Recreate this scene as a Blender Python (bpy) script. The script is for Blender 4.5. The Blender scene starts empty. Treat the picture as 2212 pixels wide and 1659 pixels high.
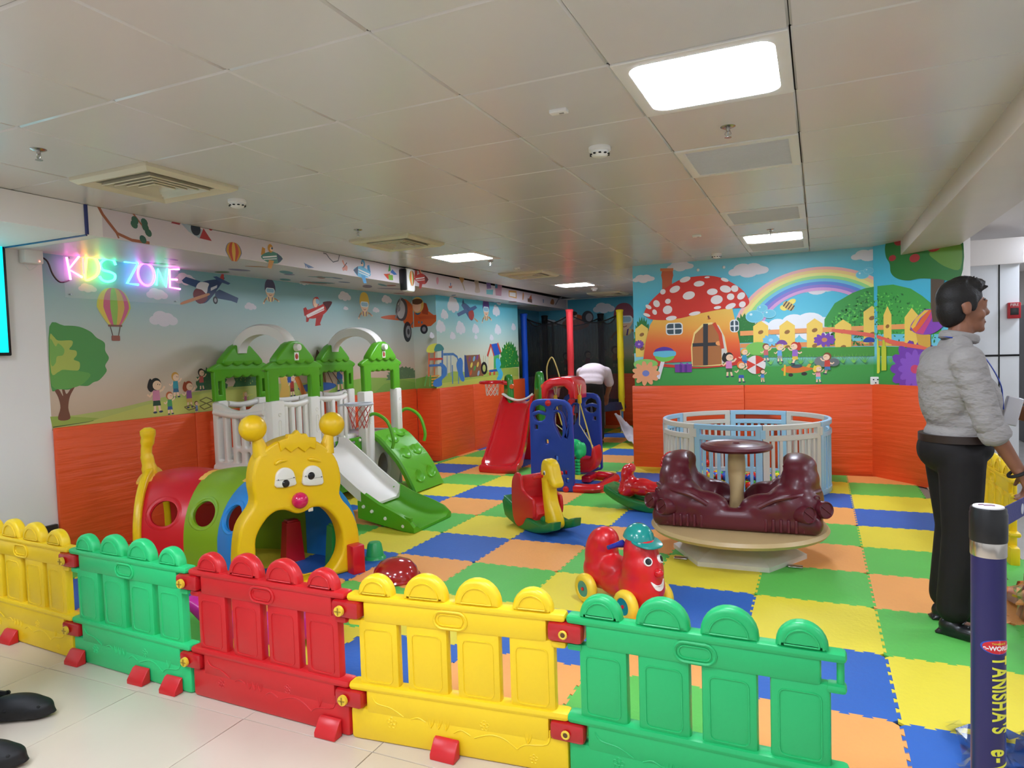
import bpy, bmesh, math, random
from mathutils import Vector, Matrix
from mathutils.geometry import tessellate_polygon
random.seed(7)
S = bpy.context.scene
COL = S.collection
PI = math.pi
# ------------------------------------------------------------------ camera
YAW, PITCH, ROLL, HCAM = -0.424359, -0.044572, -0.030465, 1.4395
cam = bpy.data.cameras.new('camera'); cam.sensor_width = 36; cam.lens = 1466.48 / 2212 * 36; cam.clip_start = .05
co = bpy.data.objects.new('camera', cam); COL.objects.link(co)
fw = Vector((math.sin(YAW)*math.cos(PITCH), math.cos(YAW)*math.cos(PITCH), math.sin(PITCH)))
ri = Vector((math.cos(YAW), -math.sin(YAW), 0)); up = ri.cross(fw)
r2 = ri*math.cos(ROLL) + up*math.sin(ROLL); u2 = -ri*math.sin(ROLL) + up*math.cos(ROLL)
mw = Matrix((r2, u2, -fw)).transposed().to_4x4(); mw.translation = (0, 0, HCAM); co.matrix_world = mw
S.camera = co
# ------------------------------------------------------------------ world, exposure
W = bpy.data.worlds.new('world'); S.world = W; W.use_nodes = True
W.node_tree.nodes['Background'].inputs[0].default_value = (.93, .96, 1, 1)
W.node_tree.nodes['Background'].inputs[1].default_value = .3
S.view_settings.view_transform = 'Standard'; S.view_settings.look = 'None'
S.view_settings.gamma = 1; S.view_settings.use_curve_mapping = False
S.view_settings.exposure = 1.5
PANEL = 17.0          # emission of the ceiling light panels
# ------------------------------------------------------------------ helpers
def lin(h):
    h = h.lstrip('#'); v = [int(h[i:i+2], 16)/255 for i in (0, 2, 4)]
    return [c/12.92 if c <= .04045 else ((c+.055)/1.055)**2.4 for c in v] + [1]
MATS = {}
def mat(name, hx, rough=.45, spec=.5, metal=0, bump=None, var=.05, vscale=3, coat=0, emit=0, alpha=1, wave=None, trans=0):
    if name in MATS: return MATS[name]
    m = bpy.data.materials.new(name); m.use_nodes = True; nt = m.node_tree; N = nt.nodes; K = nt.links
    b = N['Principled BSDF']; c = lin(hx)
    b.inputs['Roughness'].default_value = rough; b.inputs['Specular IOR Level'].default_value = spec
    b.inputs['Metallic'].default_value = metal; b.inputs['Coat Weight'].default_value = coat; b.inputs['Coat Roughness'].default_value = .12
    b.inputs['Alpha'].default_value = alpha; b.inputs['Transmission Weight'].default_value = trans
    if emit:
        b.inputs['Emission Color'].default_value = c; b.inputs['Emission Strength'].default_value = emit
    tc = N.new('ShaderNodeTexCoord')
    nz = N.new('ShaderNodeTexNoise'); nz.inputs['Scale'].default_value = vscale; nz.inputs['Detail'].default_value = 5
    K.new(tc.outputs['Object'], nz.inputs['Vector'])
    cr = N.new('ShaderNodeMix'); cr.data_type = 'RGBA'
    cr.inputs[6].default_value = [x*(1-var*1.6) for x in c[:3]] + [1]; cr.inputs[7].default_value = [min(1, x*(1+var)) for x in c[:3]] + [1]
    K.new(nz.outputs['Fac'], cr.inputs[0]); K.new(cr.outputs[2], b.inputs['Base Color'])
    if bump:
        n2 = N.new('ShaderNodeTexNoise'); n2.inputs['Scale'].default_value = bump[0]; n2.inputs['Detail'].default_value = 3
        if len(bump) > 3:
            mp = N.new('ShaderNodeMapping'); mp.inputs['Scale'].default_value = bump[3]; K.new(tc.outputs['Object'], mp.inputs['Vector']); K.new(mp.outputs[0], n2.inputs['Vector'])
        else: K.new(tc.outputs['Object'], n2.inputs['Vector'])
        bp = N.new('ShaderNodeBump'); bp.inputs['Strength'].default_value = bump[1]; bp.inputs['Distance'].default_value = bump[2] if len(bump) > 2 else .004
        K.new(n2.outputs['Fac'], bp.inputs['Height']); K.new(bp.outputs['Normal'], b.inputs['Normal'])
    if wave:  # (axis, scale, strength, distance, distortion)
        w = N.new('ShaderNodeTexWave'); w.bands_direction = wave[0]; w.inputs['Scale'].default_value = wave[1]
        w.inputs['Distortion'].default_value = wave[4]; w.inputs['Detail'].default_value = 2
        K.new(tc.outputs['Object'], w.inputs['Vector'])
        bp = N.new('ShaderNodeBump'); bp.inputs['Strength'].default_value = wave[2]; bp.inputs['Distance'].default_value = wave[3]
        K.new(w.outputs['Fac'], bp.inputs['Height']); K.new(bp.outputs['Normal'], b.inputs['Normal'])
    MATS[name] = m
    return m
def plastic(name, hx, rough=.34, **k):
    k.setdefault('bump', (220, .08, .002)); k.setdefault('var', .04)
    return mat(name, hx, rough, **k)
def tag(o, label=None, cat=None, group=None, kind=None):
    if label: o['label'] = label
    if cat: o['category'] = cat
    if group: o['group'] = group
    if kind: o['kind'] = kind
    return o
def link(o, parent=None, loc=None, rot=None):
    COL.objects.link(o)
    if parent is not None: o.parent = parent
    if loc is not None: o.location = loc
    if rot is not None: o.rotation_euler = rot
    return o
def thing(name, label, cat, loc=(0, 0, 0), rz=0, group=None):
    o = link(bpy.data.objects.new(name, None), None, loc, (0, 0, rz)); o.empty_display_size = .1
    return tag(o, label, cat, group)
def copy_tree(o, parent=None, loc=None, rz=None, label=None):
    c = o.copy(); COL.objects.link(c); c.parent = parent
    if loc is not None: c.location = loc
    if rz is not None: c.rotation_euler = (0, 0, rz)
    if label: c['label'] = label
    for ch in list(o.children): copy_tree(ch, c)
    return c
def frame(o, x, y, z=None):
    x = Vector(x).normalized(); y = Vector(y); z = x.cross(y).normalized() if z is None else Vector(z); y = z.cross(x)
    m = Matrix((x, y, z)).transposed().to_4x4(); m.translation = o; return m
XZ = Matrix(((1, 0, 0, 0), (0, 0, -1, 0), (0, 1, 0, 0), (0, 0, 0, 1)))     # plate drawn in x,z; thickness along y
YZ = Matrix(((0, 0, 1, 0), (1, 0, 0, 0), (0, 1, 0, 0), (0, 0, 0, 1)))      # plate drawn in y,z; thickness along x
T = Matrix.Translation
def RX(a): return Matrix.Rotation(a, 4, 'X')
def RY(a): return Matrix.Rotation(a, 4, 'Y')
def RZ(a): return Matrix.Rotation(a, 4, 'Z')
def ngon(n, rx, ry=None, c=(0, 0), a0=0):
    ry = rx if ry is None else ry
    return [(c[0]+rx*math.cos(a0+2*PI*i/n), c[1]+ry*math.sin(a0+2*PI*i/n)) for i in range(n)]
def rrect(cx, cy, w, h, r, n=5):
    r = min(r, w/2-1e-4, h/2-1e-4); o = []
    for k, (sx, sy) in enumerate(((1, 1), (-1, 1), (-1, -1), (1, -1))):
        for i in range(n+1):
            a = PI/2*k + PI/2*i/n; o.append((cx+sx*(w/2-r)+r*math.cos(a), cy+sy*(h/2-r)+r*math.sin(a)))
    return o
def smooth_path(pts, k=6, closed=False):
    P = [Vector(p) for p in pts]; n = len(P); o = []
    for i in range(n if closed else n-1):
        a = P[(i-1) % n] if closed or i > 0 else P[i]; b = P[i]; c = P[(i+1) % n]; d = P[(i+2) % n] if closed or i+2 < n else c
        for j in range(k):
            t = j/k; o.append(.5*((2*b)+(c-a)*t+(2*a-5*b+4*c-d)*t*t+(3*b-a-3*c+d)*t**3))
    if not closed: o.append(P[-1])
    return o
def smooth2(pts, k=5): return [(p[0], p[1]) for p in smooth_path([(x, y, 0) for x, y in pts], k, True)]
class G:
    def __init__(s): s.bm = bmesh.new()
    def merge(s, b, m=None):
        me = bpy.data.meshes.new('t'); b.to_mesh(me); b.free()
        if m is not None: me.transform(m)
        s.bm.from_mesh(me); bpy.data.meshes.remove(me); return s
    def mesh(s, me, m=None):
        me = me.copy()
        if m is not None: me.transform(m)
        s.bm.from_mesh(me); bpy.data.meshes.remove(me); return s
    def box(s, c, d, bev=0, m=None, seg=2):
        b = bmesh.new(); bmesh.ops.create_cube(b, size=1)
        for v in b.verts: v.co = Vector((v.co.x*d[0], v.co.y*d[1], v.co.z*d[2]))
        if bev: bmesh.ops.bevel(b, geom=b.edges[:], offset=bev, segments=seg, profile=.5, affect='EDGES')
        mm = T(Vector(c)); return s.merge(b, m @ mm if m is not None else mm)
    def ball(s, c, r, seg=20, rings=12, m=None):
        b = bmesh.new(); bmesh.ops.create_uvsphere(b, u_segments=seg, v_segments=rings, radius=1)
        r = (r, r, r) if not hasattr(r, '__len__') else r
        mm = T(Vector(c)) @ Matrix.Diagonal((r[0], r[1], r[2], 1)); return s.merge(b, m @ mm if m is not None else mm)
    def rings(s, R, cap=True, closed=False, m=None):
        b = bmesh.new(); V = [[b.verts.new(p) for p in r] for r in R]; n = len(R[0])
        for i in range(len(R) if closed else len(R)-1):
            A, B = V[i], V[(i+1) % len(R)]
            for j in range(n): b.faces.new((A[j], A[(j+1) % n], B[(j+1) % n], B[j]))
        if cap and not closed: b.faces.new(V[0][::-1]); b.faces.new(V[-1])
        bmesh.ops.recalc_face_normals(b, faces=b.faces[:]); return s.merge(b, m)
    def tube(s, pts, r, n=8, closed=False, m=None, flat=1.0):
        P = [Vector(p) for p in pts]; k = len(P); R = []; up = None
        for i in range(k):
            t = (P[(i+1) % k]-P[i-1]) if closed or 0 < i < k-1 else (P[1]-P[0] if i == 0 else P[-1]-P[-2]); t.normalize()
            if up is None: up = Vector((0, 0, 1)) if abs(t.z) < .9 else Vector((1, 0, 0))
            x = t.cross(up).normalized(); up = x.cross(t).normalized()
            rr = r[i] if hasattr(r, '__len__') else r
            R.append([P[i]+x*rr*math.cos(2*PI*j/n)+up*rr*flat*math.sin(2*PI*j/n) for j in range(n)])
        return s.rings(R, True, closed, m)
    def lathe(s, prof, n=28, m=None):
        b = bmesh.new(); V = []
        for r, z in prof:
            V.append([b.verts.new((0, 0, z))]*n if r < 1e-6 else [b.verts.new((r*math.cos(2*PI*j/n), r*math.sin(2*PI*j/n), z)) for j in range(n)])
        for A, B in zip(V, V[1:]):
            for j in range(n):
                q = []
                for v in (A[j], A[(j+1) % n], B[(j+1) % n], B[j]):
                    if v not in q: q.append(v)
                if len(q) > 2: b.faces.new(q)
        for L, fl in ((V[0], True), (V[-1], False)):
            if L[0] is not L[1]: b.faces.new(L[::-1] if fl else L)
        bmesh.ops.recalc_face_normals(b, faces=b.faces[:]); return s.merge(b, m)
    def plate(s, outer, holes=(), d=.03, bev=.006, m=None, res=2):
        cu = bpy.data.curves.new('t', 'CURVE'); cu.dimensions = '2D'; cu.fill_mode = 'BOTH'
        bev = min(bev, d/2-1e-4); cu.extrude = d/2-bev; cu.bevel_depth = bev; cu.bevel_resolution = res; cu.offset = -bev
        for L in [outer]+list(holes):
            sp = cu.splines.new('POLY'); sp.points.add(len(L)-1); sp.use_cyclic_u = True
            for p, q in zip(sp.points, L): p.co = (q[0], q[1], 0, 1)
        o = bpy.data.objects.new('t', cu); me = bpy.data.meshes.new_from_object(o); bpy.data.objects.remove(o); bpy.data.curves.remove(cu)
        b = bmesh.new(); b.from_mesh(me); bpy.data.meshes.remove(me); bmesh.ops.remove_doubles(b, verts=b.verts[:], dist=1e-5)
        return s.merge(b, m)
    def text(s, body, size, depth, m=None, bold=.0, align='CENTER'):
        cu = bpy.data.curves.new('t', 'FONT'); cu.body = body; cu.size = size; cu.extrude = depth; cu.align_x = align; cu.align_y = 'CENTER'; cu.offset = bold
        o = bpy.data.objects.new('t', cu); me = bpy.data.meshes.new_from_object(o); bpy.data.objects.remove(o); bpy.data.curves.remove(cu)
        s.mesh(me, m); bpy.data.meshes.remove(me); return s
    def tomesh(s, angle=40):
        me = bpy.data.meshes.new('m'); s.bm.to_mesh(me); s.bm.free()
        for p in me.polygons: p.use_smooth = True
        if angle: me.set_sharp_from_angle(angle=math.radians(angle))
        return me
    def remesh(s, vox=.012, it=6, fac=.5, dec=0):
        me = s.tomesh(0); o = bpy.data.objects.new('t', me); COL.objects.link(o)
        r = o.modifiers.new('r', 'REMESH'); r.mode = 'VOXEL'; r.voxel_size = vox; r.use_smooth_shade = True
        q = o.modifiers.new('s', 'SMOOTH'); q.factor = fac; q.iterations = it
        if dec: e = o.modifiers.new('d', 'DECIMATE'); e.ratio = dec
        dg = bpy.context.evaluated_depsgraph_get(); m2 = bpy.data.meshes.new_from_object(o.evaluated_get(dg))
        bpy.data.objects.remove(o); bpy.data.meshes.remove(me)
        for p in m2.polygons: p.use_smooth = True
        s.bm = None; s.me = m2; return s
    def obj(s, name, m, parent=None, loc=None, rot=None, angle=40):
        me = getattr(s, 'me', None) or s.tomesh(angle); me.name = name
        me.materials.clear(); me.materials.append(m)
        return link(bpy.data.objects.new(name, me), parent, loc, rot)
def again(o, parent=None, loc=None, rot=None):
    c = bpy.data.objects.new(o.name.split('.')[0], o.data); return link(c, parent, loc, rot)
# ------------------------------------------------------------------ flat print on walls
def print_mat(name, rough, spec=.5):
    m = bpy.data.materials.new(name); m.use_nodes = True; N = m.node_tree.nodes; b = N['Principled BSDF']
    a = N.new('ShaderNodeVertexColor'); a.layer_name = 'Col'
    nz = N.new('ShaderNodeTexNoise'); nz.inputs['Scale'].default_value = 2.2
    rr = N.new('ShaderNodeMapRange'); rr.inputs[3].default_value = rough-.06; rr.inputs[4].default_value = rough+.06
    m.node_tree.links.new(nz.outputs['Fac'], rr.inputs[0]); m.node_tree.links.new(rr.outputs[0], b.inputs['Roughness'])
    m.node_tree.links.new(a.outputs['Color'], b.inputs['Base Color']); b.inputs['Specular IOR Level'].default_value = spec
    return m
VINYL = print_mat('printed_vinyl', .42)
class Plane:
    def __init__(s, o, u, n): s.o = Vector(o); s.u = Vector(u); s.n = Vector(n).normalized(); s.v = Vector((0, 0, 1)); s.B = []
    def layer(s, pts):
        x0 = min(p[0] for p in pts); x1 = max(p[0] for p in pts); y0 = min(p[1] for p in pts); y1 = max(p[1] for p in pts)
        k = 1+max([b[4] for b in s.B if b[0] < x1 and b[1] > x0 and b[2] < y1 and b[3] > y0], default=0)
        s.B.append((x0, x1, y0, y1, k)); return k
    def at(s, p, off): return s.o+s.u*p[0]+s.v*p[1]+s.n*off
class Print:
    def __init__(s, pl): s.pl = pl; s.F = []; s.a = 1
    def poly(s, pts, hx, lay=None):
        off = .0008+.0002*(lay or s.pl.layer(pts)); c = lin(hx)
        P = [Vector((p[0], p[1], 0)) for p in pts]
        for t in tessellate_polygon([P]): s.F.append(([s.pl.at(pts[i], off) for i in t], [c]*3))
        return s
    def spoly(s, pts, hx, k=4): return s.poly(smooth2(pts, k), hx)
    def ell(s, c, rx, ry, hx, rot=0, n=20):
        cr, sr = math.cos(rot), math.sin(rot)
        return s.poly([(c[0]+x*cr-y*sr, c[1]+x*sr+y*cr) for x, y in ngon(n, rx, ry)], hx)
    def line(s, pts, w, hx):
        L, R = [], []
        for i, p in enumerate(pts):
            a = pts[max(0, i-1)]; b = pts[min(len(pts)-1, i+1)]; dx, dy = b[0]-a[0], b[1]-a[1]; d = math.hypot(dx, dy) or 1
            L.append((p[0]-dy/d*w/2, p[1]+dx/d*w/2)); R.append((p[0]+dy/d*w/2, p[1]-dx/d*w/2))
        for i in range(len(pts)-1): s.poly([L[i], L[i+1], R[i+1], R[i]], hx)
        return s
    def grad(s, u0, u1, stops, nu=1):
        for (z0, c0), (z1, c1) in zip(stops, stops[1:]):
            a, b = lin(c0), lin(c1)
            for i in range(nu):
                ua, ub = u0+(u1-u0)*i/nu, u0+(u1-u0)*(i+1)/nu
                q = [s.pl.at(p, .0004) for p in ((ua, z0), (ub, z0), (ub, z1), (ua, z1))]
                s.F.append((q, [a, a, b, b]))
        return s
    def gquads(s, rows, cols):      # rows: list of (left, right) points, one colour per row
        off = .0008+.0002*s.pl.layer([p for r in rows for p in r])
        for (a, b), (c, d), ca, cb in zip(rows, rows[1:], cols, cols[1:]): s.F.append(([s.pl.at(p, off) for p in (a, b, d, c)], [ca, ca, cb, cb]))
    def cloud(s, c, w, hx='e9e6ea', h=None):
        h = h or w*.55; x, y = c
        for dx, dy, r in ((-.32, -.12, .2), (.32, -.12, .2), (-.12, .08, .27), (.14, .02, .24), (0, -.16, .24)):
            s.ell((x+dx*w, y+dy*h), r*w, r*h*1.3, hx, n=14)
        return s
    def build(s, name, parent):
        me = bpy.data.meshes.new(name); V = []; F = []; C = []
        for q, c in s.F:
            n = (q[1]-q[0]).cross(q[2]-q[0])
            if n.dot(s.pl.n) < 0: q = q[::-1]; c = c[::-1]
            F.append(list(range(len(V), len(V)+len(q)))); V += q; C += c
        me.from_pydata([tuple(v) for v in V], [], F); ca = me.color_attributes.new('Col', 'FLOAT_COLOR', 'CORNER')
        ca.data.foreach_set('color', [x for c in C for x in c]); me.materials.append(VINYL)
        return link(bpy.data.objects.new(name, me), parent)
# ================================================================== the setting
HC = 2.459
def struct(o): return tag(o, kind='structure')
paint = mat('white_paint', 'f0eae6', .6, .3, bump=(60, .06), var=.03, vscale=1.5)
pad = mat('orange_vinyl', 'ee5a28', .42, .45, bump=(1.3, .5, .03, (1.2, 1.2, 13)), var=.05, vscale=1.2)
skirt = mat('black_skirting', '2a2622', .35)
ftile = mat('beige_floor_tile', 'cdc0ae', .22, .5, var=.06, vscale=2.5)
grey_t = mat('grey_store_tile', '9d9b97', .25, .5, var=.1, vscale=4)
ctile = mat('ceiling_tile', 'd6d3d0', .25, .6, var=.03, vscale=1.5, wave=('X', 60, .10, .0006, .4))
cback = mat('ceiling_dark', '38332f', .8)
wtrim = mat('white_trim', 'e8e4de', .4)
# --- floor
fl = struct(G().box((-1.5, 4.8, -.03), (9, 17.4, .04)).obj('floor', mat('floor_screed', '8f8880', .7)))
fm = G().box((0, 0, -.005), (.6255, .6255, .01), .0012, seg=1).tomesh(); fm.materials.append(ftile); first = None
for i in range(-6, 6):
    for j in range(-5, 1):
        x, y = -2.128+.6285*(i+.5), 1.98+.6285*(j+.5)
        if x > 1.6: continue
        link(bpy.data.objects.new('floor_tile', fm), fl, (x, y, 0))
# --- interlocking foam mats
MC = {'Y': mat('mat_yellow', 'ecd942', .55, .3, bump=(48, .5, .004), var=.05), 'B': mat('mat_blue', '3468bc', .55, .3, bump=(48, .5, .004), var=.06),
      'O': mat('mat_orange', 'f6ab60', .55, .3, bump=(48, .5, .004), var=.05), 'G': mat('mat_green', '62c257', .55, .3, bump=(48, .5, .004), var=.06)}
ST = .61
def edge(n=15, a=.013):
    e = []
    for k in range(n):
        t0, t1 = k/n, (k+1)/n; s = a if k % 2 else -a; w = .16/n
        if s > 0: e += [(t0+.02/n, 0), (t0-w, s), (t1+w, s), (t1-.02/n, 0)]
        else: e += [(t0+.5/n, 0)]
    return [(t*ST, o) for t, o in e if 0 <= t <= 1]
E0 = edge()
OUT = [(t, o) for t, o in E0] + [(ST+o, t) for t, o in E0] + [(t, ST+o) for t, o in reversed(E0)] + [(o, t) for t, o in reversed(E0)]
def mat_mesh(clip=None):
    P = OUT
    if clip:
        ins = [clip[0] <= x <= clip[1] and clip[2] <= y <= clip[3] for x, y in P]; n = len(P)
        P = [(min(max(x, clip[0]), clip[1]), min(max(y, clip[2]), clip[3])) for i, (x, y) in enumerate(P) if ins[i] or ins[i-1] or ins[(i+1) % n]]
    b = bmesh.new(); n = len(P)
    up_ = [b.verts.new((x, y, .012)) for x, y in P]; dn = [b.verts.new((x, y, .001)) for x, y in P]
    tri = tessellate_polygon([[Vector((x, y, 0)) for x, y in P]])
    for t in tri:
        try: f = b.faces.new([up_[i] for i in t]); f.normal_update(); f.normal_flip() if f.normal.z < 0 else None
        except ValueError: pass
    for i in range(n): b.faces.new((dn[i], dn[(i+1) % n], up_[(i+1) % n], up_[i]))
    me = bpy.data.meshes.new('mat_tile'); b.to_mesh(me); b.free(); return me
MM = {}
def mat_m(c, clip=None):
    if clip: me = mat_mesh(clip); me.materials.append(MC[c]); return me
    if c not in MM: MM[c] = mat_mesh(); MM[c].materials.append(MC[c])
    return MM[c]
CM1 = dict(zip(range(-2, 9), 'OBYGOGOBYGO')); CM0 = dict(zip(range(-2, 9), 'BYGOGYBYGOY'))
TH = -.0111
for i in range(-9, 2):
    for j in range(-2, 16):
        x0, y0 = .2622+ST*i, 3.4493+ST*j+(-.0068*i)
        x1, y1 = x0+ST, y0+ST
        xmin = -5.03 if y0 < 7.6 else -4.7
        ymax = 8.13 if i >= -3 else 12.64
        if i == -4 and y0 > 8: pass
        if y0 > ymax-.05 or x1 < xmin+.05: continue
        if i == 1 and (y0 > 7.2 or y1 > 7.4): continue
        c = CM1.get(j, 'Y') if i == -1 else CM0.get(j, 'B') if i >= 0 else 'GYBO'[(i-j) % 4]
        clip = None
        cx0, cx1, cy1 = xmin-x0, (1.02-x0 if (i == 1 and y0 > 5) else 9), ymax-y0
        if i == -4 and y1 > 8.13: cx1 = min(cx1, -2.1-x0) if y0 > 8.1 else cx1
        if cx0 > -.02 or cx1 < ST+.02 or cy1 < ST+.02: clip = (max(cx0, -9), cx1, -9, cy1)
        link(bpy.data.objects.new('mat_tile', mat_m(c, clip)), fl, (x0, y0, 0))
# --- ceiling
ce = struct(G().box((-2.1, 4.8, HC+.06), (6.6, 17, .04)).obj('ceiling', cback))
tm = G().box((0, 0, .006), (.5985, .5985, .014), .0075, seg=1).tomesh(); tm.materials.append(ctile)
CX = [-.0737-.6*k-.3 for k in range(7)]
def cy(j): return 1.8112+.6*j+.3
SKIP = {(0, 1), (0, 8), (5, 7), (5, 13), (5, 1), (5, 5), (5, 10), (5, 16), (0, 3), (0, 6), (0, 9), (0, -5), (3, -5), (1, -2), (5, -2)}
rt = random.Random(3)
tw = G().box((0, 0, .006), (.85, .5985, .014), .0075, seg=1).tomesh(); tw.materials.append(ctile)
for j in range(-7, 18):
    for k, x in enumerate(CX):
        if (k, j) in SKIP: continue
        o = link(bpy.data.objects.new('ceiling_tile', tm), ce, (x, cy(j), HC), (rt.gauss(0, .0016), rt.gauss(0, .0016), 0))
    link(bpy.data.objects.new('ceiling_tile', tw), ce, (-.0737+.427, cy(j), HC), (rt.gauss(0, .0012), 0, 0))
# --- walls
wl = struct(G().box((-5.2, 5.1, 1.24), (.2, 16.4, 2.48)).obj('wall_left', paint))
wcol = struct(G().box((-4.9525, 9.41, 1.24), (.445, 2.76, 2.48)).obj('wall_column', paint))
wb = struct(G().box((-3.6, 12.8, 1.24), (3.4, .2, 2.48)).obj('wall_back', paint))
wm = struct(G().box((-.755, 10.5, 1.24), (2.59, 4.6, 2.48)).obj('wall_mushroom', paint))
NU = Vector((.66, -.7513, 0)).normalized(); NN = Vector((-.7513, -.66, 0))
mn = frame((.54, 8.2, 0), NU, (0, 0, 1))
wn = struct(G().box((.45, 1.24, -.1), (.98, 2.48, .2), m=mn).obj('wall_right', paint))
struct(G().box((-5.085, 1.1, .15), (.03, 4.0, .3), .004).obj('baseboard_left', skirt))
def pads(parent, u0, u1, n, place):
    for k in range(n):
        a, b = u0+(u1-u0)*k/n, u0+(u1-u0)*(k+1)/n
        me = G().box((0, 0, 0), (b-a-.001, .035, 1.0), .012, m=None).tomesh(); me.materials.append(pad)
        p, rz = place((a+b)/2); link(bpy.data.objects.new('wall_pad', me), parent, p, (0, 0, rz))
pads(wl, 3.11, 8.0, 4, lambda u: ((-5.075, u, .5), PI/2))
pads(wcol, -5.06, -4.71, 1, lambda u: ((u, 8.01, .5), 0))
pads(wcol, 8.0, 10.95, 3, lambda u: ((-4.71, u, .5), PI/2))
pads(wb, -5.05, -2.1, 3, lambda u: ((u, 12.68, .5), 0))
pads(wm, -2.08, .53, 2, lambda u: ((u, 8.18, .5), 0))
pads(wn, .0, .78, 1, lambda u: (Vector((.54, 8.2, .5))+NU*u+NN*.02, math.atan2(NU.y, NU.x)))
# bulkhead along the left wall
def bk(y): return -4.101-.03*y
g = G(); g.rings([[(-5.1, -1, 2.27), (bk(-1), -1, 2.27), (bk(-1), -1, 2.455), (-5.1, -1, 2.455)], [(-5.1, 12.7, 2.27), (bk(12.7), 12.7, 2.27), (bk(12.7), 12.7, 2.455), (-5.1, 12.7, 2.455)]])
bh = struct(g.obj('wall_bulkhead', paint, angle=20))
# beam on the right
struct(G().box((.985, 4.0, 2.4), (.43, 8.4, .17), .004).obj('trim_1', mat('beam_paint', 'dcd0c4', .35, .5, bump=(30, .05))))
# --- store side on the right
struct(G().box((5.2, 7.5, -.02), (8, 16, .03)).obj('floor_store', grey_t))
struct(G().box((5.2, 7.5, 2.62), (8, 16, .04)).obj('ceiling_store', paint))
struct(G().box((5.2, 14.5, 1.3), (8, .1, 2.6)).obj('wall_store', mat('store_wall', 'b8b4b0', .6)))
# --- ceiling fixtures
lightm = mat('led_diffuser', 'e6efff', .5, emit=PANEL, var=0)
fwhite = mat('fixture_white', 'eae8e4', .35); cream = mat('diffuser_cream', 'd9cfb4', .4); dark = mat('dark_void', '080706', .8)
def light_panel(x, y, label, z=HC):
    t = thing('ceiling_light', label, 'ceiling light', (x, y, z), 0, 'square ceiling lights')
    G().plate(rrect(0, 0, .594, .594, .006), [rrect(0, 0, .50, .50, .06)], .02, .003, T((0, 0, .004))).obj('light_frame', fwhite, t)
    G().plate(rrect(0, 0, .51, .51, .06), [], .012, .003, T((0, 0, .003))).obj('light_diffuser', lightm, t)
    G().box((0, 0, .03), (.58, .58, .03)).obj('light_housing', fwhite, t)
LL = ['large bright square ceiling light nearest the camera, upper right', 'bright ceiling light above the mushroom wall mural', 'bright ceiling light beside the long printed bulkhead', 'small far ceiling light before the trampoline corner']
for (x, y), l in zip(((CX[0], cy(1)), (CX[0], cy(8)), (CX[5], cy(7)), (CX[5], cy(13))), LL): light_panel(x, y, l)
for k, j in ((0, -5), (3, -5), (1, -2), (5, -2)): light_panel(CX[k], cy(j), {(0, -5): 'added ceiling light far behind the camera above the right corridor', (3, -5): 'added ceiling light far behind the camera above the middle corridor', (1, -2): 'added ceiling light just behind the camera', (5, -2): 'added ceiling light over the corridor before the television'}[(k, j)])  # out-of-view fixtures, added to light the fence fronts and corridor
for x, y, w_ in ((2.6, 1.0, 'first near row'), (2.6, 4.6, 'second near row'), (2.6, 8.2, 'third near row'), (2.6, 11.8, 'last near row'), (5, 4.6, 'second far row'), (5, 8.2, 'third far row'), (5, 11.8, 'last far row')): light_panel(x, y, 'added shop ceiling light beyond the beam, '+w_, 2.59)  # unseen shop fixtures, added for the light from that side
def sq(a, z): return [(-a, -a, z), (a, -a, z), (a, a, z), (-a, a, z)]
def diffuser(x, y, label):
    t = thing('air_diffuser', label, 'air vent', (x, y, HC), 0, 'square ceiling air diffusers')
    g = G(); g.rings([sq(.30, .006), sq(.30, -.016), sq(.272, -.034), sq(.212, -.016), sq(.212, .01)], closed=True).obj('vent_frame', cream, t, angle=15)
    G().box((0, 0, .02), (.5, .5, .01)).obj('vent_backing', dark, t)
    for a in (.17, .128, .086, .044):
        G().rings([sq(a+.024, -.03), sq(a+.006, .006), sq(a+.002, .006), sq(a+.018, -.033)], closed=True).obj('louver', cream, t, angle=15)
    G().rings([sq(.03, -.012), sq(.006, .008)]).obj('vent_core', cream, t, angle=15)
for j, l in ((1, 'cream square air diffuser nearest the neon sign'), (5, 'cream square air diffuser, second along the bulkhead'), (10, 'cream square air diffuser between the two far lights'), (16, 'farthest small air diffuser by the trampoline corner')):
    diffuser(CX[5], cy(j), l)
def grille(j, label):
    t = thing('return_grille', label, 'air vent', (CX[0], cy(j), HC), 0, 'slatted return grilles')
    G().plate(rrect(0, 0, .594, .594, .004), [rrect(0, 0, .5, .5, .004)], .012, .003).obj('grille_frame', fwhite, t)
    G().box((0, 0, .03), (.56, .56, .01)).obj('grille_backing', mat('grille_dark', '9a9794', .7), t)
    g = G()
    for k in range(22): g.box((0, -.24+.0229*k, .005), (.5, .003, .02), m=None)
    tag(g.obj('grille_slats', fwhite, t), kind='stuff')
for j, l in ((3, 'slatted return air grille just past the nearest light'), (6, 'slatted return air grille in the middle of the right ceiling row'), (9, 'slatted return air grille against the mushroom wall')): grille(j, l)
def smoke(x, y, label):
    t = thing('smoke_detector', label, 'smoke detector', (x, y, HC), 0, 'round smoke detectors')
    G().lathe([(0, 0), (.055, 0), (.055, -.018), (.05, -.022)]).obj('detector_base', fwhite, t)
    G().lathe([(.044, -.02), (.046, -.034), (.036, -.046), (.02, -.05), (0, -.05)]).obj('detector_dome', fwhite, t)
    for k in range(10):
        a = 2*PI*k/10; G().box((.0445*math.cos(a), .0445*math.sin(a), -.037), (.012, .012, .006), .001).obj('detector_slot', dark, t)
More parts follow.
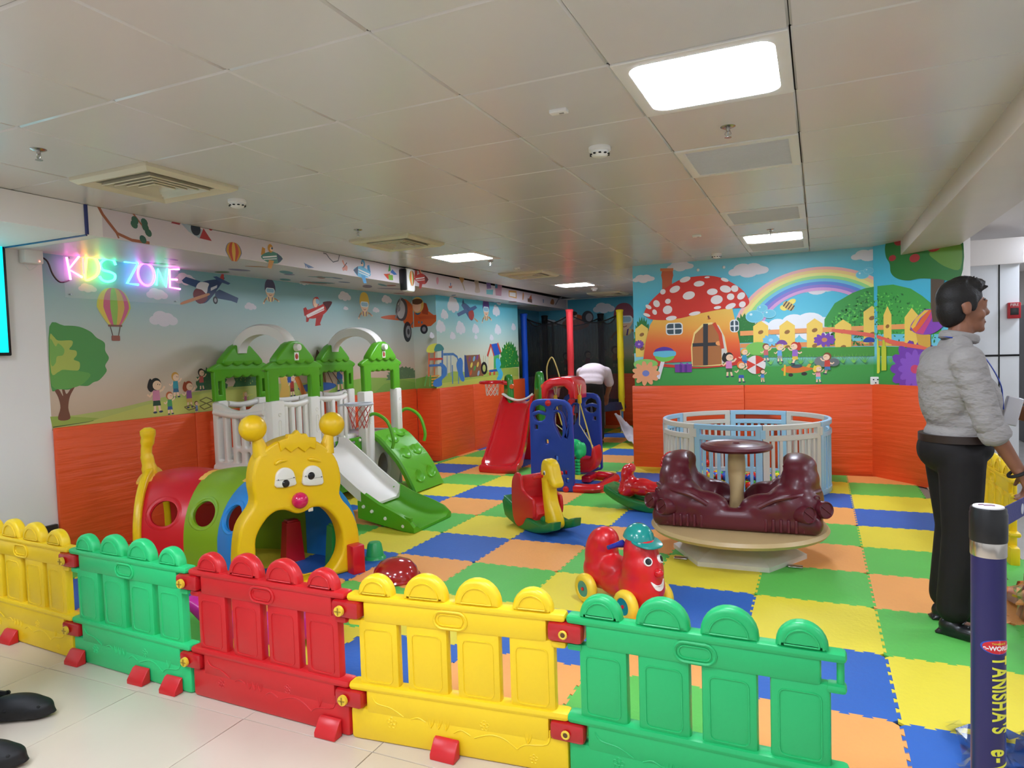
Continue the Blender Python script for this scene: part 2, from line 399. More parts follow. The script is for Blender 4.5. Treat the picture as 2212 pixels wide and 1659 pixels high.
for x, y, l in ((-3.326, 3.244, 'smoke detector between the diffuser and the printed bulkhead'), (-.988, 3.339, 'smoke detector left of the large near light'), (-.995, 7.7, 'smoke detector above the mushroom house mural'), (-3.28, 10.6, 'small far smoke detector by the trampoline corner')): smoke(x, y, l)
chrome = mat('chrome', 'b9b6b2', .22, metal=1)
def sprinkler(x, y, label):
    t = thing('sprinkler', label, 'sprinkler', (x, y, HC), 0, 'pendent fire sprinklers')
    G().lathe([(0, 0), (.034, 0), (.034, -.003), (.022, -.009), (.012, -.01)]).obj('escutcheon', chrome, t)
    G().lathe([(.009, -.008), (.009, -.024), (.004, -.026), (.004, -.05), (0, -.05)], 12).obj('sprinkler_body', chrome, t)
    for s_ in (-1, 1): G().tube([(s_*.008, 0, -.02), (s_*.014, 0, -.035), (s_*.004, 0, -.05)], .0022, 6).obj('yoke_arm', chrome, t)
    G().lathe([(0, -.049), (.016, -.05), (.016, -.052), (0, -.052)], 16).obj('deflector', chrome, t)
    G().tube([(0, 0, -.026), (0, 0, -.047)], .003, 6).obj('bulb', mat('red_bulb', 'b01a14', .2), t)
for x, y, l in ((-3.303, 2.033, 'chrome sprinkler at upper left near the neon sign'), (-3.313, 4.46, 'chrome sprinkler before the second air diffuser'), (-3.25, 6.72, 'chrome sprinkler just behind the left ceiling light'), (-.37, 3.33, 'chrome sprinkler between the large near light and the grille'), (-.37, 6.42, 'chrome sprinkler just before the mushroom wall light')): sprinkler(x, y, l)
for x, y, l in ((-.985, 2.744, 'small white junction box on the ceiling left of the near light'), (-.99, 6.35, 'tiny white box on the ceiling above the rainbow side'), (-3.25, 7.45, 'tiny white box on the ceiling beyond the left light')):
    t = thing('ceiling_box', l, 'junction box', (x, y, HC))
    G().box((0, 0, -.008), (.075, .04, .016), .003).obj('box_body', fwhite, t); G().box((.012, 0, -.017), (.02, .008, .003), .001).obj('box_slot', mat('slot_grey', '8a8580'), t)
# ================================================================== printed murals (flat print, each motif a part of its wall)
PL_L = Plane((-5.1, 0, 0), (0, 1, 0), (1, 0, 0)); PL_M = Plane((0, 8.2, 0), (1, 0, 0), (0, -1, 0)); PL_N = Plane((.54, 8.2, 0), NU, NN)
PL_K = Plane((-4.101, 0, 0), (-.03, 1, 0), (1, .03, 0)); PL_CF = Plane((0, 8.03, 0), (1, 0, 0), (0, -1, 0)); PL_CS = Plane((-4.73, 0, 0), (0, 1, 0), (1, 0, 0)); PL_AB = Plane((0, 12.7, 0), (1, 0, 0), (0, -1, 0))
SKIN = 'f6cfae'
def kid(pr, c, h, shirt, pants, hair, skin=SKIN, girl=False, flip=1, back=False):
    x, y = c; f = flip
    pr.line([(x-.05*h, y+.3*h), (x-.07*h, y+.03*h)], .07*h, skin); pr.line([(x+.05*h, y+.3*h), (x+.1*h*f, y+.04*h)], .07*h, skin)
    pr.ell((x-.06*h, y+.02*h), .065*h, .03*h, '33415e', n=10); pr.ell((x+.12*h*f, y+.03*h), .065*h, .03*h, '33415e', n=10)
    pr.poly([(x-.12*h, y+.2*h), (x+.13*h, y+.2*h), (x+.1*h, y+.36*h), (x-.1*h, y+.36*h)], pants)
    pr.line([(x-.08*h, y+.58*h), (x-.2*h*f, y+.46*h), (x-.27*h*f, y+.52*h)], .06*h, skin); pr.line([(x+.08*h, y+.58*h), (x+.2*h*f, y+.62*h), (x+.27*h*f, y+.72*h)], .06*h, skin)
    pr.poly([(x-.12*h, y+.34*h), (x+.12*h, y+.34*h), (x+.1*h, y+.62*h), (x-.1*h, y+.62*h)], shirt)
    if girl: pr.spoly([(x-.16*h*f, y+.95*h), (x-.26*h*f, y+.72*h), (x-.16*h*f, y+.58*h), (x-.05*h*f, y+.7*h)], hair)
    pr.ell((x, y+.79*h), .165*h, .17*h, hair, n=16)
    if not back:
        pr.ell((x+.035*h*f, y+.755*h), .135*h, .13*h, skin, n=16)
        pr.ell((x+.06*h*f, y+.78*h), .012*h, .018*h, '2a1d18', n=8); pr.ell((x+.12*h*f, y+.77*h), .012*h, .018*h, '2a1d18', n=8)
def skydiver(pr, c, s, cap):
    x, y = c
    pr.line([(x-.28*s, y-.62*s), (x-.5*s, y-.8*s), (x-.62*s, y-.98*s)], .1*s, 'b0805a'); pr.line([(x+.28*s, y-.62*s), (x+.52*s, y-.68*s), (x+.7*s, y-.78*s)], .1*s, 'b0805a')
    pr.ell((x-.62*s, y-1.0*s), .07*s, .06*s, SKIN, n=10); pr.ell((x+.74*s, y-.8*s), .07*s, .06*s, SKIN, n=10)
    pr.spoly([(x-.3*s, y-.55*s), (x+.3*s, y-.55*s), (x+.26*s, y-.8*s), (x, y-.88*s), (x-.28*s, y-.8*s)], 'e8cf8f')
    pr.line([(x-.18*s, y-.55*s), (x-.12*s, y-.85*s)], .07*s, '5a3a86'); pr.line([(x+.18*s, y-.55*s), (x+.12*s, y-.85*s)], .07*s, '5a3a86')
    pr.spoly([(x-.4*s, y-.1*s), (x-.3*s, y-.45*s), (x, y-.62*s), (x+.3*s, y-.45*s), (x+.4*s, y-.1*s), (x, y+.1*s)], SKIN)
    pr.spoly([(x-.47*s, y-.2*s), (x-.46*s, y+.2*s), (x-.3*s, y+.52*s), (x, y+.62*s), (x+.3*s, y+.52*s), (x+.46*s, y+.2*s), (x+.47*s, y-.2*s), (x+.36*s, y-.05*s), (x-.36*s, y-.05*s)], cap)
    pr.poly(rrect(x, y-.13*s, .78*s, .34*s, .14*s), 'e9f3f6'); pr.poly(rrect(x, y-.13*s, .66*s, .24*s, .1*s), '9ccbe0')
    pr.line([(x-.12*s, y-.42*s), (x, y-.47*s), (x+.13*s, y-.42*s)], .035*s, 'a5533f')
def bush(pr, c, w, h, cols=('2f7d3a', '3f9a46', '58b554'), n=60, seed=1):
    r = random.Random(seed); x, y = c
    e = []
    for i in range(33):
        a = PI*i/32; k = 1+.09*math.sin(i*2.4); e.append((x+math.cos(a)*w*.5*k, y+max(0, math.sin(a))**.75*h*k))
    pr.poly(e, cols[0]); lay = pr.pl.layer(e)
    for k in range(n):
        a = r.uniform(-1, 1); b = r.uniform(0, 1)
        if a*a+b*b > 1: continue
        q = r.uniform(.035, .06)*w; an = r.uniform(0, PI)
        p = (x+a*w*.49, y+b*h*.95); dx, dy = math.cos(an)*q*.5, math.sin(an)*q*.5
        pr.poly([(p[0]-dx, p[1]-dy), (p[0]-dy*.4, p[1]+dx*.4), (p[0]+dx, p[1]+dy), (p[0]+dy*.4, p[1]-dx*.4)], r.choice(cols[1:]), lay+k % 3)
    pr.pl.B[-1] = pr.pl.B[-1][:4]+(lay+2,)
def toy_plane(pr, c, s, body, wing, flip=1, pilot='e0463a'):
    x, y = c; f = flip
    pr.poly([(x-.5*f*s, y+.02*s), (x-.42*f*s, y+.3*s), (x-.28*f*s, y+.26*s), (x-.3*f*s, y)], wing)
    pr.spoly([(x-.5*f*s, y-.06*s), (x-.3*f*s, y+.1*s), (x+.1*f*s, y+.2*s), (x+.48*f*s, y+.1*s), (x+.56*f*s, y-.02*s), (x+.3*f*s, y-.2*s), (x-.2*f*s, y-.2*s)], body)
    pr.ell((x-.02*f*s, y+.3*s), .13*s, .15*s, pilot); pr.ell((x+.03*f*s, y+.28*s), .08*s, .08*s, SKIN, n=12); pr.ell((x+.06*f*s, y+.31*s), .05*s, .04*s, '40607a', n=10)
    pr.poly([(x+.3*f*s, y+.18*s), (x+.6*f*s, y+.0*s), (x+.34*f*s, y-.17*s)], '6b2a2a' if body.startswith('c') else '3d4c68')
    pr.line([(x-.42*f*s, y-.06*s), (x+.28*f*s, y+.06*s)], .05*s, 'f2ecec'); pr.line([(x-.38*f*s, y-.13*s), (x+.28*f*s, y-.03*s)], .03*s, 'f2ecec')
    pr.poly([(x-.12*f*s, y-.12*s), (x+.14*f*s, y-.12*s), (x-.02*f*s, y-.42*s), (x-.2*f*s, y-.4*s)], wing)
def balloon(pr, c, w, h, cols, basket=True):
    x, y = c; n = len(cols)
    for k, cc in enumerate(cols):
        a, b = -1+2*k/n, -1+2*(k+1)/n; L, R = [], []
        for i in range(13):
            t = i/12; th = t*PI*.84; rr = math.sin(th)**.8*w/2 if t < .6 else w/2*math.sin(.6*PI*.84)**.8*(1-(t-.6)/.4*.68)
            yy = y+h/2-h*(1-math.cos(th))/(1-math.cos(PI*.84)); L.append((x+math.sin(a*PI/2)*rr, yy)); R.append((x+math.sin(b*PI/2)*rr, yy))
        pr.poly(L+R[::-1], cc)
    if basket:
        yb = y-h/2
        pr.line([(x-w*.15, yb), (x-w*.08, yb-h*.28)], .006, '5b3a2a'); pr.line([(x+w*.15, yb), (x+w*.08, yb-h*.28)], .006, '5b3a2a')
        pr.poly(rrect(x, yb, w*.42, h*.05, .005), '8c5a4a'); pr.poly(rrect(x, yb-h*.33, w*.25, h*.14, .008), '9c5a4c')
# ------------------------------------------------------------------ left wall
p = Print(PL_L).grad(3.115, 8.03, [(.98, 'c4a98c'), (1.2, 'd4b9a0'), (1.5, 'cfc6b8'), (1.8, 'b4c6c2'), (2.05, '97bdbf'), (2.27, '7aaab2')]); p.build('mural_sky', wl)
p = Print(PL_L)
p.poly([(3.118,0.998),(3.107,1.084),(3.294,1.077),(3.649,1.102),(4.097,1.165),(4.825,1.213),(5.621,1.2),(6.118,1.174),(6.085,0.662)], 'b7bf6a')
p.poly([(6.171,0.946),(6.178,1.06),(6.408,1.163),(6.895,1.2),(7.322,1.178),(7.728,1.146),(8.058,1.136),(8.035,0.8)], '93b856')
p.poly([(6.983,0.961),(7.289,1.101),(7.727,1.129),(8.054,1.078),(8.035,0.8),(6.978,0.882)], '7fae50')
p.poly([(3.119,1.019),(3.428,1.031),(3.427,1.017),(3.123,1.002)], '2f4a24'); p.poly([(3.107,1.084),(3.272,1.068),(3.475,1.037),(3.404,1.019),(3.118,1.008)], '9cb04e')
p.poly([(3.234,0.984),(3.499,1.035),(3.884,1.107),(4.648,1.182),(5.006,1.174),(4.892,1.124),(5.079,1.119),(4.963,1.091),(5.037,1.056),(4.742,1.023),(3.877,0.985),(3.495,0.966)], 'c5c765')
p.build('mural_hills', wl)
p = Print(PL_L)
p.spoly([(3.147,1.28),(3.173,1.219),(3.184,1.142),(3.163,1.057),(3.249,1.054),(3.241,1.137),(3.259,1.223),(3.302,1.296),(3.28,1.297),(3.236,1.241),(3.219,1.281),(3.203,1.282),(3.207,1.227),(3.181,1.277)], '7a4a35')
p.spoly([(3.139,1.739),(3.247,1.749),(3.356,1.744),(3.445,1.707),(3.489,1.663),(3.552,1.623),(3.554,1.56),(3.581,1.502),(3.547,1.445),(3.556,1.399),(3.493,1.333),(3.445,1.318),(3.397,1.292),(3.318,1.297),(3.251,1.273),(3.176,1.283),(3.125,1.302)], '55994f')
p.spoly([(3.135,1.564),(3.172,1.563),(3.243,1.508),(3.315,1.419),(3.425,1.381),(3.353,1.306),(3.252,1.284),(3.131,1.307)], '6aa74f')
p.spoly([(3.138,1.67),(3.167,1.665),(3.197,1.638),(3.294,1.639),(3.298,1.606),(3.274,1.573),(3.323,1.562),(3.327,1.529),(3.303,1.496),(3.346,1.473),(3.337,1.418),(3.292,1.414),(3.217,1.422),(3.184,1.407),(3.133,1.403)], 'b3bf58')
p.spoly([(3.138,1.649),(3.174,1.595),(3.196,1.617),(3.236,1.574),(3.223,1.53),(3.18,1.52),(3.167,1.472),(3.135,1.462)], '7fb355')
p.build('mural_tree', wl)
p = Print(PL_L); cc = [(3.648,1.908)][0]; balloon(p, cc, .285, .3, ['d8d25f', 'e8c95a', 'd9688a', '9cc45a', 'e0b85a', 'd9688a', 'c8cf5c']); p.build('mural_balloon', wl)
for q, w in zip([(4.095,1.831),(4.338,2.189),(3.442,2.043),(4.044,2.039),(5.08,1.987),(5.039,2.3),(5.86,2.298)], (.27, .22, .14, .2, .15, .12, .1)):
    p = Print(PL_L).cloud(q, w, 'dcd6dc'); p.build('mural_cloud', wl)
for q, w in zip([(5.863,2.298),(6.556,2.182),(7.418,2.197),(6.57,2.039),(7.174,2.047),(8.081,2.193)], (.17, .23, .22, .09, .14, .15)):
    p = Print(PL_L).cloud(q, w, 'ded9de'); p.build('mural_cloud', wl)
# blue airplane
p = Print(PL_L)
p.poly([(4.654,2.094),(4.706,2.123),(4.931,2.057),(4.91,2.007),(4.839,2.024),(4.65,2.04)], '2f4a72'); p.poly([(4.295,2.172),(4.34,2.208),(4.495,2.182),(4.451,2.12),(4.313,2.154)], '34507c')
p.spoly([(4.46,2.133),(4.543,2.187),(4.712,2.221),(4.773,2.233),(4.671,2.109),(4.617,2.051),(4.531,1.986),(4.436,2)], '27406c')
p.poly([(4.712,2.221),(4.751,2.293),(4.768,2.295),(4.763,2.212)], 'b8433f'); p.poly([(4.637,2.235),(4.68,2.243),(4.841,2.191),(4.813,2.175),(4.711,2.194)], '34507c')
p.spoly([(4.412,2.077),(4.451,2.113),(4.53,2.099),(4.568,2.055),(4.54,2),(4.466,1.978),(4.414,2.025)], '7a2c33'); p.spoly([(4.443,2.119),(4.486,2.172),(4.583,2.17),(4.573,2.129),(4.553,2.074),(4.506,2.104)], 'e6e6ea')
p.spoly([(4.286,1.96),(4.28,1.979),(4.422,2.032),(4.569,2.078),(4.581,2.06),(4.436,2.007)], 'c98a5e'); p.poly([(4.606,2.131),(4.683,2.162),(4.676,2.137),(4.604,2.102)], 'd9dde6')
p.ell([(4.652,2.02)][0], .028, .036, '1f2024'); p.ell([(4.652,2.02)][0], .014, .02, '9a9aa0'); p.build('mural_airplane', wl)
p = Print(PL_L); skydiver(p, [(5.354,2.18)][0], .155, '4b4663'); p.build('mural_skydiver', wl)
p = Print(PL_L); skydiver(p, [(6.936,2.129)][0], .2, 'e3c04c'); p.build('mural_skydiver', wl)
# red rocket plane
p = Print(PL_L)
p.spoly([(5.852,1.973),(5.944,1.997),(6.135,2.056),(6.212,2.088),(6.251,2.012),(6.083,1.913),(5.897,1.899)], 'c9403a'); p.poly([(5.834,1.999),(5.875,2.017),(5.912,1.975),(5.879,1.933),(5.848,1.918)], 'b43835'); p.poly([(5.874,1.905),(5.939,1.921),(5.905,1.858),(5.87,1.853)], 'b43835')
p.poly([(6.042,1.925),(6.16,1.944),(6.1,1.85),(6.11,1.826),(6.014,1.813)], 'b83a36'); p.spoly([(6.162,2.086),(6.323,2.099),(6.228,1.996),(6.208,2.031)], '5a2428')
p.line([(5.882,1.919),(6.176,2.03)], .025, 'f3e9e6'); p.line([(5.898,1.906),(6.179,2.004)], .012, 'f3e9e6'); p.spoly([(5.99,2.076),(6.014,2.126),(6.077,2.139),(6.099,2.096),(6.075,2.039),(6.007,2.028)], 'c9403a')
p.ell([(6.035,2.071)][0], .04, .05, SKIN); p.ell([(6.07,2.089)][0], .03, .03, '9fc6d8'); p.build('mural_rocket_plane', wl)
# orange plane crossing onto the column
p = Print(PL_L)
p.spoly([(7.286,1.964),(7.49,1.993),(7.786,2),(8.003,1.991),(7.999,1.93),(7.486,1.934),(7.303,1.944)], 'd0622d'); p.spoly([(7.8,2.211),(7.984,2.171),(8.057,2.071),(8.041,1.845),(7.901,1.876),(7.781,1.923)], 'd4622c')
p.spoly([(7.629,2.118),(7.679,2.196),(7.771,2.235),(7.875,2.182),(7.898,2.064),(7.845,1.959),(7.75,1.923),(7.648,1.953),(7.609,2.034)], '4c4c52'); p.spoly([(7.643,2.102),(7.692,2.172),(7.754,2.2),(7.826,2.145),(7.836,2.061),(7.784,1.974),(7.707,1.955),(7.651,2.003)], 'b9b9bc')
p.ell([(7.678,2.092)][0], .045, .045, '7a7a80'); p.line([(7.748,2.25),(7.687,2.096),(7.597,1.951)], .03, '8d8d94')
p.line([(7.815,1.891),(7.866,1.824)], .02, '6b6b70'); p.ell([(7.879,1.781)][0], .1, .14, '2b2b30', -.1); p.ell([(7.895,1.782)][0], .06, .085, '8d8d92', -.1); p.ell([(7.901,1.782)][0], .03, .04, '34343a')
p.line([(7.93,1.842),(8.047,1.932)], .02, '6b6b70'); p.build('mural_propeller_plane', wl)
p = Print(PL_CF)
p.poly([(-5.074,2.163),(-5.025,2.135),(-4.847,2.056),(-4.77,2.001),(-4.727,1.982),(-4.73,1.914),(-4.816,1.85),(-4.936,1.846),(-5.088,1.848)], 'd4622c'); p.poly([(-4.946,2.096),(-4.912,2.176),(-4.873,2.16),(-4.846,2.073),(-4.859,2.006),(-4.948,2.027)], 'a8431f')
p.spoly([(-5.064,2.172),(-5.021,2.207),(-4.962,2.186),(-4.945,2.113),(-4.989,2.021),(-5.059,2.033)], '2f6a8a'); p.ell([(-5.018,2.148)][0], .1, .11, 'e8c36a'); p.ell([(-5.029,2.135)][0], .07, .08, SKIN); p.ell([(-5.022,2.195)][0], .09, .04, '6b4a33')
p.poly([(-5.011,1.988),(-4.727,1.999),(-4.729,1.945),(-4.992,1.952)], 'c9572a'); p.ell([(-4.927,1.812)][0], .06, .065, '2b2b30'); p.ell([(-4.927,1.812)][0], .03, .034, '8d8d92')
for x in (1140, 1165): p.poly([(-5.017,1.928),(-4.993,1.926),(-4.994,1.895),(-5.019,1.897)] if x == 1140 else [(-4.969,1.922),(-4.945,1.921),(-4.946,1.89),(-4.97,1.891)], '50788f')
pg = Print(PL_CF).grad(-5.1, -4.73, [(.98, 'cfb494'), (1.2, 'd5c9a8'), (1.5, 'd9d6c6'), (1.8, 'bfd6d0'), (2.05, '98cbd0'), (2.27, '7cbcc8'), (2.46, '7cbcc8')]); pg.build('mural_sky', wcol); p.build('mural_propeller_plane', wcol)
p = Print(PL_CF).poly([(-5.098,0.984),(-5.092,1.132),(-4.924,1.164),(-4.75,1.145),(-4.756,0.99)], '8db654'); p.build('mural_hills', wcol)
p = Print(PL_CS).grad(8.03, 10.79, [(.98, 'cfc49a'), (1.2, 'd8d4b4'), (1.5, 'd5dcc8'), (1.8, 'b4dcd8'), (2.05, '7cccd8'), (2.27, '4fc0d8'), (2.46, '4fc0d8')]); p.build('mural_sky', wcol)
p = Print(PL_CS).poly([(7.978,0.993),(7.988,1.146),(8.454,1.215),(9.236,1.167),(9.909,1.223),(10.756,1.197),(10.752,1.001)], 'a8c055').poly([(7.978,0.993),(7.983,1.061),(8.823,1.072),(9.9,1.102),(10.745,1.045),(10.751,0.98)], 'c3cc5c'); p.build('mural_hills', wcol)
for q, w in zip([(8.521,2.17),(8.261,2.017),(8.145,1.848),(8.715,1.844),(9.191,1.836),(9.978,1.842),(9.938,2.145),(10.044,2.292),(10.606,1.898),(8.475,1.723),(9.735,1.708),(7.903,1.72),(9.191,1.712)], (.33, .2, .25, .28, .22, .24, .26, .16, .18, .16, .14, .12, .1)):
    p = Print(PL_CS).cloud(q, w, 'e4e6ec', w*.8); p.build('mural_cloud', wcol)
p = Print(PL_CS)
p.spoly([(8.765,2.174),(8.902,2.2),(9.135,2.08),(9.106,1.966),(9.005,1.972),(8.819,2.122)], '3f5f8f'); p.poly([(8.616,2.04),(8.897,2.125),(8.973,2.083),(8.658,1.997)], '4a6c9c'); p.poly([(8.977,2.129),(9.204,2.188),(9.264,2.153),(9.053,2.077)], '4a6c9c')
p.spoly([(8.973,2.073),(9.116,2.108),(9.151,2.024),(9.086,1.965),(9.006,1.981)], 'b0453c'); p.poly([(9.109,2.013),(9.283,1.953),(9.249,1.936)], 'dba36a'); p.poly([(8.787,2.211),(8.822,2.268),(8.863,2.188),(8.784,2.166)], '38557f'); p.build('mural_airplane', wcol)
p = Print(PL_CS); skydiver(p, [(9.567,2.177)][0], .24, '5a3f8c'); p.build('mural_skydiver', wcol)
# painted playground
p = Print(PL_CS)
for a in ("CS b 1205 880 1205 1070", "CS b 1310 870 1310 1090", "CS b 1250 890 1250 1060"): pass
p.line([(7.815,1.523),(7.784,1.172)], .045, 'c96a3a'); p.line([(8.165,1.538),(8.137,1.14)], .045, '3d6fb0'); p.line([(7.953,1.505),(7.93,1.166)], .035, 'c96a3a')
p.line([(7.8,1.398),(8.166,1.399)], .03, 'c8452f'); p.line([(7.794,1.314),(8.159,1.312)], .03, '3d6fb0')
p.spoly([(7.752,1.498),(7.796,1.573),(7.928,1.607),(8.027,1.603),(7.956,1.539),(7.936,1.488)], 'd5d84a'); p.spoly([(7.953,1.505),(7.999,1.59),(8.094,1.603),(8.178,1.572),(8.198,1.52)], '3f8f8a')
p.line([(7.737,1.191),(7.671,1.045)], .03, '5a9a45'); p.line([(7.833,1.187),(7.797,1.037)], .03, '5a9a45')
lr = [(7.784,1.172),(7.848,1.169)]
for k in range(4): p.line([(max(8.06, lr[0][0]), lr[0][1]-.04*k), (lr[1][0], lr[1][1]-.04*k)], .018, 'e0a040')
p.spoly([(8.075,1.332),(8.144,1.339),(8.261,1.274),(8.254,1.17),(8.128,1.105),(8.123,1.036),(7.986,1.018),(7.889,1.049),(7.926,1.115),(8.097,1.159),(8.164,1.225)], '3f7fc8')
p.spoly([(8.575,1.355),(8.673,1.407),(8.745,1.351),(8.735,1.205),(8.785,1.092),(8.743,1.054),(8.669,1.079),(8.6,1.173),(8.551,1.283)], '3f7fc8'); p.line([(8.187,1.459),(8.471,1.459),(8.579,1.418),(8.612,1.354)], .035, '4a80b8')
for x in ("CS b 1350 905 1350 1080", "CS b 1380 905 1382 1080", "CS b 1395 990 1395 1130", "CS b 1440 1060 1440 1140"): pass
p.line([(8.292,1.458),(8.27,1.151)], .02, '7a9cc0'); p.line([(8.399,1.456),(8.384,1.146)], .02, '7a9cc0'); p.line([(8.432,1.305),(8.424,1.038)], .03, '5a8cc0'); p.line([(8.6,1.173),(8.597,1.029)], .025, '5a8cc0')
p.poly([(8.802,1.442),(8.848,1.437),(8.944,1.113),(8.786,1.111)], '35528c'); p.poly([(8.848,1.437),(9.276,1.439),(9.381,1.113),(8.944,1.107)], '8d6244'); p.line([(9.277,1.445),(9.389,1.107)], .03, 'b05a44')
for q, c in zip([(8.963,1.383),(9.21,1.398),(9.017,1.289),(9.223,1.292),(9.116,1.238),(8.989,1.177),(9.235,1.158),(9.105,1.381)], ('8a4a7a', '7a4a8c', 'e0d060', 'e0c05a', '5aa05a', 'd0603a', '9ab0c8', '7ab0d0')): p.ell(q, .05, .03, c, .8, n=10)
p.line([(9.425,1.423),(9.413,1.258)], .012, 'c8b06a'); p.line([(9.49,1.422),(9.478,1.256)], .012, 'c8b06a'); p.ell([(9.433,1.228)][0], .11, .1, '202226'); p.ell([(9.433,1.228)][0], .055, .055, 'b8c070')
p.poly([(9.682,1.598),(9.961,1.619),(10.068,1.444),(9.782,1.408)], '2f5fc0'); p.line([(9.695,1.598),(9.565,1.411)], .05, 'd0503a'); p.line([(9.947,1.619),(10.077,1.434)], .05, 'd0503a'); p.line([(9.695,1.598),(9.805,1.407)], .035, 'd0503a')
p.poly([(9.6,1.411),(9.782,1.408),(9.763,1.147),(9.582,1.154)], 'e8d8a8'); p.poly([(9.791,1.408),(9.995,1.435),(9.981,1.241),(9.777,1.207)], '4fb565'); p.poly([(9.607,1.193),(9.931,1.202),(9.928,1.162),(9.604,1.153)], '2f5fa8')
p.poly([(9.605,1.163),(9.673,1.161),(9.669,1.107),(9.601,1.11)], 'd05a3a'); p.poly([(9.755,1.164),(9.825,1.165),(9.821,1.109),(9.751,1.108)], 'd05a3a')
p.spoly([(9.872,1.366),(10.013,1.353),(10.079,1.259),(10.05,1.198),(10.117,1.113),(10.037,1.024),(9.871,1.032),(9.949,1.12),(9.862,1.225)], '48b8dc'); p.build('mural_playground', wcol)
p = Print(PL_CS); bush(p, [(10.399,1.208)][0], .75, .42, ('2f8a3a', '45a845', 'd0d04a'), 70, 5); p.build('mural_bush', wcol)
p = Print(PL_L); bush(p, [(7.728,1.146)][0], .75, .16, ('5f7d5a', '6c8a62', '7a966c'), 30, 6); p.build('mural_bush', wl)
p = Print(PL_L); bush(p, [(4.565,1.194)][0], .35, .2, ('3f6b48', '4f7d50', '5f8a58'), 30, 7); bush(p, [(5.027,1.202)][0], .4, .3, ('3a6b3c', '6a9a48', 'c8c050'), 60, 8); p.build('mural_bush', wl)
# children, tents and slides behind the play house
KL = [("L a 1075 1555", .36, 'd98aa8', '2f4a38', '241f20', True, 1), ("L a 1205 1450", .27, '3f9aa8', '3a6a8c', 'dba04a', False, 1), ("L a 1165 1565", .24, '4fa060', '3a5a9c', 'c86a3a', False, 1), ("L a 1297 1520", .29, '9a5a9c', 'd8b060', 'a84a30', True, 1), ("L a 1380 1400", .24, 'c8605a', '3f6a5a', '3a2a24', False, 1), ("L a 1475 1390", .2, '6a9ac0', '5a6a8c', 'c87a5a', False, -1)]
for q, h, a, b, c, gl, f in (([(3.983,1.03)][0], .36, 'd98aa8', '2f4a38', '241f20', True, 1), ([(4.177,1.147)][0], .27, '3f9aa8', '3a6a8c', 'dba04a', False, 1), ([(4.109,1.006)][0], .24, '4fa060', '3a5a9c', 'c86a3a', False, 1), ([(4.31,1.046)][0], .29, '9a5a9c', 'd8b060', 'a84a30', True, 1), ([(4.45,1.194)][0], .24, 'c8605a', '3f6a5a', '3a2a24', False, 1), ([(4.607,1.198)][0], .2, '6a9ac0', '5a6a8c', 'c87a5a', False, -1), ([(4.612,1.006)][0], .23, '5a4a86', '4a3f78', '1d1a1c', False, 1), ([(4.381,0.987)][0], .14, '7a9ac8', '5a6a9c', '6a4030', False, 1), ([(4.959,1.019)][0], .16, 'e080a0', 'e0a0b0', 'e8c070', True, 1), ([(6.402,1.06)][0], .5, '2f6ac8', '3a9aa8', SKIN, False, 1), ([(6.53,1.067)][0], .5, '6a3f9c', 'e0b040', SKIN, False, 1), ([(5.609,1.057)][0], .3, 'b8433a', '8a3a3a', '5a2f28', True, 1)):
    p = Print(PL_L); kid(p, q, h*.86, a, b, c, girl=gl, flip=f, back=(c == '1d1a1c')); p.build('mural_child', wl)
p = Print(PL_L)
for a, b in zip([(4.42,1.103),(4.494,1.127),(4.575,1.091),(4.491,1.071),(4.417,1.05),(4.491,1.073),(4.547,1.039),(4.463,1.019),(4.254,1.057),(4.324,1.071),(4.377,1.04),(4.298,1.027)], [(4.494,1.127),(4.575,1.091),(4.491,1.071),(4.42,1.103),(4.491,1.073),(4.547,1.039),(4.463,1.019),(4.417,1.05),(4.324,1.071),(4.377,1.04),(4.298,1.027),(4.254,1.057)]): p.line([a, b], .01, '7a7440')
p.build('mural_hopscotch', wl)
p = Print(PL_L); p.spoly([(6.027,1.526),(6.082,1.392),(6.158,1.247),(6.14,1.134),(6.032,1.112),(5.931,1.16),(5.902,1.286),(5.989,1.422)], '9c7a5a')
for a in range(5): p.line([[(6.028,1.547)][0], ([(5.899,1.231)][0][0]+a*.125, [(5.894,1.162)][0][1])], .012, '6b3a30')
p.ell([(6.016,1.134)][0], .32, .05, '3a5f9c'); p.poly([(5.603,1.551),(5.73,1.604),(5.794,1.535),(5.744,1.509),(5.661,1.577)], '2f4a9c'); p.line([(5.578,1.312),(5.571,1.206)], .05, '3a5fb0'); p.line([(5.68,1.268),(5.793,1.058)], .07, 'e0803a')
p.spoly([(5.422,1.318),(5.514,1.327),(5.535,1.221),(5.567,1.14),(5.552,1.047),(5.424,1.057),(5.45,1.186)], 'e0b85a'); p.build('mural_playground', wl)
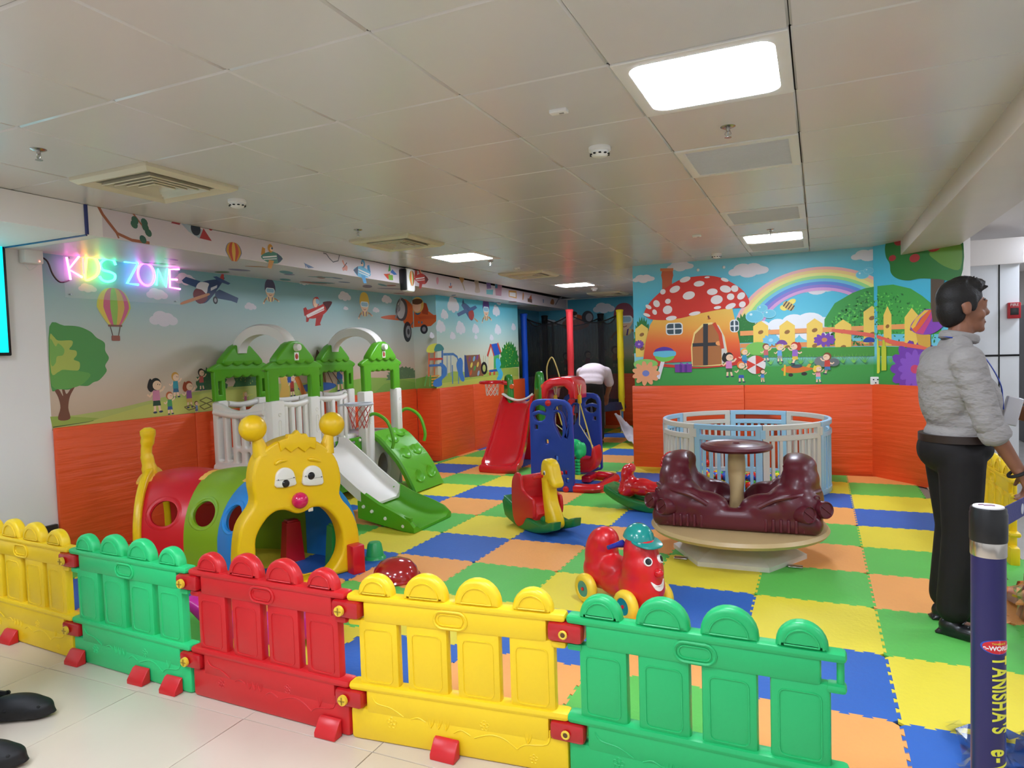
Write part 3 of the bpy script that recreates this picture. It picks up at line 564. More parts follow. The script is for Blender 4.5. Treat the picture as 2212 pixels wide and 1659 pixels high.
# ------------------------------------------------------------------ bulkhead print
p = Print(PL_K); p.grad(2.95, 12.6, [(2.272, 'dcd0d4'), (2.453, 'd6c8ce')]); p.build('mural_band', bh)
p = Print(PL_K); p.line([(2.926,2.467),(2.955,2.415),(2.998,2.366),(3.051,2.308),(3.156,2.279),(3.291,2.279)], .02, 'a8654a'); p.line([(3.041,2.316),(3.06,2.278)], .012, 'a8654a'); p.line([(3.173,2.463),(3.22,2.412),(3.273,2.361)], .012, 'a8654a')
for q in [(3.187,2.416),(3.259,2.414),(3.265,2.382),(3.286,2.348),(3.241,2.296),(3.18,2.388)]: p.ell(q, .025, .03, '3f6a58', .7, n=10)
p.build('mural_vine', bh)
p = Print(PL_K); p.poly([(3.475,2.446),(3.501,2.466),(3.568,2.472),(3.55,2.444)], 'a03a44'); p.poly([(3.551,2.467),(3.596,2.464),(3.782,2.439),(3.725,2.371),(3.631,2.406)], 'a8b4c0'); p.ell([(3.693,2.439)][0], .045, .05, '26303f'); p.poly([(3.766,2.453),(3.84,2.369),(3.725,2.374)], 'b03a40'); p.ell([(3.834,2.467)][0], .02, .02, 'b03a40'); p.build('mural_rocket', bh)
p = Print(PL_K); balloon(p, [(4.057,2.315)][0], .17, .15, ['6a7a9c', 'd09a3a', 'c8503a', 'e0b04a', 'c8503a', 'd09a3a', '6a7a9c'], False); p.build('mural_balloon', bh)
p = Print(PL_K); toy_plane(p, [(4.476,2.324)][0], .24, '4f8a7a', 'd0903a', 1, 'd0903a'); p.build('mural_airplane', bh)
p = Print(PL_K); p.poly([(4.89,2.322),(5.037,2.292),(4.948,2.279)], '4a6a9c'); p.line([(4.907,2.312),(4.922,2.28)], .01, '4a6a9c'); p.build('mural_boat', bh)
p = Print(PL_K); p.line([(5.241,2.459),(5.194,2.462),(5.178,2.442),(5.221,2.442),(5.266,2.405),(5.321,2.376),(5.401,2.397),(5.43,2.473)], .01, '5a5560'); p.build('mural_swirl', bh)
p = Print(PL_K); p.spoly([(5.498,2.352),(5.465,2.398),(5.482,2.412),(5.504,2.378),(5.53,2.368),(5.55,2.352),(5.537,2.313),(5.506,2.316),(5.475,2.307),(5.461,2.336)], 'dc8a72'); p.line([(5.477,2.338),(5.542,2.394)], .01, '6a4a44'); p.build('mural_butterfly', bh)
p = Print(PL_K); toy_plane(p, [(5.811,2.33)][0], .28, '6fb8d8', '4f98c8', -1, '5a9ac0'); p.build('mural_airplane', bh)
p = Print(PL_K); p.poly([(6.285,2.381),(6.322,2.477),(6.341,2.394)], '3f9a4a'); p.poly([(6.193,2.345),(6.326,2.362),(6.284,2.292)], 'd0503a'); p.poly([(6.327,2.378),(6.373,2.413),(6.467,2.364),(6.402,2.355)], '4a7ac0'); p.poly([(6.287,2.347),(6.376,2.349),(6.38,2.294),(6.296,2.29)], '7ab04a'); p.build('mural_pinwheel', bh)
p = Print(PL_K); toy_plane(p, [(6.996,2.37)][0], .3, 'c8403a', 'b03834', 1); p.build('mural_rocket_plane', bh)
p = Print(PL_K); p.spoly([(7.374,2.404),(7.418,2.424),(7.437,2.378),(7.401,2.329),(7.371,2.357)], 'd890a0'); p.build('mural_hand', bh)
p = Print(PL_K); p.poly([(7.696,2.333),(7.801,2.348),(7.781,2.314),(7.711,2.309)], 'c86a4a'); p.line([(7.751,2.381),(7.748,2.341)], .025, '5a7ab0'); p.build('mural_boat', bh)
p = Print(PL_K); p.spoly([(8.009,2.486),(8.16,2.5),(8.116,2.421),(8.066,2.408)], 'c0904a'); p.line([(8.089,2.41),(8.165,2.315)], .03, 'b0a080'); p.build('mural_balloon', bh)
p = Print(PL_K); p.spoly([(8.47,2.468),(8.593,2.488),(8.608,2.41),(8.643,2.324),(8.478,2.312),(8.505,2.401)], 'c0a890'); p.poly([(8.868,2.485),(9.003,2.514),(9.039,2.407),(8.883,2.386)], '8a70a8'); p.poly([(8.86,2.376),(9.106,2.394),(9.087,2.319),(8.864,2.312)], '6ac0c8'); p.poly([(9.173,2.492),(9.443,2.505),(9.404,2.321),(9.192,2.316)], 'c08a9a'); p.poly([(9.182,2.483),(9.275,2.491),(9.27,2.425),(9.177,2.422)], '4a8aa8'); p.build('mural_toys', bh)
p = Print(PL_K); p.poly([(9.698,2.429),(10.022,2.443),(10.023,2.322),(9.701,2.331)], 'd8a04a'); p.poly([(9.732,2.402),(9.992,2.41),(9.987,2.34),(9.727,2.343)], 'efeae4'); p.build('mural_bus', bh)
p = Print(PL_K); p.spoly([(10.306,2.443),(10.348,2.405),(10.313,2.32),(10.274,2.328)], 'c08a4a'); p.poly([(10.543,2.338),(10.687,2.432),(10.72,2.324)], 'c0603a'); p.line([(10.513,2.328),(10.719,2.319)], .06, '6a4a3a'); p.build('mural_sailboat', bh)
p = Print(PL_K); p.line([(11.287,2.388),(11.282,2.325)], .05, '6a7a9c'); p.spoly([(11.662,2.356),(11.751,2.42),(11.863,2.405),(11.857,2.33),(11.687,2.325)], 'b0703a'); p.line([(11.943,2.326),(12.128,2.44),(12.344,2.492)], .03, '7a7a88'); p.build('mural_toys', bh)
p = Print(Plane((0, 0, 2.27), (0, 1, 0), (0, 0, -1)))
pu = p.pl; pu.v = Vector((1, 0, 0))
p.poly([(2.95, -5.08), (12.6, -5.08), (12.6, -4.48), (2.95, -4.2)], 'd3ccd0')
ru = random.Random(11)
for k in range(34):
    y = ru.uniform(3.6, 11); p.ell((y, ru.uniform(-5.0, -4.45)), ru.uniform(.06, .22), ru.uniform(.03, .07), ru.choice(['a04a40', '4a8a90', '4a5f8a', 'b87a40', '7a6a90', '5a8a50']), ru.uniform(-.6, .6), 12)
p.build('mural_underside', bh)
struct(G().tube([(bk(2.84)+.004, 2.84, 2.27), (bk(2.84)+.004, 2.84, 2.455)], .012, 6).obj('trim_2', mat('navy_edge', '25306a', .4)))
struct(G().tube([(bk(2.84), 2.84, 2.266), (-5.08, 2.84, 2.266)], .006, 6).obj('trim_3', MATS['navy_edge']))
# ------------------------------------------------------------------ mushroom wall
p = Print(PL_M).grad(-2.05, .54, [(.98, '3f9a48'), (1.2, '46a04a'), (1.32, '8ed2de'), (1.6, '72cbe0'), (1.95, '52bfdc'), (2.3, '6cc3da'), (2.46, '8ccad8')]); p.build('mural_sky', wm)
p = Print(PL_N).grad(0, .93, [(.98, '3f9a48'), (1.2, '46a04a'), (1.32, '7ecfe2'), (1.8, '45bbe0'), (2.46, '5cc4de')]); p.build('mural_sky', wn)
for q, w in zip([(-1.476,2.416),(-0.714,2.313),(-1.916,2.301),(-0.003,2.074),(0.497,2.376)], (.3, .42, .26, .42, .32)):
    p = Print(PL_M)
    for dx, dy, r in ((-.36, -.1, .16), (.36, -.08, .16), (-.15, .05, .24), (.12, .06, .22), (0, -.12, .25), (.25, -.06, .2), (-.27, -.06, .18)): p.ell((q[0]+dx*w, q[1]+dy*w*.5), r*w, r*w*.62, 'e4dde4', n=16)
    p.build('mural_cloud', wm)
# rainbow
p = Print(PL_M); c0 = [(0.007,1.521)][0]; A = [(0.029,2.286)][0]; B = [(-0.865,1.806)][0]
R0 = A[1]-c0[1]
bands = ['f4b8b4', 'f6d48e', 'f0ea8c', '9edc8c', '6fc4e0', '5f86d8', '8f7ad0', 'd9a0d4']
for k, cc in enumerate(bands):
    ra, rb = R0*(1-.042*k), R0*(1-.042*(k+1)); L, Q = [], []
    for i in range(25):
        a = math.radians(172-(172-42)*i/24); L.append((c0[0]+ra*1.19*math.cos(a), c0[1]+ra*math.sin(a))); Q.append((c0[0]+rb*1.19*math.cos(a), c0[1]+rb*math.sin(a)))
    for i in range(24): p.poly([L[i], L[i+1], Q[i+1], Q[i]], cc)
p.build('mural_rainbow', wm)
p = Print(PL_M)
for q, r in zip([(-0.411,1.668),(-0.244,1.693),(-0.08,1.685),(0.052,1.647),(-0.582,1.659),(-0.306,1.582),(-0.066,1.572),(0.138,1.564)], (.16, .2, .24, .2, .15, .2, .2, .2)): p.ell(q, r*.62, r*.45, 'eef0f6')
p.build('mural_cloud_bank', wm)
p = Print(PL_M); bush(p, [(-1.944,1.399)][0], .22, .42, n=50, seed=11); bush(p, [(-0.758,1.483)][0], .3, .32, n=50, seed=12); p.build('mural_bush', wm)
p = Print(PL_M); e = [(0.067,1.71),(0.17,1.88),(0.341,1.98),(0.453,2.019),(0.581,2.039),(0.578,1.53),(0.066,1.631)]; p.poly(e, '3f9a48'); lay = PL_M.layer(e)
rb_ = random.Random(21)
for k in range(420):
    q = (rb_.uniform(e[0][0], .53), rb_.uniform(1.42, 2.02))
    t = (q[0]-e[0][0])/(e[4][0]-e[0][0])
    if q[1] > 1.60+.40*math.sin(min(1, t)*PI/2): continue
    an = rb_.uniform(0, PI); s_ = rb_.uniform(.012, .022); dx, dy = math.cos(an)*s_, math.sin(an)*s_
    p.poly([(q[0]-dx, q[1]-dy), (q[0]-dy*.5, q[1]+dx*.5), (q[0]+dx, q[1]+dy), (q[0]+dy*.5, q[1]-dx*.5)], rb_.choice(['2a6e36', '58c04e', '6ecb5a', '347f3e']), lay+k % 3)
PL_M.B[-1] = PL_M.B[-1][:4]+(lay+2,); p.build('mural_tree_crown', wm)
p = Print(PL_N); e = [(0.057,2.035),(0.258,2.03),(0.469,1.967),(0.602,1.882),(0.699,1.803),(0.778,1.741),(0.809,1.614),(0.809,1.502),(0.053,1.53)]; p.poly(e, '48a64c'); lay = PL_N.layer(e)
for k in range(330):
    q = (rb_.uniform(0, .85), rb_.uniform(1.42, 2.0))
    if q[1] > 1.98-.5*max(0, q[0]-.25): continue
    an = rb_.uniform(0, PI); s_ = rb_.uniform(.012, .022); dx, dy = math.cos(an)*s_, math.sin(an)*s_
    p.poly([(q[0]-dx, q[1]-dy), (q[0]-dy*.5, q[1]+dx*.5), (q[0]+dx, q[1]+dy), (q[0]+dy*.5, q[1]-dx*.5)], rb_.choice(['2a6e36', '58c04e', '74d060', '347f3e']), lay+k % 3)
PL_N.B[-1] = PL_N.B[-1][:4]+(lay+2,); p.build('mural_tree_crown', wn)
# painted garden fence
p = Print(PL_M); p.poly([(-0.812,1.619),(0.578,1.624),(0.578,1.574),(-0.812,1.565)], 'f0a262'); p.poly([(-0.814,1.476),(0.577,1.46),(0.577,1.406),(-0.814,1.426)], 'ec9a5c')
for q in [(-0.59,1.427),(-0.312,1.418),(-0.032,1.426),(0.249,1.401),(0.527,1.532),(-1.952,1.453)]:
    w, h0, h1 = .075, -.05, .33
    if q[1] > 1.35: h0, h1, w = -.1, .24, .08
    p.poly([(q[0]-w, q[1]+h0), (q[0]+w, q[1]+h0), (q[0]+w, q[1]+h1), (q[0], q[1]+h1+.06), (q[0]-w, q[1]+h1)], 'f4cf62')
    for d in (.05, .22): p.ell((q[0], q[1]+d+(-.05 if h0 == -.1 else 0)), .03, .022, '9a6a3a', .4, n=10)
p.build('mural_picket_fence', wm)
p = Print(PL_N); p.poly([(0.054,1.623),(0.432,1.619),(0.601,1.596),(0.601,1.55),(0.432,1.567),(0.053,1.573)], 'f0a262'); p.poly([(0.052,1.46),(0.698,1.428),(0.698,1.379),(0.052,1.406)], 'ec9a5c')
for q, w in zip([(0.185,1.525),(0.48,1.485)], (.05, .085)):
    p.poly([(q[0]-w, q[1]-.12), (q[0]+w, q[1]-.12), (q[0]+w, q[1]+.2), (q[0], q[1]+.29), (q[0]-w, q[1]+.2)], 'f4cf62'); p.ell((q[0], q[1]+.08), .025, .02, '9a6a3a', .4, n=10); p.ell((q[0], q[1]-.06), .025, .02, '9a6a3a', .4, n=10)
p.build('mural_picket_fence', wn)
p = Print(PL_M); p.poly([(-0.791,1.417),(0.577,1.398),(0.576,1.297),(-0.808,1.317)], '4a9a40')
for k in range(15):
    x = -1.02+.105*k
    for a in (-.8, -.45, -.1, .3, .7): p.poly([(x, 1.23), (x+.012, 1.23), (x+math.sin(a)*.11, 1.24+.1*math.cos(a))], ('6fc050', '85cf5a')[k % 2])
p.build('mural_grass', wm)
p = Print(PL_N); p.poly([(0.052,1.398),(0.698,1.379),(0.698,1.294),(0.051,1.297)], '4a9a40')
for x in (.12, .22, .33, .44): 
    for a in (-.8, -.45, -.1, .3, .7): p.poly([(x, 1.23), (x+.012, 1.23), (x+math.sin(a)*.1, 1.24+.09*math.cos(a))], '6fc050')
p.build('mural_grass', wn)
# mushroom house
p = Print(PL_M)
st = [("M d 90 905", "M d 755 905")]
def lerp2(a, b, t): return (a[0]+(b[0]-a[0])*t, a[1]+(b[1]-a[1])*t)
Lf = [(-1.793,1.818),(-1.848,1.733),(-1.906,1.522),(-1.947,1.265)]; Rt = [(-0.896,1.892),(-0.854,1.688),(-0.818,1.485),(-0.808,1.3)]; cols = [lin('f2c65c'), lin('f2b04c'), lin('ea6a34'), lin('d83a2c')]
p.gquads(list(zip(Lf, Rt)), cols)
p.spoly([(-1.947,1.283),(-1.663,1.259),(-1.354,1.218),(-1.069,1.229),(-0.808,1.308),(-0.809,1.241),(-1.07,1.212),(-1.354,1.201),(-1.752,1.235)], 'd23a2c')
p.poly([(-1.362,1.227),(-1.367,1.452),(-1.33,1.623),(-1.227,1.722),(-1.127,1.734),(-1.045,1.697),(-0.982,1.558),(-0.95,1.354),(-0.941,1.303),(-1.037,1.229),(-1.202,1.223)], 'f6d98a')
p.poly([(-1.127,1.731),(-1.045,1.688),(-0.99,1.559),(-0.956,1.354),(-0.945,1.306),(-1.017,1.245),(-1.023,1.56),(-1.062,1.68)], 'd8d2cc')
p.poly([(-1.35,1.23),(-1.353,1.451),(-1.316,1.605),(-1.219,1.696),(-1.111,1.713),(-1.043,1.612),(-1.02,1.458),(-1.023,1.245),(-1.202,1.232)], 'b06f3e')
p.line([(-1.195,1.72),(-1.204,1.237)], .055, '33353a'); p.line([(-1.349,1.477),(-1.057,1.48)], .04, '33353a'); p.ell([(-1.05,1.488)][0], .035, .026, 'f0a060'); p.line([(-1.102,1.725),(-1.034,1.594),(-1.01,1.424)], .04, 'd0492e')
for q, w in zip([(-1.558,1.676),(-0.873,1.68)], (.2, .1)):
    p.poly(rrect(q[0], q[1], w, .145, .04), 'e4e8ea'); p.poly(rrect(q[0], q[1], w*.86, .122, .03), '3f525c'); p.line([(q[0]-w/2, q[1]), (q[0]+w/2, q[1])], .014, 'e8ecee'); p.line([(q[0], q[1]-.07), (q[0], q[1]+.07)], .016, 'e8ecee')
p.line([(-1.164,1.813),(-1.151,1.769)], .02, '8a4a30'); p.poly([(-1.184,1.771),(-1.134,1.786),(-1.14,1.769)], 'c05a30'); p.build('mural_mushroom_house', wm)
p = Print(PL_M); p.poly([(-1.694,2.154),(-1.692,2.267),(-1.703,2.321),(-1.689,2.386),(-1.565,2.376),(-1.559,2.31),(-1.574,2.259),(-1.579,2.155)], 'c9603a'); p.poly([(-1.713,2.405),(-1.557,2.396),(-1.558,2.362),(-1.711,2.37)], 'd97a4a')
p.spoly([(-1.907,1.859),(-1.897,1.929),(-1.805,2.047),(-1.645,2.168),(-1.454,2.259),(-1.217,2.279),(-1.053,2.255),(-0.892,2.176),(-0.765,2.068),(-0.711,1.964),(-0.72,1.915),(-0.784,1.885),(-0.993,1.88),(-1.258,1.843),(-1.462,1.802),(-1.653,1.785),(-1.828,1.802)], 'd9382c')
for x in (("M d 118 570", 10)): pass
for q, rx, ry, ro in zip([(-1.542,2.144),(-1.42,2.251),(-1.261,2.19),(-1.113,2.087),(-1.381,2.061),(-1.065,1.992),(-0.965,2.109),(-0.91,2.017),(-0.795,2.019),(-0.864,2.107),(-1.627,2.007),(-1.763,1.987),(-1.684,2.124),(-1.633,1.906),(-1.788,1.887),(-1.884,1.858),(-1.591,1.805),(-1.861,1.954),(-0.783,1.922),(-0.912,1.909),(-1.317,1.846),(-1.058,1.901),(-1.168,2.258),(-0.972,2.215)], (.085, .085, .082, .08, .095, .09, .085, .055, .05, .055, .045, .05, .045, .075, .035, .025, .085, .03, .05, .08, .09, .055, .04, .06), (.042, .034, .036, .042, .052, .058, .045, .042, .052, .042, .034, .05, .034, .056, .038, .05, .03, .045, .038, .034, .024, .02, .012, .022), (.35, .25, .05, .0, .2, .1, -.3, -.1, -.9, -.6, .2, .6, .6, .3, .5, 1.2, .1, 1.0, .5, .35, .15, .1, 0, -.4)): p.ell(q, rx*.75, ry*.9, 'efe6e4', ro)
p.build('mural_mushroom_cap', wm)
# lollipop, gift, flowers, ball
p = Print(PL_M); p.ell([(-0.624,1.412)][0], .13, .075, '7fc45a'); p.ell([(-1.911,1.265)][0], .15, .06, '8fcf6a'); p.build('mural_mounds', wm)
p = Print(PL_M); p.line([(-1.701,1.295),(-1.764,1.084)], .045, 'e6e2e6'); c = [(-1.679,1.374)][0]
p.spoly([(-1.798,1.395),(-1.783,1.439),(-1.694,1.466),(-1.599,1.445),(-1.56,1.388),(-1.679,1.374)], '5a3aa8'); p.spoly([(-1.816,1.381),(-1.783,1.412),(-1.573,1.415),(-1.543,1.374),(-1.574,1.35),(-1.679,1.339),(-1.785,1.35)], '6ac4e0'); p.spoly([(-1.793,1.356),(-1.679,1.339),(-1.566,1.353),(-1.593,1.31),(-1.68,1.286),(-1.759,1.305)], '74cc58'); p.build('mural_lollipop', wm)
p = Print(PL_M); p.poly([(-1.562,1.252),(-1.357,1.253),(-1.363,1.157),(-1.557,1.157)], '7a3a9c'); p.line([(-1.49,1.255),(-1.492,1.156)], .03, '5a2a86'); p.line([(-1.43,1.254),(-1.432,1.155)], .03, '5a2a86'); p.spoly([(-1.456,1.255),(-1.498,1.277),(-1.487,1.25),(-1.452,1.242),(-1.412,1.271),(-1.404,1.245)], '8a4ab0'); p.build('mural_gift', wm)
def flower(pr, c, r, col, mid, n=11, sq_=.8):
    for k in range(n):
        a = 2*PI*k/n; pr.ell((c[0]+math.cos(a)*r*.6, c[1]+math.sin(a)*r*.6*sq_), r*.42, r*.2, col, a, 10)
    pr.ell(c, r*.26, r*.22, mid, n=12)
p = Print(PL_M); p.line([(-1.942,1.096),(-1.953,1.015)], .012, '4a8a40'); flower(p, [(-1.91,1.152)][0], .17, 'f2a878', '7a86c8'); p.build('mural_flower', wm)
p = Print(PL_M); flower(p, [(0.065,1.487)][0], .11, '7a4ab0', 'd08a5a', sq_=.5); p.build('mural_flower', wm)
p = Print(PL_M); flower(p, [(-0.483,1.503)][0], .09, '7ac4e4', 'b0dcec', sq_=.6); p.build('mural_flower', wm)
p = Print(PL_M); flower(p, [(-1.985,1.507)][0], .06, '7a4ab0', 'd0a0e0'); p.build('mural_flower', wm)
p = Print(PL_M); p.spoly([(-0.425,1.455),(-0.398,1.495),(-0.368,1.502),(-0.33,1.488),(-0.315,1.448)], '7a4a9c'); p.line([(-0.368,1.453),(-0.369,1.404)], .03, 'e0d0d8'); p.build('mural_toadstool', wm)
p = Print(PL_M); p.spoly([(0.447,1.449),(0.464,1.491),(0.506,1.499),(0.575,1.471),(0.577,1.445)], '2f4aa8'); p.line([(0.512,1.447),(0.516,1.416)], .03, 'b07050'); p.build('mural_toadstool', wm)
p = Print(PL_N); flower(p, [(0.524,1.164)][0], .3, '7a44b0', 'd04a70', 14, .95); flower(p, [(0.524,1.164)][0], .2, '8f5ac8', 'd04a70', 12, .95); p.build('mural_flower', wn)
p = Print(PL_M); c = [(-0.647,1.229)][0]
for k in range(6): 
    a0, a1 = PI/2+k*PI/3, PI/2+(k+1)*PI/3; p.poly([c]+[(c[0]+.105*math.cos(a0+(a1-a0)*i/6), c[1]+.105*math.sin(a0+(a1-a0)*i/6)) for i in range(7)], ('e8dedc', 'd8402f')[k % 2])
p.build('mural_beach_ball', wm)
p = Print(PL_M); p.ell([(0.051,1.251)][0], .09, .06, '7a7f80'); p.ell([(0.15,1.241)][0], .06, .045, '6c7274'); p.build('mural_stones', wm)
p = Print(PL_M); p.spoly([(-0.379,1.166),(-0.341,1.198),(-0.219,1.212),(-0.115,1.193),(-0.044,1.176),(-0.13,1.145),(-0.205,1.13),(-0.311,1.132)], 'e0762f'); p.poly([(-0.122,1.194),(-0.096,1.23),(-0.067,1.225),(-0.088,1.185)], 'e8b040'); p.ell([(-0.219,1.204)][0], .06, .02, '4a5560'); p.line([(-0.34,1.222),(-0.345,1.099)], .02, 'e8c03a'); p.ell([(-0.281,1.107)][0], .025, .02, '33302e'); p.ell([(-0.142,1.118)][0], .03, .02, '33302e'); p.build('mural_toy_plane', wm)
p = Print(PL_M); c = [(-0.295,1.879)][0]; p.ell((c[0]+.03, c[1]+.04), .05, .03, 'f2e06a', .5); p.ell((c[0]-.05, c[1]-.02), .04, .03, 'f2e06a', -.4); p.ell(c, .065, .042, 'd8b86a', -.7)
for k in (-.035, -.01, .015, .04): p.line([(c[0]+k-.02, c[1]-k*.7-.028), (c[0]+k+.02, c[1]-k*.7+.028)], .012, '4a3426')
p.build('mural_bee', wm)
for q, r in zip([(-0.651,1.778),(-0.571,1.865),(-0.495,1.8),(0.44,2.168),(0.499,2.205)], (.1, .06, .07, .065, .05)):
    p = Print(PL_M); p.ell(q, r, r*.72, '8fd2e2'); p.ell(q, r*.88, r*.62, '70c6de'); p.ell((q[0]-r*.4, q[1]+r*.25), r*.16, r*.14, 'd8f0f4', n=10); p.build('mural_bubble', wm)
for q, h, a, b, c, gl, f in (([(-0.941,1.091)][0], .35, 'd98ac0', '3f6a3a', '241f20', True, 1), ([(-0.77,1.206)][0], .26, '3f9ac0', '3a6ab0', 'f0b04a', False, 1), ([(-0.809,1.027)][0], .3, '4fa050', '3a5ab0', 'f07a2a', False, 1), ([(-0.537,1.263)][0], .25, 'd06a6a', '3f8a9a', '8a4a30', False, 1), ([(-0.393,1.252)][0], .25, '6aa8e0', '9a9aa8', 'f0c86a', False, 1), ([(-0.234,1.228)][0], .3, '9a6ac0', 'e8c04a', 'c83a26', True, -1), ([(-0.578,1.024)][0], .19, '4a8ad0', 'd8a080', '7a4a2a', False, 1), ([(0.091,1.109)][0], .29, 'd0453a', '4a7ab0', '8a4a2a', False, -1), ([(-0.001,1.014)][0], .24, 'f0a0b0', '6ac0c8', 'f0d04a', True, 1)):
    p = Print(PL_M); kid(p, q, h*.86, a, b, c, girl=gl, flip=f); p.build('mural_child', wm)
# seesaw, rainbow muffin and tree on the angled wall
p = Print(PL_M); p.spoly([(0.138,1.588),(0.167,1.602),(0.38,1.57),(0.578,1.523),(0.577,1.488),(0.38,1.526),(0.167,1.566)], 'ea6a5a'); p.build('mural_seesaw', wm)
p = Print(PL_N); p.poly([(0.053,1.522),(0.218,1.471),(0.431,1.425),(0.682,1.386),(0.682,1.348),(0.431,1.384),(0.217,1.425),(0.052,1.488)], 'ea6a5a'); p.poly([(0.056,1.476),(0.073,1.475),(0.077,1.39),(0.094,1.382),(0.092,1.135),(0.08,1.115),(0.053,1.114)], 'd8dc4a'); p.poly([(0.128,1.466),(0.153,1.465),(0.158,1.404),(0.176,1.396),(0.175,1.147),(0.113,1.143),(0.113,1.397),(0.128,1.405)], 'c8d040'); p.build('mural_seesaw', wn)
p = Print(PL_M); p.poly([(0.555,1.375),(0.566,1.476),(0.579,1.476),(0.577,1.113),(0.559,1.113)], 'd8dc4a'); p.build('mural_seesaw_post', wm)
p = Print(PL_N); p.poly([(0.534,1.527),(0.698,1.499),(0.698,1.365),(0.559,1.41)], 'd8aa4a'); p.spoly([(0.47,1.588),(0.535,1.671),(0.635,1.744),(0.715,1.742),(0.763,1.7),(0.832,1.64),(0.84,1.584),(0.746,1.519),(0.634,1.502),(0.517,1.527)], '8a4ab8')
p.poly([(0.475,1.587),(0.535,1.669),(0.635,1.74),(0.683,1.74),(0.585,1.668),(0.535,1.599),(0.509,1.554)], 'f0c04a'); p.poly([(0.492,1.56),(0.543,1.599),(0.601,1.668),(0.683,1.74),(0.718,1.738),(0.667,1.664),(0.585,1.568),(0.534,1.524)], 'e86a3a'); p.poly([(0.538,1.524),(0.593,1.568),(0.675,1.663),(0.723,1.736),(0.747,1.722),(0.699,1.633),(0.617,1.509)], 'd04a86'); p.build('mural_cupcake', wn)
p = Print(PL_N); p.poly([(0.703,2.041),(0.702,1.773),(0.723,1.622),(0.848,1.615),(0.846,2.025)], '5a4a3c')
p.spoly([(0.167,2.413),(0.193,2.489),(0.263,2.511),(0.515,2.479),(0.665,2.464),(1.014,2.402),(1.014,2.005),(0.784,2.026),(0.589,2.054),(0.448,2.05),(0.315,2.085),(0.24,2.151),(0.226,2.244),(0.181,2.319)], '2f7a36'); p.spoly([(0.689,2.289),(0.856,2.326),(1.014,2.331),(1.014,2.097),(0.878,2.125),(0.761,2.204)], '6a9a3a')
for q, rx in zip([(0.344,2.455),(0.74,2.345),(0.259,2.299),(0.524,2.261)], (.062, .08, .045, .06)): p.ell(q, rx, rx*.68, 'b03438')
p.build('mural_apple_tree', wn)
sw = thing('wall_socket', 'white wall socket with marks at the bottom of the mural corner', 'socket', (0.555, 8.165, 1.035))
G().box((0, 0, 0), (.1, .03, .085), .006).obj('socket_plate', fwhite, sw)
for dx, dz in ((-.02, .012), (.02, .012), (0, -.022)): G().box((dx, -.015, dz), (.014, .004, .012), .001).obj('socket_hole', dark, sw)
for q in (( -1.27, 2.35), (-.98, 2.36)): tag(G().lathe([(0, -.006), (.016, -.006), (.018, 0), (.01, .012), (0, .014)], 14, T((q[0], 8.19, q[1])) @ RX(PI/2)).obj('wall_fixing', fwhite), 'small white round fixing on the blue mural sky', 'fixing', 'white wall fixings')
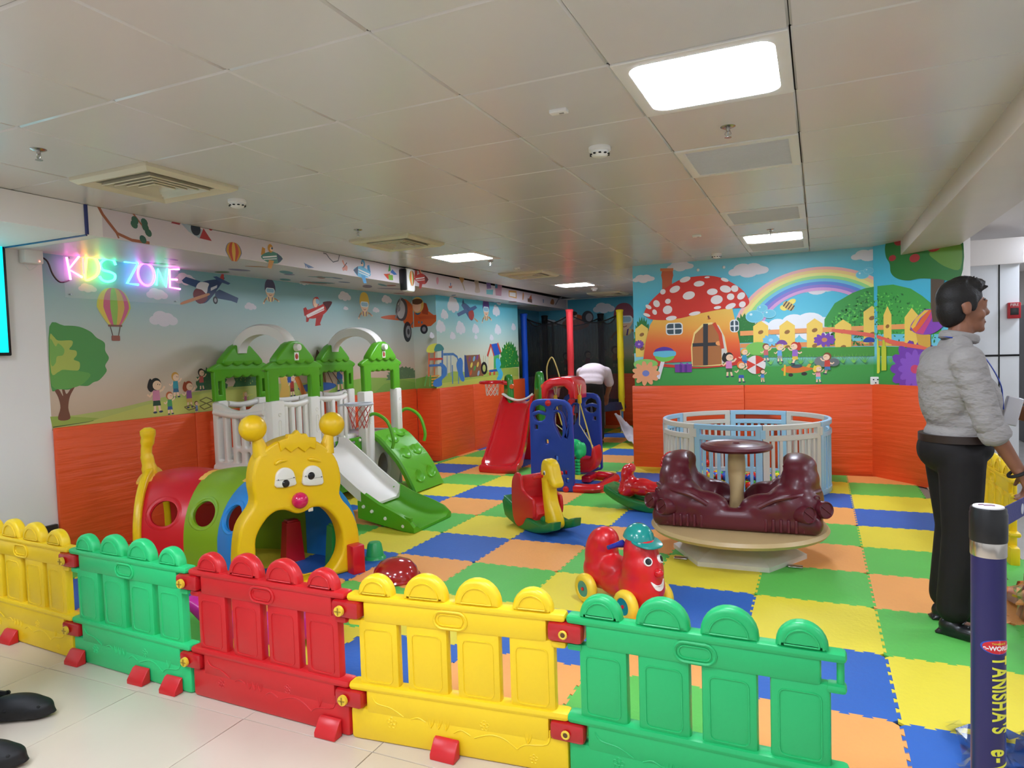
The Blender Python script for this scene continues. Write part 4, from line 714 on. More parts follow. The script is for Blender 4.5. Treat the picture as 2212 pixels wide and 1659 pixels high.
# ================================================================== plastic picket fence
FY = plastic('fence_yellow', 'f3cd1c', .38); FG = plastic('fence_mint', '2bc977', .38); FG2 = plastic('fence_green', '20b568', .38); FR = plastic('fence_red', 'cb1f24', .34); CR = plastic('connector_red', 'b8141c', .25, coat=.3); BY = plastic('bolt_yellow', 'e8c53a', .35)
def half_disc(r, h=0, n=14): return [(r*math.cos(PI*i/n), h+r*math.sin(PI*i/n)) for i in range(n+1)] + ([(-r, 0), (r, 0)] if h else [])
FP = {}
def fence_parts():
    if FP: return FP
    FP['rail'] = (G().box((0, 0, .495), (.715, .05, .085), .012).box((0, 0, .543), (.85, .062, .03), .0135).box((.397, 0, .449), (.055, .05, .026), .011).box((-.397, 0, .449), (.055, .05, .026), .011)).tomesh()
    for s_, nm in ((.072, 'knob_low'), (.086, 'knob_high')):
        FP[nm] = G().plate(half_disc(s_, s_*.12), [], .05, .016, XZ, 3).tube([(x*.66, -.0265, z*.66+.012) for x, z in half_disc(s_)]+[(s_*.66, -.0265, .012)], .0028, 5).tomesh()
    FP['slat'] = G().box((0, 0, .327), (.165, .042, .27), .012).tube([(x, -.0215, z) for x, z in rrect(0, .328, .115, .2, .018, 3)], .0026, 5, True).tomesh()
    FP['badge'] = G().tube([(x, -.026, z) for x, z in rrect(0, .495, .125, .062, .03, 4)], .006, 6, True).tube([(x, -.026, z) for x, z in rrect(0, .495, .098, .04, .02, 4)], .003, 5, True).tomesh()
    FP['base'] = G().box((0, 0, .062), (.85, .055, .124), .014).box((0, 0, .15), (.715, .055, .1), .012).box((0, 0, .203), (.86, .066, .032), .015).tomesh()
    FP['pin'] = G().tube([(0, 0, .45), (0, 0, .54)], .011, 10).tomesh()
    g = G()
    hills = [[(-.33, .175), (-.31, .15), (-.25, .14), (-.2, .115)], [(-.17, .11), (-.14, .12), (-.11, .108)], [(0, .085), (.03, .1), (.065, .085)], [(.08, .08), (.14, .1), (.19, .095), (.24, .065)], [(.24, .065), (.27, .085), (.35, .1), (.36, .15)]]
    for h in hills: g.tube([(p.x, -.0275, p.z) for p in smooth_path([(x, 0, z) for x, z in h], 4)], .0026, 5)
    for x, z, r in ((-.25, .085, .018), (.12, .13, .016), (.3, .04, .014)):
        for k in range(5): g.tube([(x+r*.75*math.cos(a+2*PI*k/5)+r*.4*math.cos(b), -.0275, z+r*.75*math.sin(a+2*PI*k/5)+r*.4*math.sin(b)) for a in (.3,) for b in [2*PI*i/7 for i in range(7)]], .0018, 4, True)
        g.tube([(x+r*.3*math.cos(2*PI*i/8), -.0275, z+r*.3*math.sin(2*PI*i/8)) for i in range(8)], .0018, 4, True)
    for x in (-.09, -.06, -.03, .28):
        for d in (-.012, .004, .016): g.tube([(x, -.0275, .09), (x+d*.6, -.0275, .105), (x+d, -.0275, .125)], [.003, .0026, .0008], 4)
    FP['relief'] = g.tomesh()
    return FP
def fence_panel(x0, y0, x1, y1, m, label):
    P = fence_parts(); d = math.hypot(x1-x0, y1-y0); t = thing('picket_fence', label, 'fence panel', ((x0+x1)/2, (y0+y1)/2, .0), math.atan2(y1-y0, x1-x0), 'plastic picket fence panels')
    def put(nm, key, loc=(0, 0, 0), par=t):
        k = (key, m.name)
        if k not in FP: FP[k] = P[key].copy(); FP[k].materials.append(m)
        return link(bpy.data.objects.new(nm, FP[k]), par, loc)
    r = put('top_rail', 'rail'); put('badge', 'badge', par=r); b = put('base_board', 'base'); put('relief', 'relief', par=b)
    for k, x in enumerate((-.3, -.1, .1, .3)):
        put('slat', 'slat', (x*1.0, 0, 0)); put('knob', 'knob_high' if k in (1, 2) else 'knob_low', (x*1.02, 0, .552))
    for s_ in (-1, 1): put('end_pin', 'pin', (s_*.408, 0, 0))
    return t
FX = [(-4.21, 2.17), (-3.355, 2.115), (-2.49, 2.075), (-1.632, 2.055), (-.785, 2.135), (.07, 2.125)]
for k, (m, l) in enumerate(((FY, 'leftmost yellow fence panel cut off by the photo edge'), (FG, 'mint green fence panel between yellow and red panels'), (FR, 'red picket fence panel in front of the caterpillar tunnel'), (FY, 'yellow picket fence panel between red and green panels'), (FG2, 'nearest dark mint green fence panel at the open end'))):
    a, b = FX[k], FX[k+1]; fence_panel(a[0]+.0, a[1], b[0]-.0, b[1], m, l)
fence_panel(-5.03, 2.2, -4.215, 2.175, FG, 'mint green fence panel beyond the left photo edge')
def connector(x, y, z, style, label):
    t = thing('fence_connector', label, 'connector', (x, y, z), 0, 'red fence connectors')
    G().box((0, -.008, 0), (.124, .066, .066), .014).obj('connector_body', CR, t)
    if style:
        G().lathe([(0, .012), (.019, .012), (.02, 0)], 16, T((-.012 if style == 1 else .012, -.048, 0)) @ RX(PI/2)).obj('bolt', BY, t)
        G().box((-.012, -.061, 0), (.028, .004, .004)).box((-.012, -.061, 0), (.004, .004, .028)).obj('bolt_slot', mat('bolt_brown', 'a8862a', .5), t)
    else:
        G().tube([(.012*math.cos(a), -.05, .012*math.sin(a)) for a in [2*PI*i/12 for i in range(12)]], .004, 6, True).obj('bolt_ring', BY, t); G().lathe([(0, .002), (.01, .002), (.01, 0)], 12, T((0, -.05, 0)) @ RX(PI/2)).obj('bolt_hole', mat('bolt_dark', '5a3a1a', .5), t)
names = ['yellow and mint green', 'mint green and red', 'red and yellow', 'yellow and dark green']
for k in range(1, 5):
    x, y = FX[k]
    for z, w in ((.497, 'upper'), (.155, 'lower')): connector(x, y, z, 0 if k == 4 else 1, '%s red connector joining the %s fence panels' % (w, names[k-1]))
for x, l in ((-3.9, 'red floor clip under the leftmost yellow fence panel'), (-3.3, 'red floor clip at the left end of the mint panel'), (-2.82, 'red floor clip under the middle right of the mint panel'), (-2.6, 'red floor clip at the right end of the mint panel'), (-1.72, 'red floor clip under the right end of the red panel'), (-1.23, 'red floor clip under the right yellow panel')):
    y = {-3.9: 2.15, -3.3: 2.112, -2.82: 2.09, -2.6: 2.08, -1.72: 2.057, -1.23: 2.095}[x]
    t = thing('floor_clip', l, 'floor clip', (x, y, 0), 0, 'red fence floor clips')
    G().plate([(-.078, .001), (-.078, .018), (-.046, .062), (-.033, .066), (-.033, .001)], [], .1, .004, YZ).obj('front_wedge', FR, t)
    G().plate([(.078, .001), (.078, .018), (.046, .062), (.033, .066), (.033, .001)], [], .1, .004, YZ).obj('rear_wedge', FR, t)
# ================================================================== caterpillar crawl tunnel
CYL = plastic('caterpillar_yellow', 'f2c40e', .36); CRD = plastic('tunnel_red', 'cf1626', .34); CGN = plastic('tunnel_green', '84a81c', .36); CBL = plastic('tunnel_blue', '1f86d8', .34); CPE = plastic('clip_peach', 'fbbc50', .4)
eyew = plastic('eye_white', 'ebe7dc', .15, coat=.5); blackp = plastic('black_plastic', '1a1a1c', .3); pink = plastic('nose_pink', 'd8125e', .18, coat=.6)
def boolean(me, cut, op='DIFFERENCE'):
    a = bpy.data.objects.new('a', me); b = bpy.data.objects.new('b', cut); COL.objects.link(a); COL.objects.link(b)
    m = a.modifiers.new('b', 'BOOLEAN'); m.object = b; m.operation = op; m.solver = 'EXACT'
    dg = bpy.context.evaluated_depsgraph_get(); r = bpy.data.meshes.new_from_object(a.evaluated_get(dg))
    bpy.data.objects.remove(a); bpy.data.objects.remove(b); return r
TH_H = math.radians(66)
hu = Vector((math.cos(TH_H), math.sin(TH_H), 0)); hn = Vector((math.sin(TH_H), -math.cos(TH_H), 0))     # right along the face, out of the face
cat_t = thing('caterpillar_tunnel', 'yellow faced caterpillar crawl tunnel with red, green and blue body', 'play tunnel', (-2.99, 3.37, 0), TH_H)
# local frame: x along the face, -y out of the face, z up
out = [(-0.459,0.117),(-0.447,0.251),(-0.435,0.362),(-0.416,0.442),(-0.385,0.493),(-0.34,0.547),(-0.325,0.582),(-0.326,0.625),(-0.333,0.672),(-0.332,0.726),(-0.322,0.785),(-0.3,0.844),(-0.267,0.886),(-0.219,0.919),(-0.162,0.944),(-0.097,0.959),(-0.042,0.963),(0.019,0.952),(0.078,0.922),(0.137,0.885),(0.196,0.829),(0.234,0.759),(0.251,0.682),(0.251,0.614),(0.239,0.549),(0.263,0.495),(0.306,0.443),(0.342,0.37),(0.365,0.281),(0.374,0.167),(0.379,0.062),(0.384,-0.043)]
out = [(x, max(z, .012)) for x, z in out]; out[0] = (out[1][0]-.003, .012); out[-1] = (out[-2][0]+.003, .012)
mouth = smooth2([(-0.331,0.275),(-0.327,0.355),(-0.297,0.419),(-0.248,0.476),(-0.199,0.504),(-0.151,0.506),(-0.11,0.494),(-0.082,0.476),(-0.046,0.465),(-0.003,0.471),(0.04,0.487),(0.092,0.484),(0.135,0.465),(0.186,0.414),(0.228,0.341),(0.247,0.261),(0.247,0.194),(0.226,0.127),(0.17,0.06),(0.08,0.023),(-0.024,0.024),(-0.171,0.061),(-0.28,0.119),(-0.327,0.2)], 3)
zb = .03
mouth = [(x, max(z, zb)) for x, z in mouth]
i0 = min(range(len(mouth)), key=lambda i: mouth[i][0]+mouth[i][1]*.8)
hp = [(x, z) for x, z in smooth2(out[1:-1], 2)]
hp = [out[0]] + [p for p in smooth_path([(x, z, 0) for x, z in out[1:-1]], 2)] + [out[-1]]
hp = [(p[0], p[1]) for p in hp]
G().plate(hp, [mouth], .13, .02, T((0, .065, 0)) @ XZ, 3).obj('head', CYL, cat_t)
hr = [(-0.166,0.938),(-0.147,0.95),(-0.109,0.954),(-0.103,0.977),(-0.067,0.977),(-0.04,0.998),(-0.018,0.971),(0.016,0.971),(0.029,0.947),(0.078,0.941),(0.082,0.909),(0.071,0.866),(0.037,0.882),(0.002,0.854),(-0.042,0.891),(-0.089,0.863),(-0.124,0.896),(-0.153,0.876)]
G().plate(hr, [], .05, .006, T((0, .01, 0)) @ XZ).obj('hair', CYL, cat_t)
for pts, pu, lid in (([(-0.197,0.706),(-0.187,0.747),(-0.154,0.772),(-0.114,0.77),(-0.082,0.744),(-0.07,0.695),(-0.074,0.654),(-0.192,0.656)], [(-0.136,0.675)][0], [(-0.196,0.704),(-0.133,0.7),(-0.071,0.705)]), ([(-0.018,0.702),(-0.008,0.738),(0.027,0.762),(0.07,0.758),(0.103,0.731),(0.114,0.683),(0.108,0.632),(-0.016,0.645)], [(0.033,0.699)][0], [(-0.016,0.702),(0.049,0.682),(0.113,0.683)])):
    e = G().plate(smooth2(pts, 3), [], .03, .01, T((0, -.005, 0)) @ XZ).obj('eye', eyew, cat_t)
    G().lathe([(0, .012), (.018, .01), (.026, 0)], 20, T((pu[0], -.018, pu[1])) @ RX(PI/2)).obj('pupil', blackp, e)
    G().tube([(x, -.0205, z) for x, z in lid], .0022, 5).obj('lid_line', mat('lid_grey', 'b9b5aa', .4), e)
    for q in (lid[0], lid[-1]): G().ball((q[0]+(.012 if q is lid[0] else -.012), -.021, q[1]), .004, 8, 6).obj('eye_screw', blackp, e)
for pts in ([(-0.195,0.798),(-0.167,0.815),(-0.11,0.816)], [(0.023,0.807),(0.063,0.799),(0.112,0.778)]):
    G().tube([(p.x, -.003, p.z) for p in smooth_path([(x, 0, z) for x, z in pts], 5)], [.004, .009, .012, .013, .013, .012, .012, .011, .009, .006, .003], 8).obj('eyebrow', CYL, cat_t)
q = [(-0.046,0.553)][0]; G().ball((q[0], -.012, q[1]), (.052, .05, .052), 24, 16).obj('nose', pink, cat_t)
q = [(0.036,0.48)][0]; G().box((q[0], .02, q[1]), (.035, .012, .035), .006).obj('tooth', eyew, cat_t)
for bc, foot in (([(-0.3,1.032)][0], [(-0.251,0.892)][0]), ([(0.224,1.008)][0], [(0.173,0.858)][0])):
    an = G().tube([(foot[0], .05, foot[1]-.03), ((foot[0]+bc[0])/2, .05, (foot[1]+bc[1])/2), (bc[0], .05, bc[1])], [.055, .032, .03], 14).obj('antenna', CYL, cat_t)
    G().ball((bc[0], .05, bc[1]), .082, 28, 18).obj('antenna_ball', CYL, an)
# body segments along a bending spine
def arch(h, w, n=22):
    pts = [(-w, 0)]
    for i in range(n+1):
        a = PI-PI*i/n; pts.append((w*math.cos(a)*(1 if abs(math.cos(a)) < .99 else 1), h*.40+(h*.60)*math.sin(a)))
    return pts+[(w, 0)]
ang = 0.0; pos = Vector((0, .10, 0)); segs = []
def seg(col, name, L, turn):
    global ang, pos
    n = 9; R = []; start = pos.copy(); a = ang
    mid = None
    for i in range(n):
        t = i/(n-1); bl = 1+.045*math.sin(PI*t); aa = ang+turn*t
        d = Vector((-math.sin(aa), math.cos(aa), 0)); x = Vector((math.cos(aa), math.sin(aa), 0))
        R.append([pos+x*(u*bl)+Vector((0, 0, z*bl if z > 0 else .002)) for u, z in arch(.66, .385)])
        if i == n//2: mid = (pos.copy(), x.copy(), d.copy())
        if i < n-1: pos = pos+d*(L/(n-1))
    ang += turn
    b = bmesh.new(); V = [[b.verts.new(p) for p in r] for r in R]
    for A, B in zip(V, V[1:]):
        for j in range(len(A)-1): b.faces.new((A[j], A[j+1], B[j+1], B[j]))
    bmesh.ops.recalc_face_normals(b, faces=b.faces[:])
    me = bpy.data.meshes.new('s'); b.to_mesh(me); b.free()
    o = bpy.data.objects.new('t', me); COL.objects.link(o); s_ = o.modifiers.new('s', 'SOLIDIFY'); s_.thickness = .03; s_.offset = 0
    dg = bpy.context.evaluated_depsgraph_get(); m2 = bpy.data.meshes.new_from_object(o.evaluated_get(dg)); bpy.data.objects.remove(o)
    mp, x, d = mid; c = mp+Vector((0, 0, .455))
    mm = frame(c, d, (0, 0, 1))
    cut = G().plate(ngon(28, .092, .082), [], 1.2, .001, mm).tomesh(0)
    m3 = boolean(m2, cut)
    for p in m3.polygons: p.use_smooth = True
    m3.set_sharp_from_angle(angle=math.radians(35))
    m3.materials.clear(); m3.materials.append(col); so = link(bpy.data.objects.new(name, m3), cat_t)
    for sd in (-1, 1):
        rim = []
        for i in range(28):
            t = 2*PI*i/28; z = c.z+.092*math.sin(t); k = max(0, (z/1.045-.264)/.396); rim.append(mp+x*(sd*.400*math.sqrt(1-min(.98, k*k)))+d*(.102*math.cos(t))+Vector((0, 0, z)))
        G().tube(rim, .019, 8, True).obj('window_rim', col, so)
    return so, mp, x, d
def top_clip(p, x, d):
    g = G(); R = []
    for k in range(9):
        a = -.42+.84*k/8; R.append([p+x*(.40*math.sin(a))+d*o+Vector((0, 0, .264+.40*math.cos(a)+dz)) for o, dz in ((-.075, .0), (.075, .0), (.075, .016), (-.075, .016))])
    g.rings(R).obj('seam_clip', CPE, cat_t)
def xd(): return Vector((math.cos(ang), math.sin(ang), 0)), Vector((-math.sin(ang), math.cos(ang), 0))
x, d = xd(); top_clip(pos+d*.02, x, d)
for col, nm, L, tn in ((CBL, 'blue_segment', .42, .36), (CGN, 'green_segment', .42, .36), (CRD, 'red_segment', .42, .36)):
    seg(col, nm, L, tn); x, d = xd(); top_clip(pos, x, d)
# tail ring and tail
x, d = xd(); mm = frame(pos+d*.02, x, (0, 0, 1))
ar = arch(.72, .42)
G().plate(ar, [[(u*.86, max(.05, z*.88)) for u, z in ar]], .05, .015, mm).obj('tail_ring', CYL, cat_t)
tp = [pos+d*.02+Vector((0, 0, .62)), pos+d*.035+Vector((0, 0, .74)), pos+d*.045+Vector((0, 0, .83)), pos+d*.03+Vector((0, 0, .93)), pos+d*.03+Vector((0, 0, 1.0))]
G().tube(smooth_path(tp, 5), [.05]*5+[.042]*4+[.036]*4+[.044]*3+[.05]*3+[.035, .02], 14).obj('tail', CYL, cat_t)
for px_, pz, l, m in ((.13, .0, 'tall red block standing inside the caterpillar tunnel', CRD), (.3, -.02, 'tall green block standing inside the tunnel by its mouth', plastic('block_green', '2f9a4a', .4))):
    t = thing('toy_block', l, 'toy block', Vector((-2.99, 3.37, .013))+hu*px_*1.0-hn*(.55 if m is CRD else .2), TH_H)
    G().rings([[(-.07, -.05, 0), (.07, -.05, 0), (.07, .05, 0), (-.07, .05, 0)], [(-.05, -.04, .28), (.05, -.04, .28), (.05, .04, .28), (-.05, .04, .28)]]).obj('block_body', m, t, angle=20)
    G().box((0, 0, .285), (.085, .07, .02), .006).obj('block_cap', m, t)
# ================================================================== play house with slide
HW = plastic('house_white', 'ece7de', .36); HGN = plastic('house_green', '58a81c', .34); HGR = plastic('deck_grey', '9b96a0', .4); HSD = plastic('house_green_dark', '4a9a16', .36)
ho = thing('play_house', 'white and green play house with two roofed towers, slide and climbing ramp', 'play house', (-4.3, 5.4, 0))
def hx(y): return y-5.4
FXp, BXp = 0.0, -.65            # front and back planes in local x
def scallop(y0, y1, z, n, a): return [(y0+(y1-y0)*i/(n*6), z-a*abs(math.sin(PI*i/6))) for i in range(n*6+1)]
def roof(yc, xp, nm='roof_panel'):
    hw = .37
    o = [(-hw, 1.365), (-hw-.0, 1.385), (-hw+.03, 1.402), (-.27, 1.43), (-.2, 1.44), (-.1, 1.56), (-.04, 1.585), (.04, 1.585), (.1, 1.56), (.2, 1.44), (.27, 1.43), (hw-.03, 1.402), (hw, 1.385), (hw, 1.365), (hw-.03, 1.345)]
    o += [(.33, 1.35), (.325, 1.09), (.205, 1.09), (.205, 1.29)]
    o += [(x, z) for x, z in scallop(.205, -.205, 1.315, 4, .022)][1:-1]
    o += [(-.205, 1.29), (-.205, 1.09), (-.325, 1.09), (-.33, 1.35), (-hw+.03, 1.35)]
    r = G().plate([(y+hx(yc), z) for y, z in o], [[(hx(yc)+s_*.265+dy, dz) for dy, dz in ((-.02, 1.15), (.02, 1.15), (.02, 1.27), (-.02, 1.27))] for s_ in (-1, 1)] if xp < -.1 else [], .055, .014, T((xp, 0, 0)) @ YZ, 3).obj(nm, HGN, ho)
    c = [(.245, 1.435), (.235, 1.46), (.19, 1.505), (.1, 1.585), (.04, 1.612), (-.04, 1.612), (-.1, 1.585), (-.19, 1.505), (-.235, 1.46), (-.245, 1.435)] + scallop(-.245, .245, 1.43, 4, .026)[1:-1]
    G().plate([(y+hx(yc), z) for y, z in c], [], .095, .016, T((xp, 0, 0)) @ YZ, 3).obj('roof_cap', HGN, r)
    if xp > -.1:
        G().lathe([(0, .05), (.03, .045), (.038, 0)], 18, T((xp+.04, hx(yc), 1.555)) @ RY(PI/2)).obj('roof_knob', HW, r)
        G().box((xp+.049, hx(yc), 1.475), (.004, .055, .072), .001).obj('badge_card', mat('badge_white', 'f0ece4', .4), r)
        G().ball((xp+.051, hx(yc), 1.475), (.003, .02, .026), 14, 8).obj('badge_face', mat('badge_red', 'b8442a', .4), r)
    return r
for yc in (4.75, 6.09):
    roof(yc, FXp); roof(yc+.02, BXp)
    R = []
    for i in range(19):
        a = PI*i/18; cx, cz = -.325+.315*math.cos(a)*1.0, 1.52+.215*math.sin(a); nx, nz = math.cos(a), math.sin(a)
        R.append([(cx+nx*d_-0, hx(yc)+w_+.0, cz+nz*d_) for d_, w_ in ((-.05, -.05), (-.055, 0), (-.05, .05), (.03, .055), (.045, .035), (.038, 0), (.045, -.035), (.03, -.055))])
    G().rings(R).obj('roof_arch', HW, ho, angle=50)
# posts and walls (white), front plane
def post(y, z0, z1, w=.12, d_=.10, x=FXp, slots=True):
    o = G().box((x, hx(y), (z0+z1)/2), (d_, w, z1-z0), .018).obj('post', HW, ho)
    if slots and z1 > .9:
        G().lathe([(.012, .002), (.016, .004), (.02, 0)], 14, T((x+d_/2, hx(y)+.01, z1-.12)) @ RY(PI/2)).obj('post_ring', HW, o)
        G().tube([(x+d_/2, hx(y)+a_, b_) for a_, b_ in rrect(.01, z1-.25, .03, .16, .014, 3)], .004, 5, True).obj('post_slot', HW, o)
    return o
post(4.50, .0, 1.095, .16); post(4.98, .55, 1.10, .13); post(5.80, .0, 1.095, .16); post(6.36, .6, 1.10, .10)
for y in (4.50, 4.98, 5.80, 6.36): post(y+.02, 0, 1.095, .11, .08, BXp, False)
# railings
def rail(y0, y1, x, zt, zb=.62, n=4, bow=0, side=False):
    nm = G().tube([(x+bow*math.sin(PI*i/8), hx(y0+(y1-y0)*i/8), zt-.02*math.sin(PI*i/8)) for i in range(9)], .028, 10).obj('rail', HW, ho)
    for k in range(n):
        t = (k+.5)/n; G().box((x+bow*math.sin(PI*t), hx(y0+(y1-y0)*t), (zt+zb)/2), (.045, .05, zt-zb), .016).obj('rail_slat', HW, nm)
    G().box((x+bow*.6, hx((y0+y1)/2), zb+.0), (.07, abs(y1-y0), .1), .02).obj('rail_base', HW, nm)
rail(4.58, 4.93, FXp, 1.06, .6, 4); rail(5.04, 5.73, FXp-.2, 1.07, .62, 6, .16); rail(5.02, 5.75, BXp, 1.06, .6, 3); rail(4.6, 4.95, BXp, 1.06, .6, 1); rail(5.9, 6.3, BXp, 1.06, .6, 2)
# left side panel (faces the camera side)
sp = [(-.63, .46), (-.63, 1.08), (-.55, 1.075), (-.45, 1.03), (-.33, 1.01), (-.2, 1.03), (-.12, 1.075), (-.02, 1.09), (-.02, .46)]
sh = [rrect(-.54+.105*k, .76, .06, .40 if k not in (2, 3) else .22, .025) if k not in (2, 3) else rrect(-.54+.105*k, .83, .05, .28, .02) for k in range(5)] + [rrect(-.33, .6, .045, .1, .02), rrect(-.225, .6, .045, .1, .02)]
sh = [h for h in sh]
G().plate(sp, sh, .06, .014, T((0, hx(4.43), 0)) @ XZ, 2).obj('side_panel', HW, ho)
G().tube([(-.6+.58*i/8, hx(4.40), 1.0-.03*math.sin(PI*i/8)) for i in range(9)], .026, 10).obj('side_rail', HW, ho)
G().tube([(-.6, hx(4.41), .5), (-.05, hx(4.41), .5)], .05, 10).obj('side_tube', HW, ho)
G().box((-.325, hx(4.75), .43), (.62, .6, .05), .01).obj('deck', HGR, ho); G().box((-.325, hx(5.75), .60), (.62, 1.45, .05), .01).obj('deck', HGR, ho)
G().plate([(-.02, .02), (-.02, .62), (.0, .62), (.0, .02)], [], .02, .002, T((0, hx(4.95), 0)) @ XZ).obj('inner_wall', HW, ho)
G().box((BXp+.02, hx(5.4), .3), (.03, 1.9, .58), .01).obj('back_wall', HW, ho)
G().box((-.5, hx(4.46), .33), (.1, .06, .2), .02).obj('step_hook', HGR, ho)
# lower front: green panel and white wall with round hole
gp = G().plate(rrect(hx(5.52), .37, .42, .52, .02), [rrect(hx(5.52), .585, .2, .025, .012)], .04, .008, T((-.03, 0, 0)) @ YZ).obj('green_panel', HSD, ho)
for dy in (-.13, -.04, .05, .14):
    for dz in (-.12, .04): G().tube([(-.008, hx(5.52)+dy+a_, .35+dz+b_) for a_, b_ in rrect(0, 0, .05, .12, .012, 2)], .005, 5, True).obj('panel_relief', HSD, gp)
for dy in (-.17, .17): G().lathe([(0, .012), (.014, .01), (.017, 0)], 12, T((-.01, hx(5.52)+dy, .6)) @ RY(PI/2)).obj('panel_bolt', HW, gp)
G().plate([(hx(5.86), .005), (hx(5.86), .66), (hx(6.42), .66), (hx(6.42), .30), (hx(6.30), .005)], [ngon(26, .115, .15, (hx(6.06), .27))], .05, .012, T((.0, 0, 0)) @ YZ).obj('hole_wall', HW, ho)
G().plate([(hx(4.5), .0), (hx(4.5), .6), (hx(4.62), .6), (hx(4.62), .0)], [], .04, .01, T((0, 0, 0)) @ YZ).obj('front_wall', HW, ho)
G().box((-.3, hx(6.42), .33), (.6, .03, .62), .01).obj('end_wall', HW, ho)
# slide: white bed and green run-out
def lin_(a, b, t): return a+(b-a)*t
def slide_part(nm, m, prof, wfun, wall, th=.02, par=ho):
    """prof: list of (x, z, yc); trough section with side walls"""
    R = []
    for i, (x, z, yc) in enumerate(prof):
        w = wfun(i/(len(prof)-1)); h = wall(i/(len(prof)-1)); y = hx(yc)
        R.append([(x, y-w-.03, z+h), (x, y-w, z+h+.01), (x, y-w+.02, z+.03), (x, y-w+.06, z), (x, y+w-.06, z), (x, y+w-.02, z+.03), (x, y+w, z+h+.01), (x, y+w+.03, z+h), (x, y+w+.025, z-.02), (x, y-w-.025, z-.02)])
    return G().rings(R).obj(nm, m, par, angle=50)
P = [(.0, .58, 5.12), (.1, .57, 5.11), (.2, .51, 5.09), (.35, .415, 5.07), (.5, .32, 5.04), (.65, .235, 5.01), (.78, .175, 4.98)]
slide_part('slide_bed', HW, P, lambda t: .23, lambda t: .085)
P2 = [(.70, .165, 5.0), (.8, .13, 4.98), (.92, .085, 4.955), (1.05, .055, 4.93), (1.16, .042, 4.91), (1.26, .038, 4.90), (1.32, .036, 4.895)]
gs = slide_part('slide_end', HGN, P2, lambda t: .235+.04*t, lambda t: .125-.105*max(0, (t-.45)/.55)**2)
G().rings([[(.66, hx(4.74)+dy, z_) for dy, z_ in ((0, .06), (.03, .06), (.03, .21), (0, .21))], [(1.28, hx(4.61)+dy, z_) for dy, z_ in ((0, .005), (.03, .005), (.03, .13), (0, .13))]]).obj('slide_side', HGN, ho, angle=30)
for x, z, y in ((.74, .17, 4.72), (.84, .14, 4.70), (1.0, .10, 4.665), (1.2, .06, 4.625)): G().lathe([(0, .014), (.013, .012), (.016, 0)], 12, T((x, hx(y)-.003, z)) @ RX(PI/2)).obj('slide_bolt', HW, gs)
G().lathe([(0, .014), (.013, .012), (.016, 0)], 12, T((.72, hx(5.24)-.02, .24)) @ RX(PI/2)).obj('slide_bolt', HGN, gs)
# climbing ramp
RP = smooth_path([(.0, 0, .645), (.10, 0, .585), (.20, 0, .475), (.30, 0, .36), (.38, 0, .22), (.435, 0, .09), (.46, 0, .02)], 2)
def ramp_at(i):
    i = min(max(i, 0), 11.99); k = int(i); f_ = i-k; p_ = RP[k].lerp(RP[k+1], f_); t_ = (RP[k+1]-RP[k]).normalized(); return p_.x, p_.z, -t_.z, t_.x
R = []
for i in range(13):
    t = i/12; x, z, nx, nz = ramp_at(i); yc = 6.14+.11*t; w = .275+.02*t
    R.append([(x, hx(yc)-w, z-.0), (x+.02*nx, hx(yc)-w+.012, z+.02*nz), (x+.022*nx, hx(yc), z+.022*nz), (x+.02*nx, hx(yc)+w-.012, z+.02*nz), (x, hx(yc)+w, z), (x-.045*nx, hx(yc)+w-.01, z-.045*nz), (x-.045*nx, hx(yc)-w+.01, z-.045*nz)])
ramp = G().rings(R).tomesh(30)
cut = G(); pk = []
for i, dy in ((1.6, .1), (2.4, -.1), (5.2, -.1), (5.0, .13), (8.8, -.1), (8.6, .13)):
    t = i/12; x, z, nx, nz = ramp_at(i); a = math.atan2(nx, nz)
    pk.append((x, hx(6.14+.11*t)+dy, z, a, nx, nz)); cut.ball((x+.116*nx, pk[-1][1], z+.116*nz), .12, 24, 16)
rm = boolean(ramp, cut.tomesh(0)); rm.materials.clear(); rm.materials.append(HGN); rm.set_sharp_from_angle(angle=math.radians(35)); ro = link(bpy.data.objects.new('climbing_ramp', rm), ho)
for x, y, z, a, nx, nz in pk:
    G().tube([(x+.024*nx+.066*math.cos(q)*math.cos(a), y+.082*math.sin(q), z+.024*nz-.066*math.cos(q)*math.sin(a)) for q in [-1.2+2.4*k/8 for k in range(9)]], .008, 6).obj('foothold_lip', HGN, ro)
for dy in (.0, .62):
    G().tube(smooth_path([(-.02, hx(5.80+dy), .66), (.0, hx(5.80+dy), .80), (.10, hx(5.80+dy)+.01, .86), (.24, hx(5.82+dy)+.01, .78), (.30, hx(5.83+dy)+.01, .60), (.29, hx(5.83+dy), .50)], 5), .018, 8).obj('grab_rail', HGN, ho)
# basketball hoop on the house
hp_ = thing('basketball_hoop', 'small white basketball hoop with red net on the play house', 'basketball hoop', (-4.12, 5.45, .99))
G().tube([(.13*math.cos(a), .13*math.sin(a), 0) for a in [2*PI*i/28 for i in range(28)]], .014, 8, True).obj('hoop_ring', mat('hoop_white', 'c9cbd2', .35), hp_)
G().tube([(-.13, -.02, 0), (-.21, -.05, -.01), (-.21, .05, -.01), (-.13, .02, 0)], .012, 6).obj('hoop_bracket', MATS['hoop_white'], hp_)
def net(parent, r0, r1, h, m, n=10, rows=5, th=.0028):
    g = G()
    for s_ in (-1, 1):
        for k in range(n):
            g.tube([((r0+(r1-r0)*(j/rows)**.7)*math.cos(2*PI*(k+s_*j*.5)/n), (r0+(r1-r0)*(j/rows)**.7)*math.sin(2*PI*(k+s_*j*.5)/n), -h*j/rows) for j in range(rows+1)], th, 4)
    return g.obj('hoop_net', m, parent)
net(hp_, .13, .07, .24, mat('net_red', 'b8402c', .7))
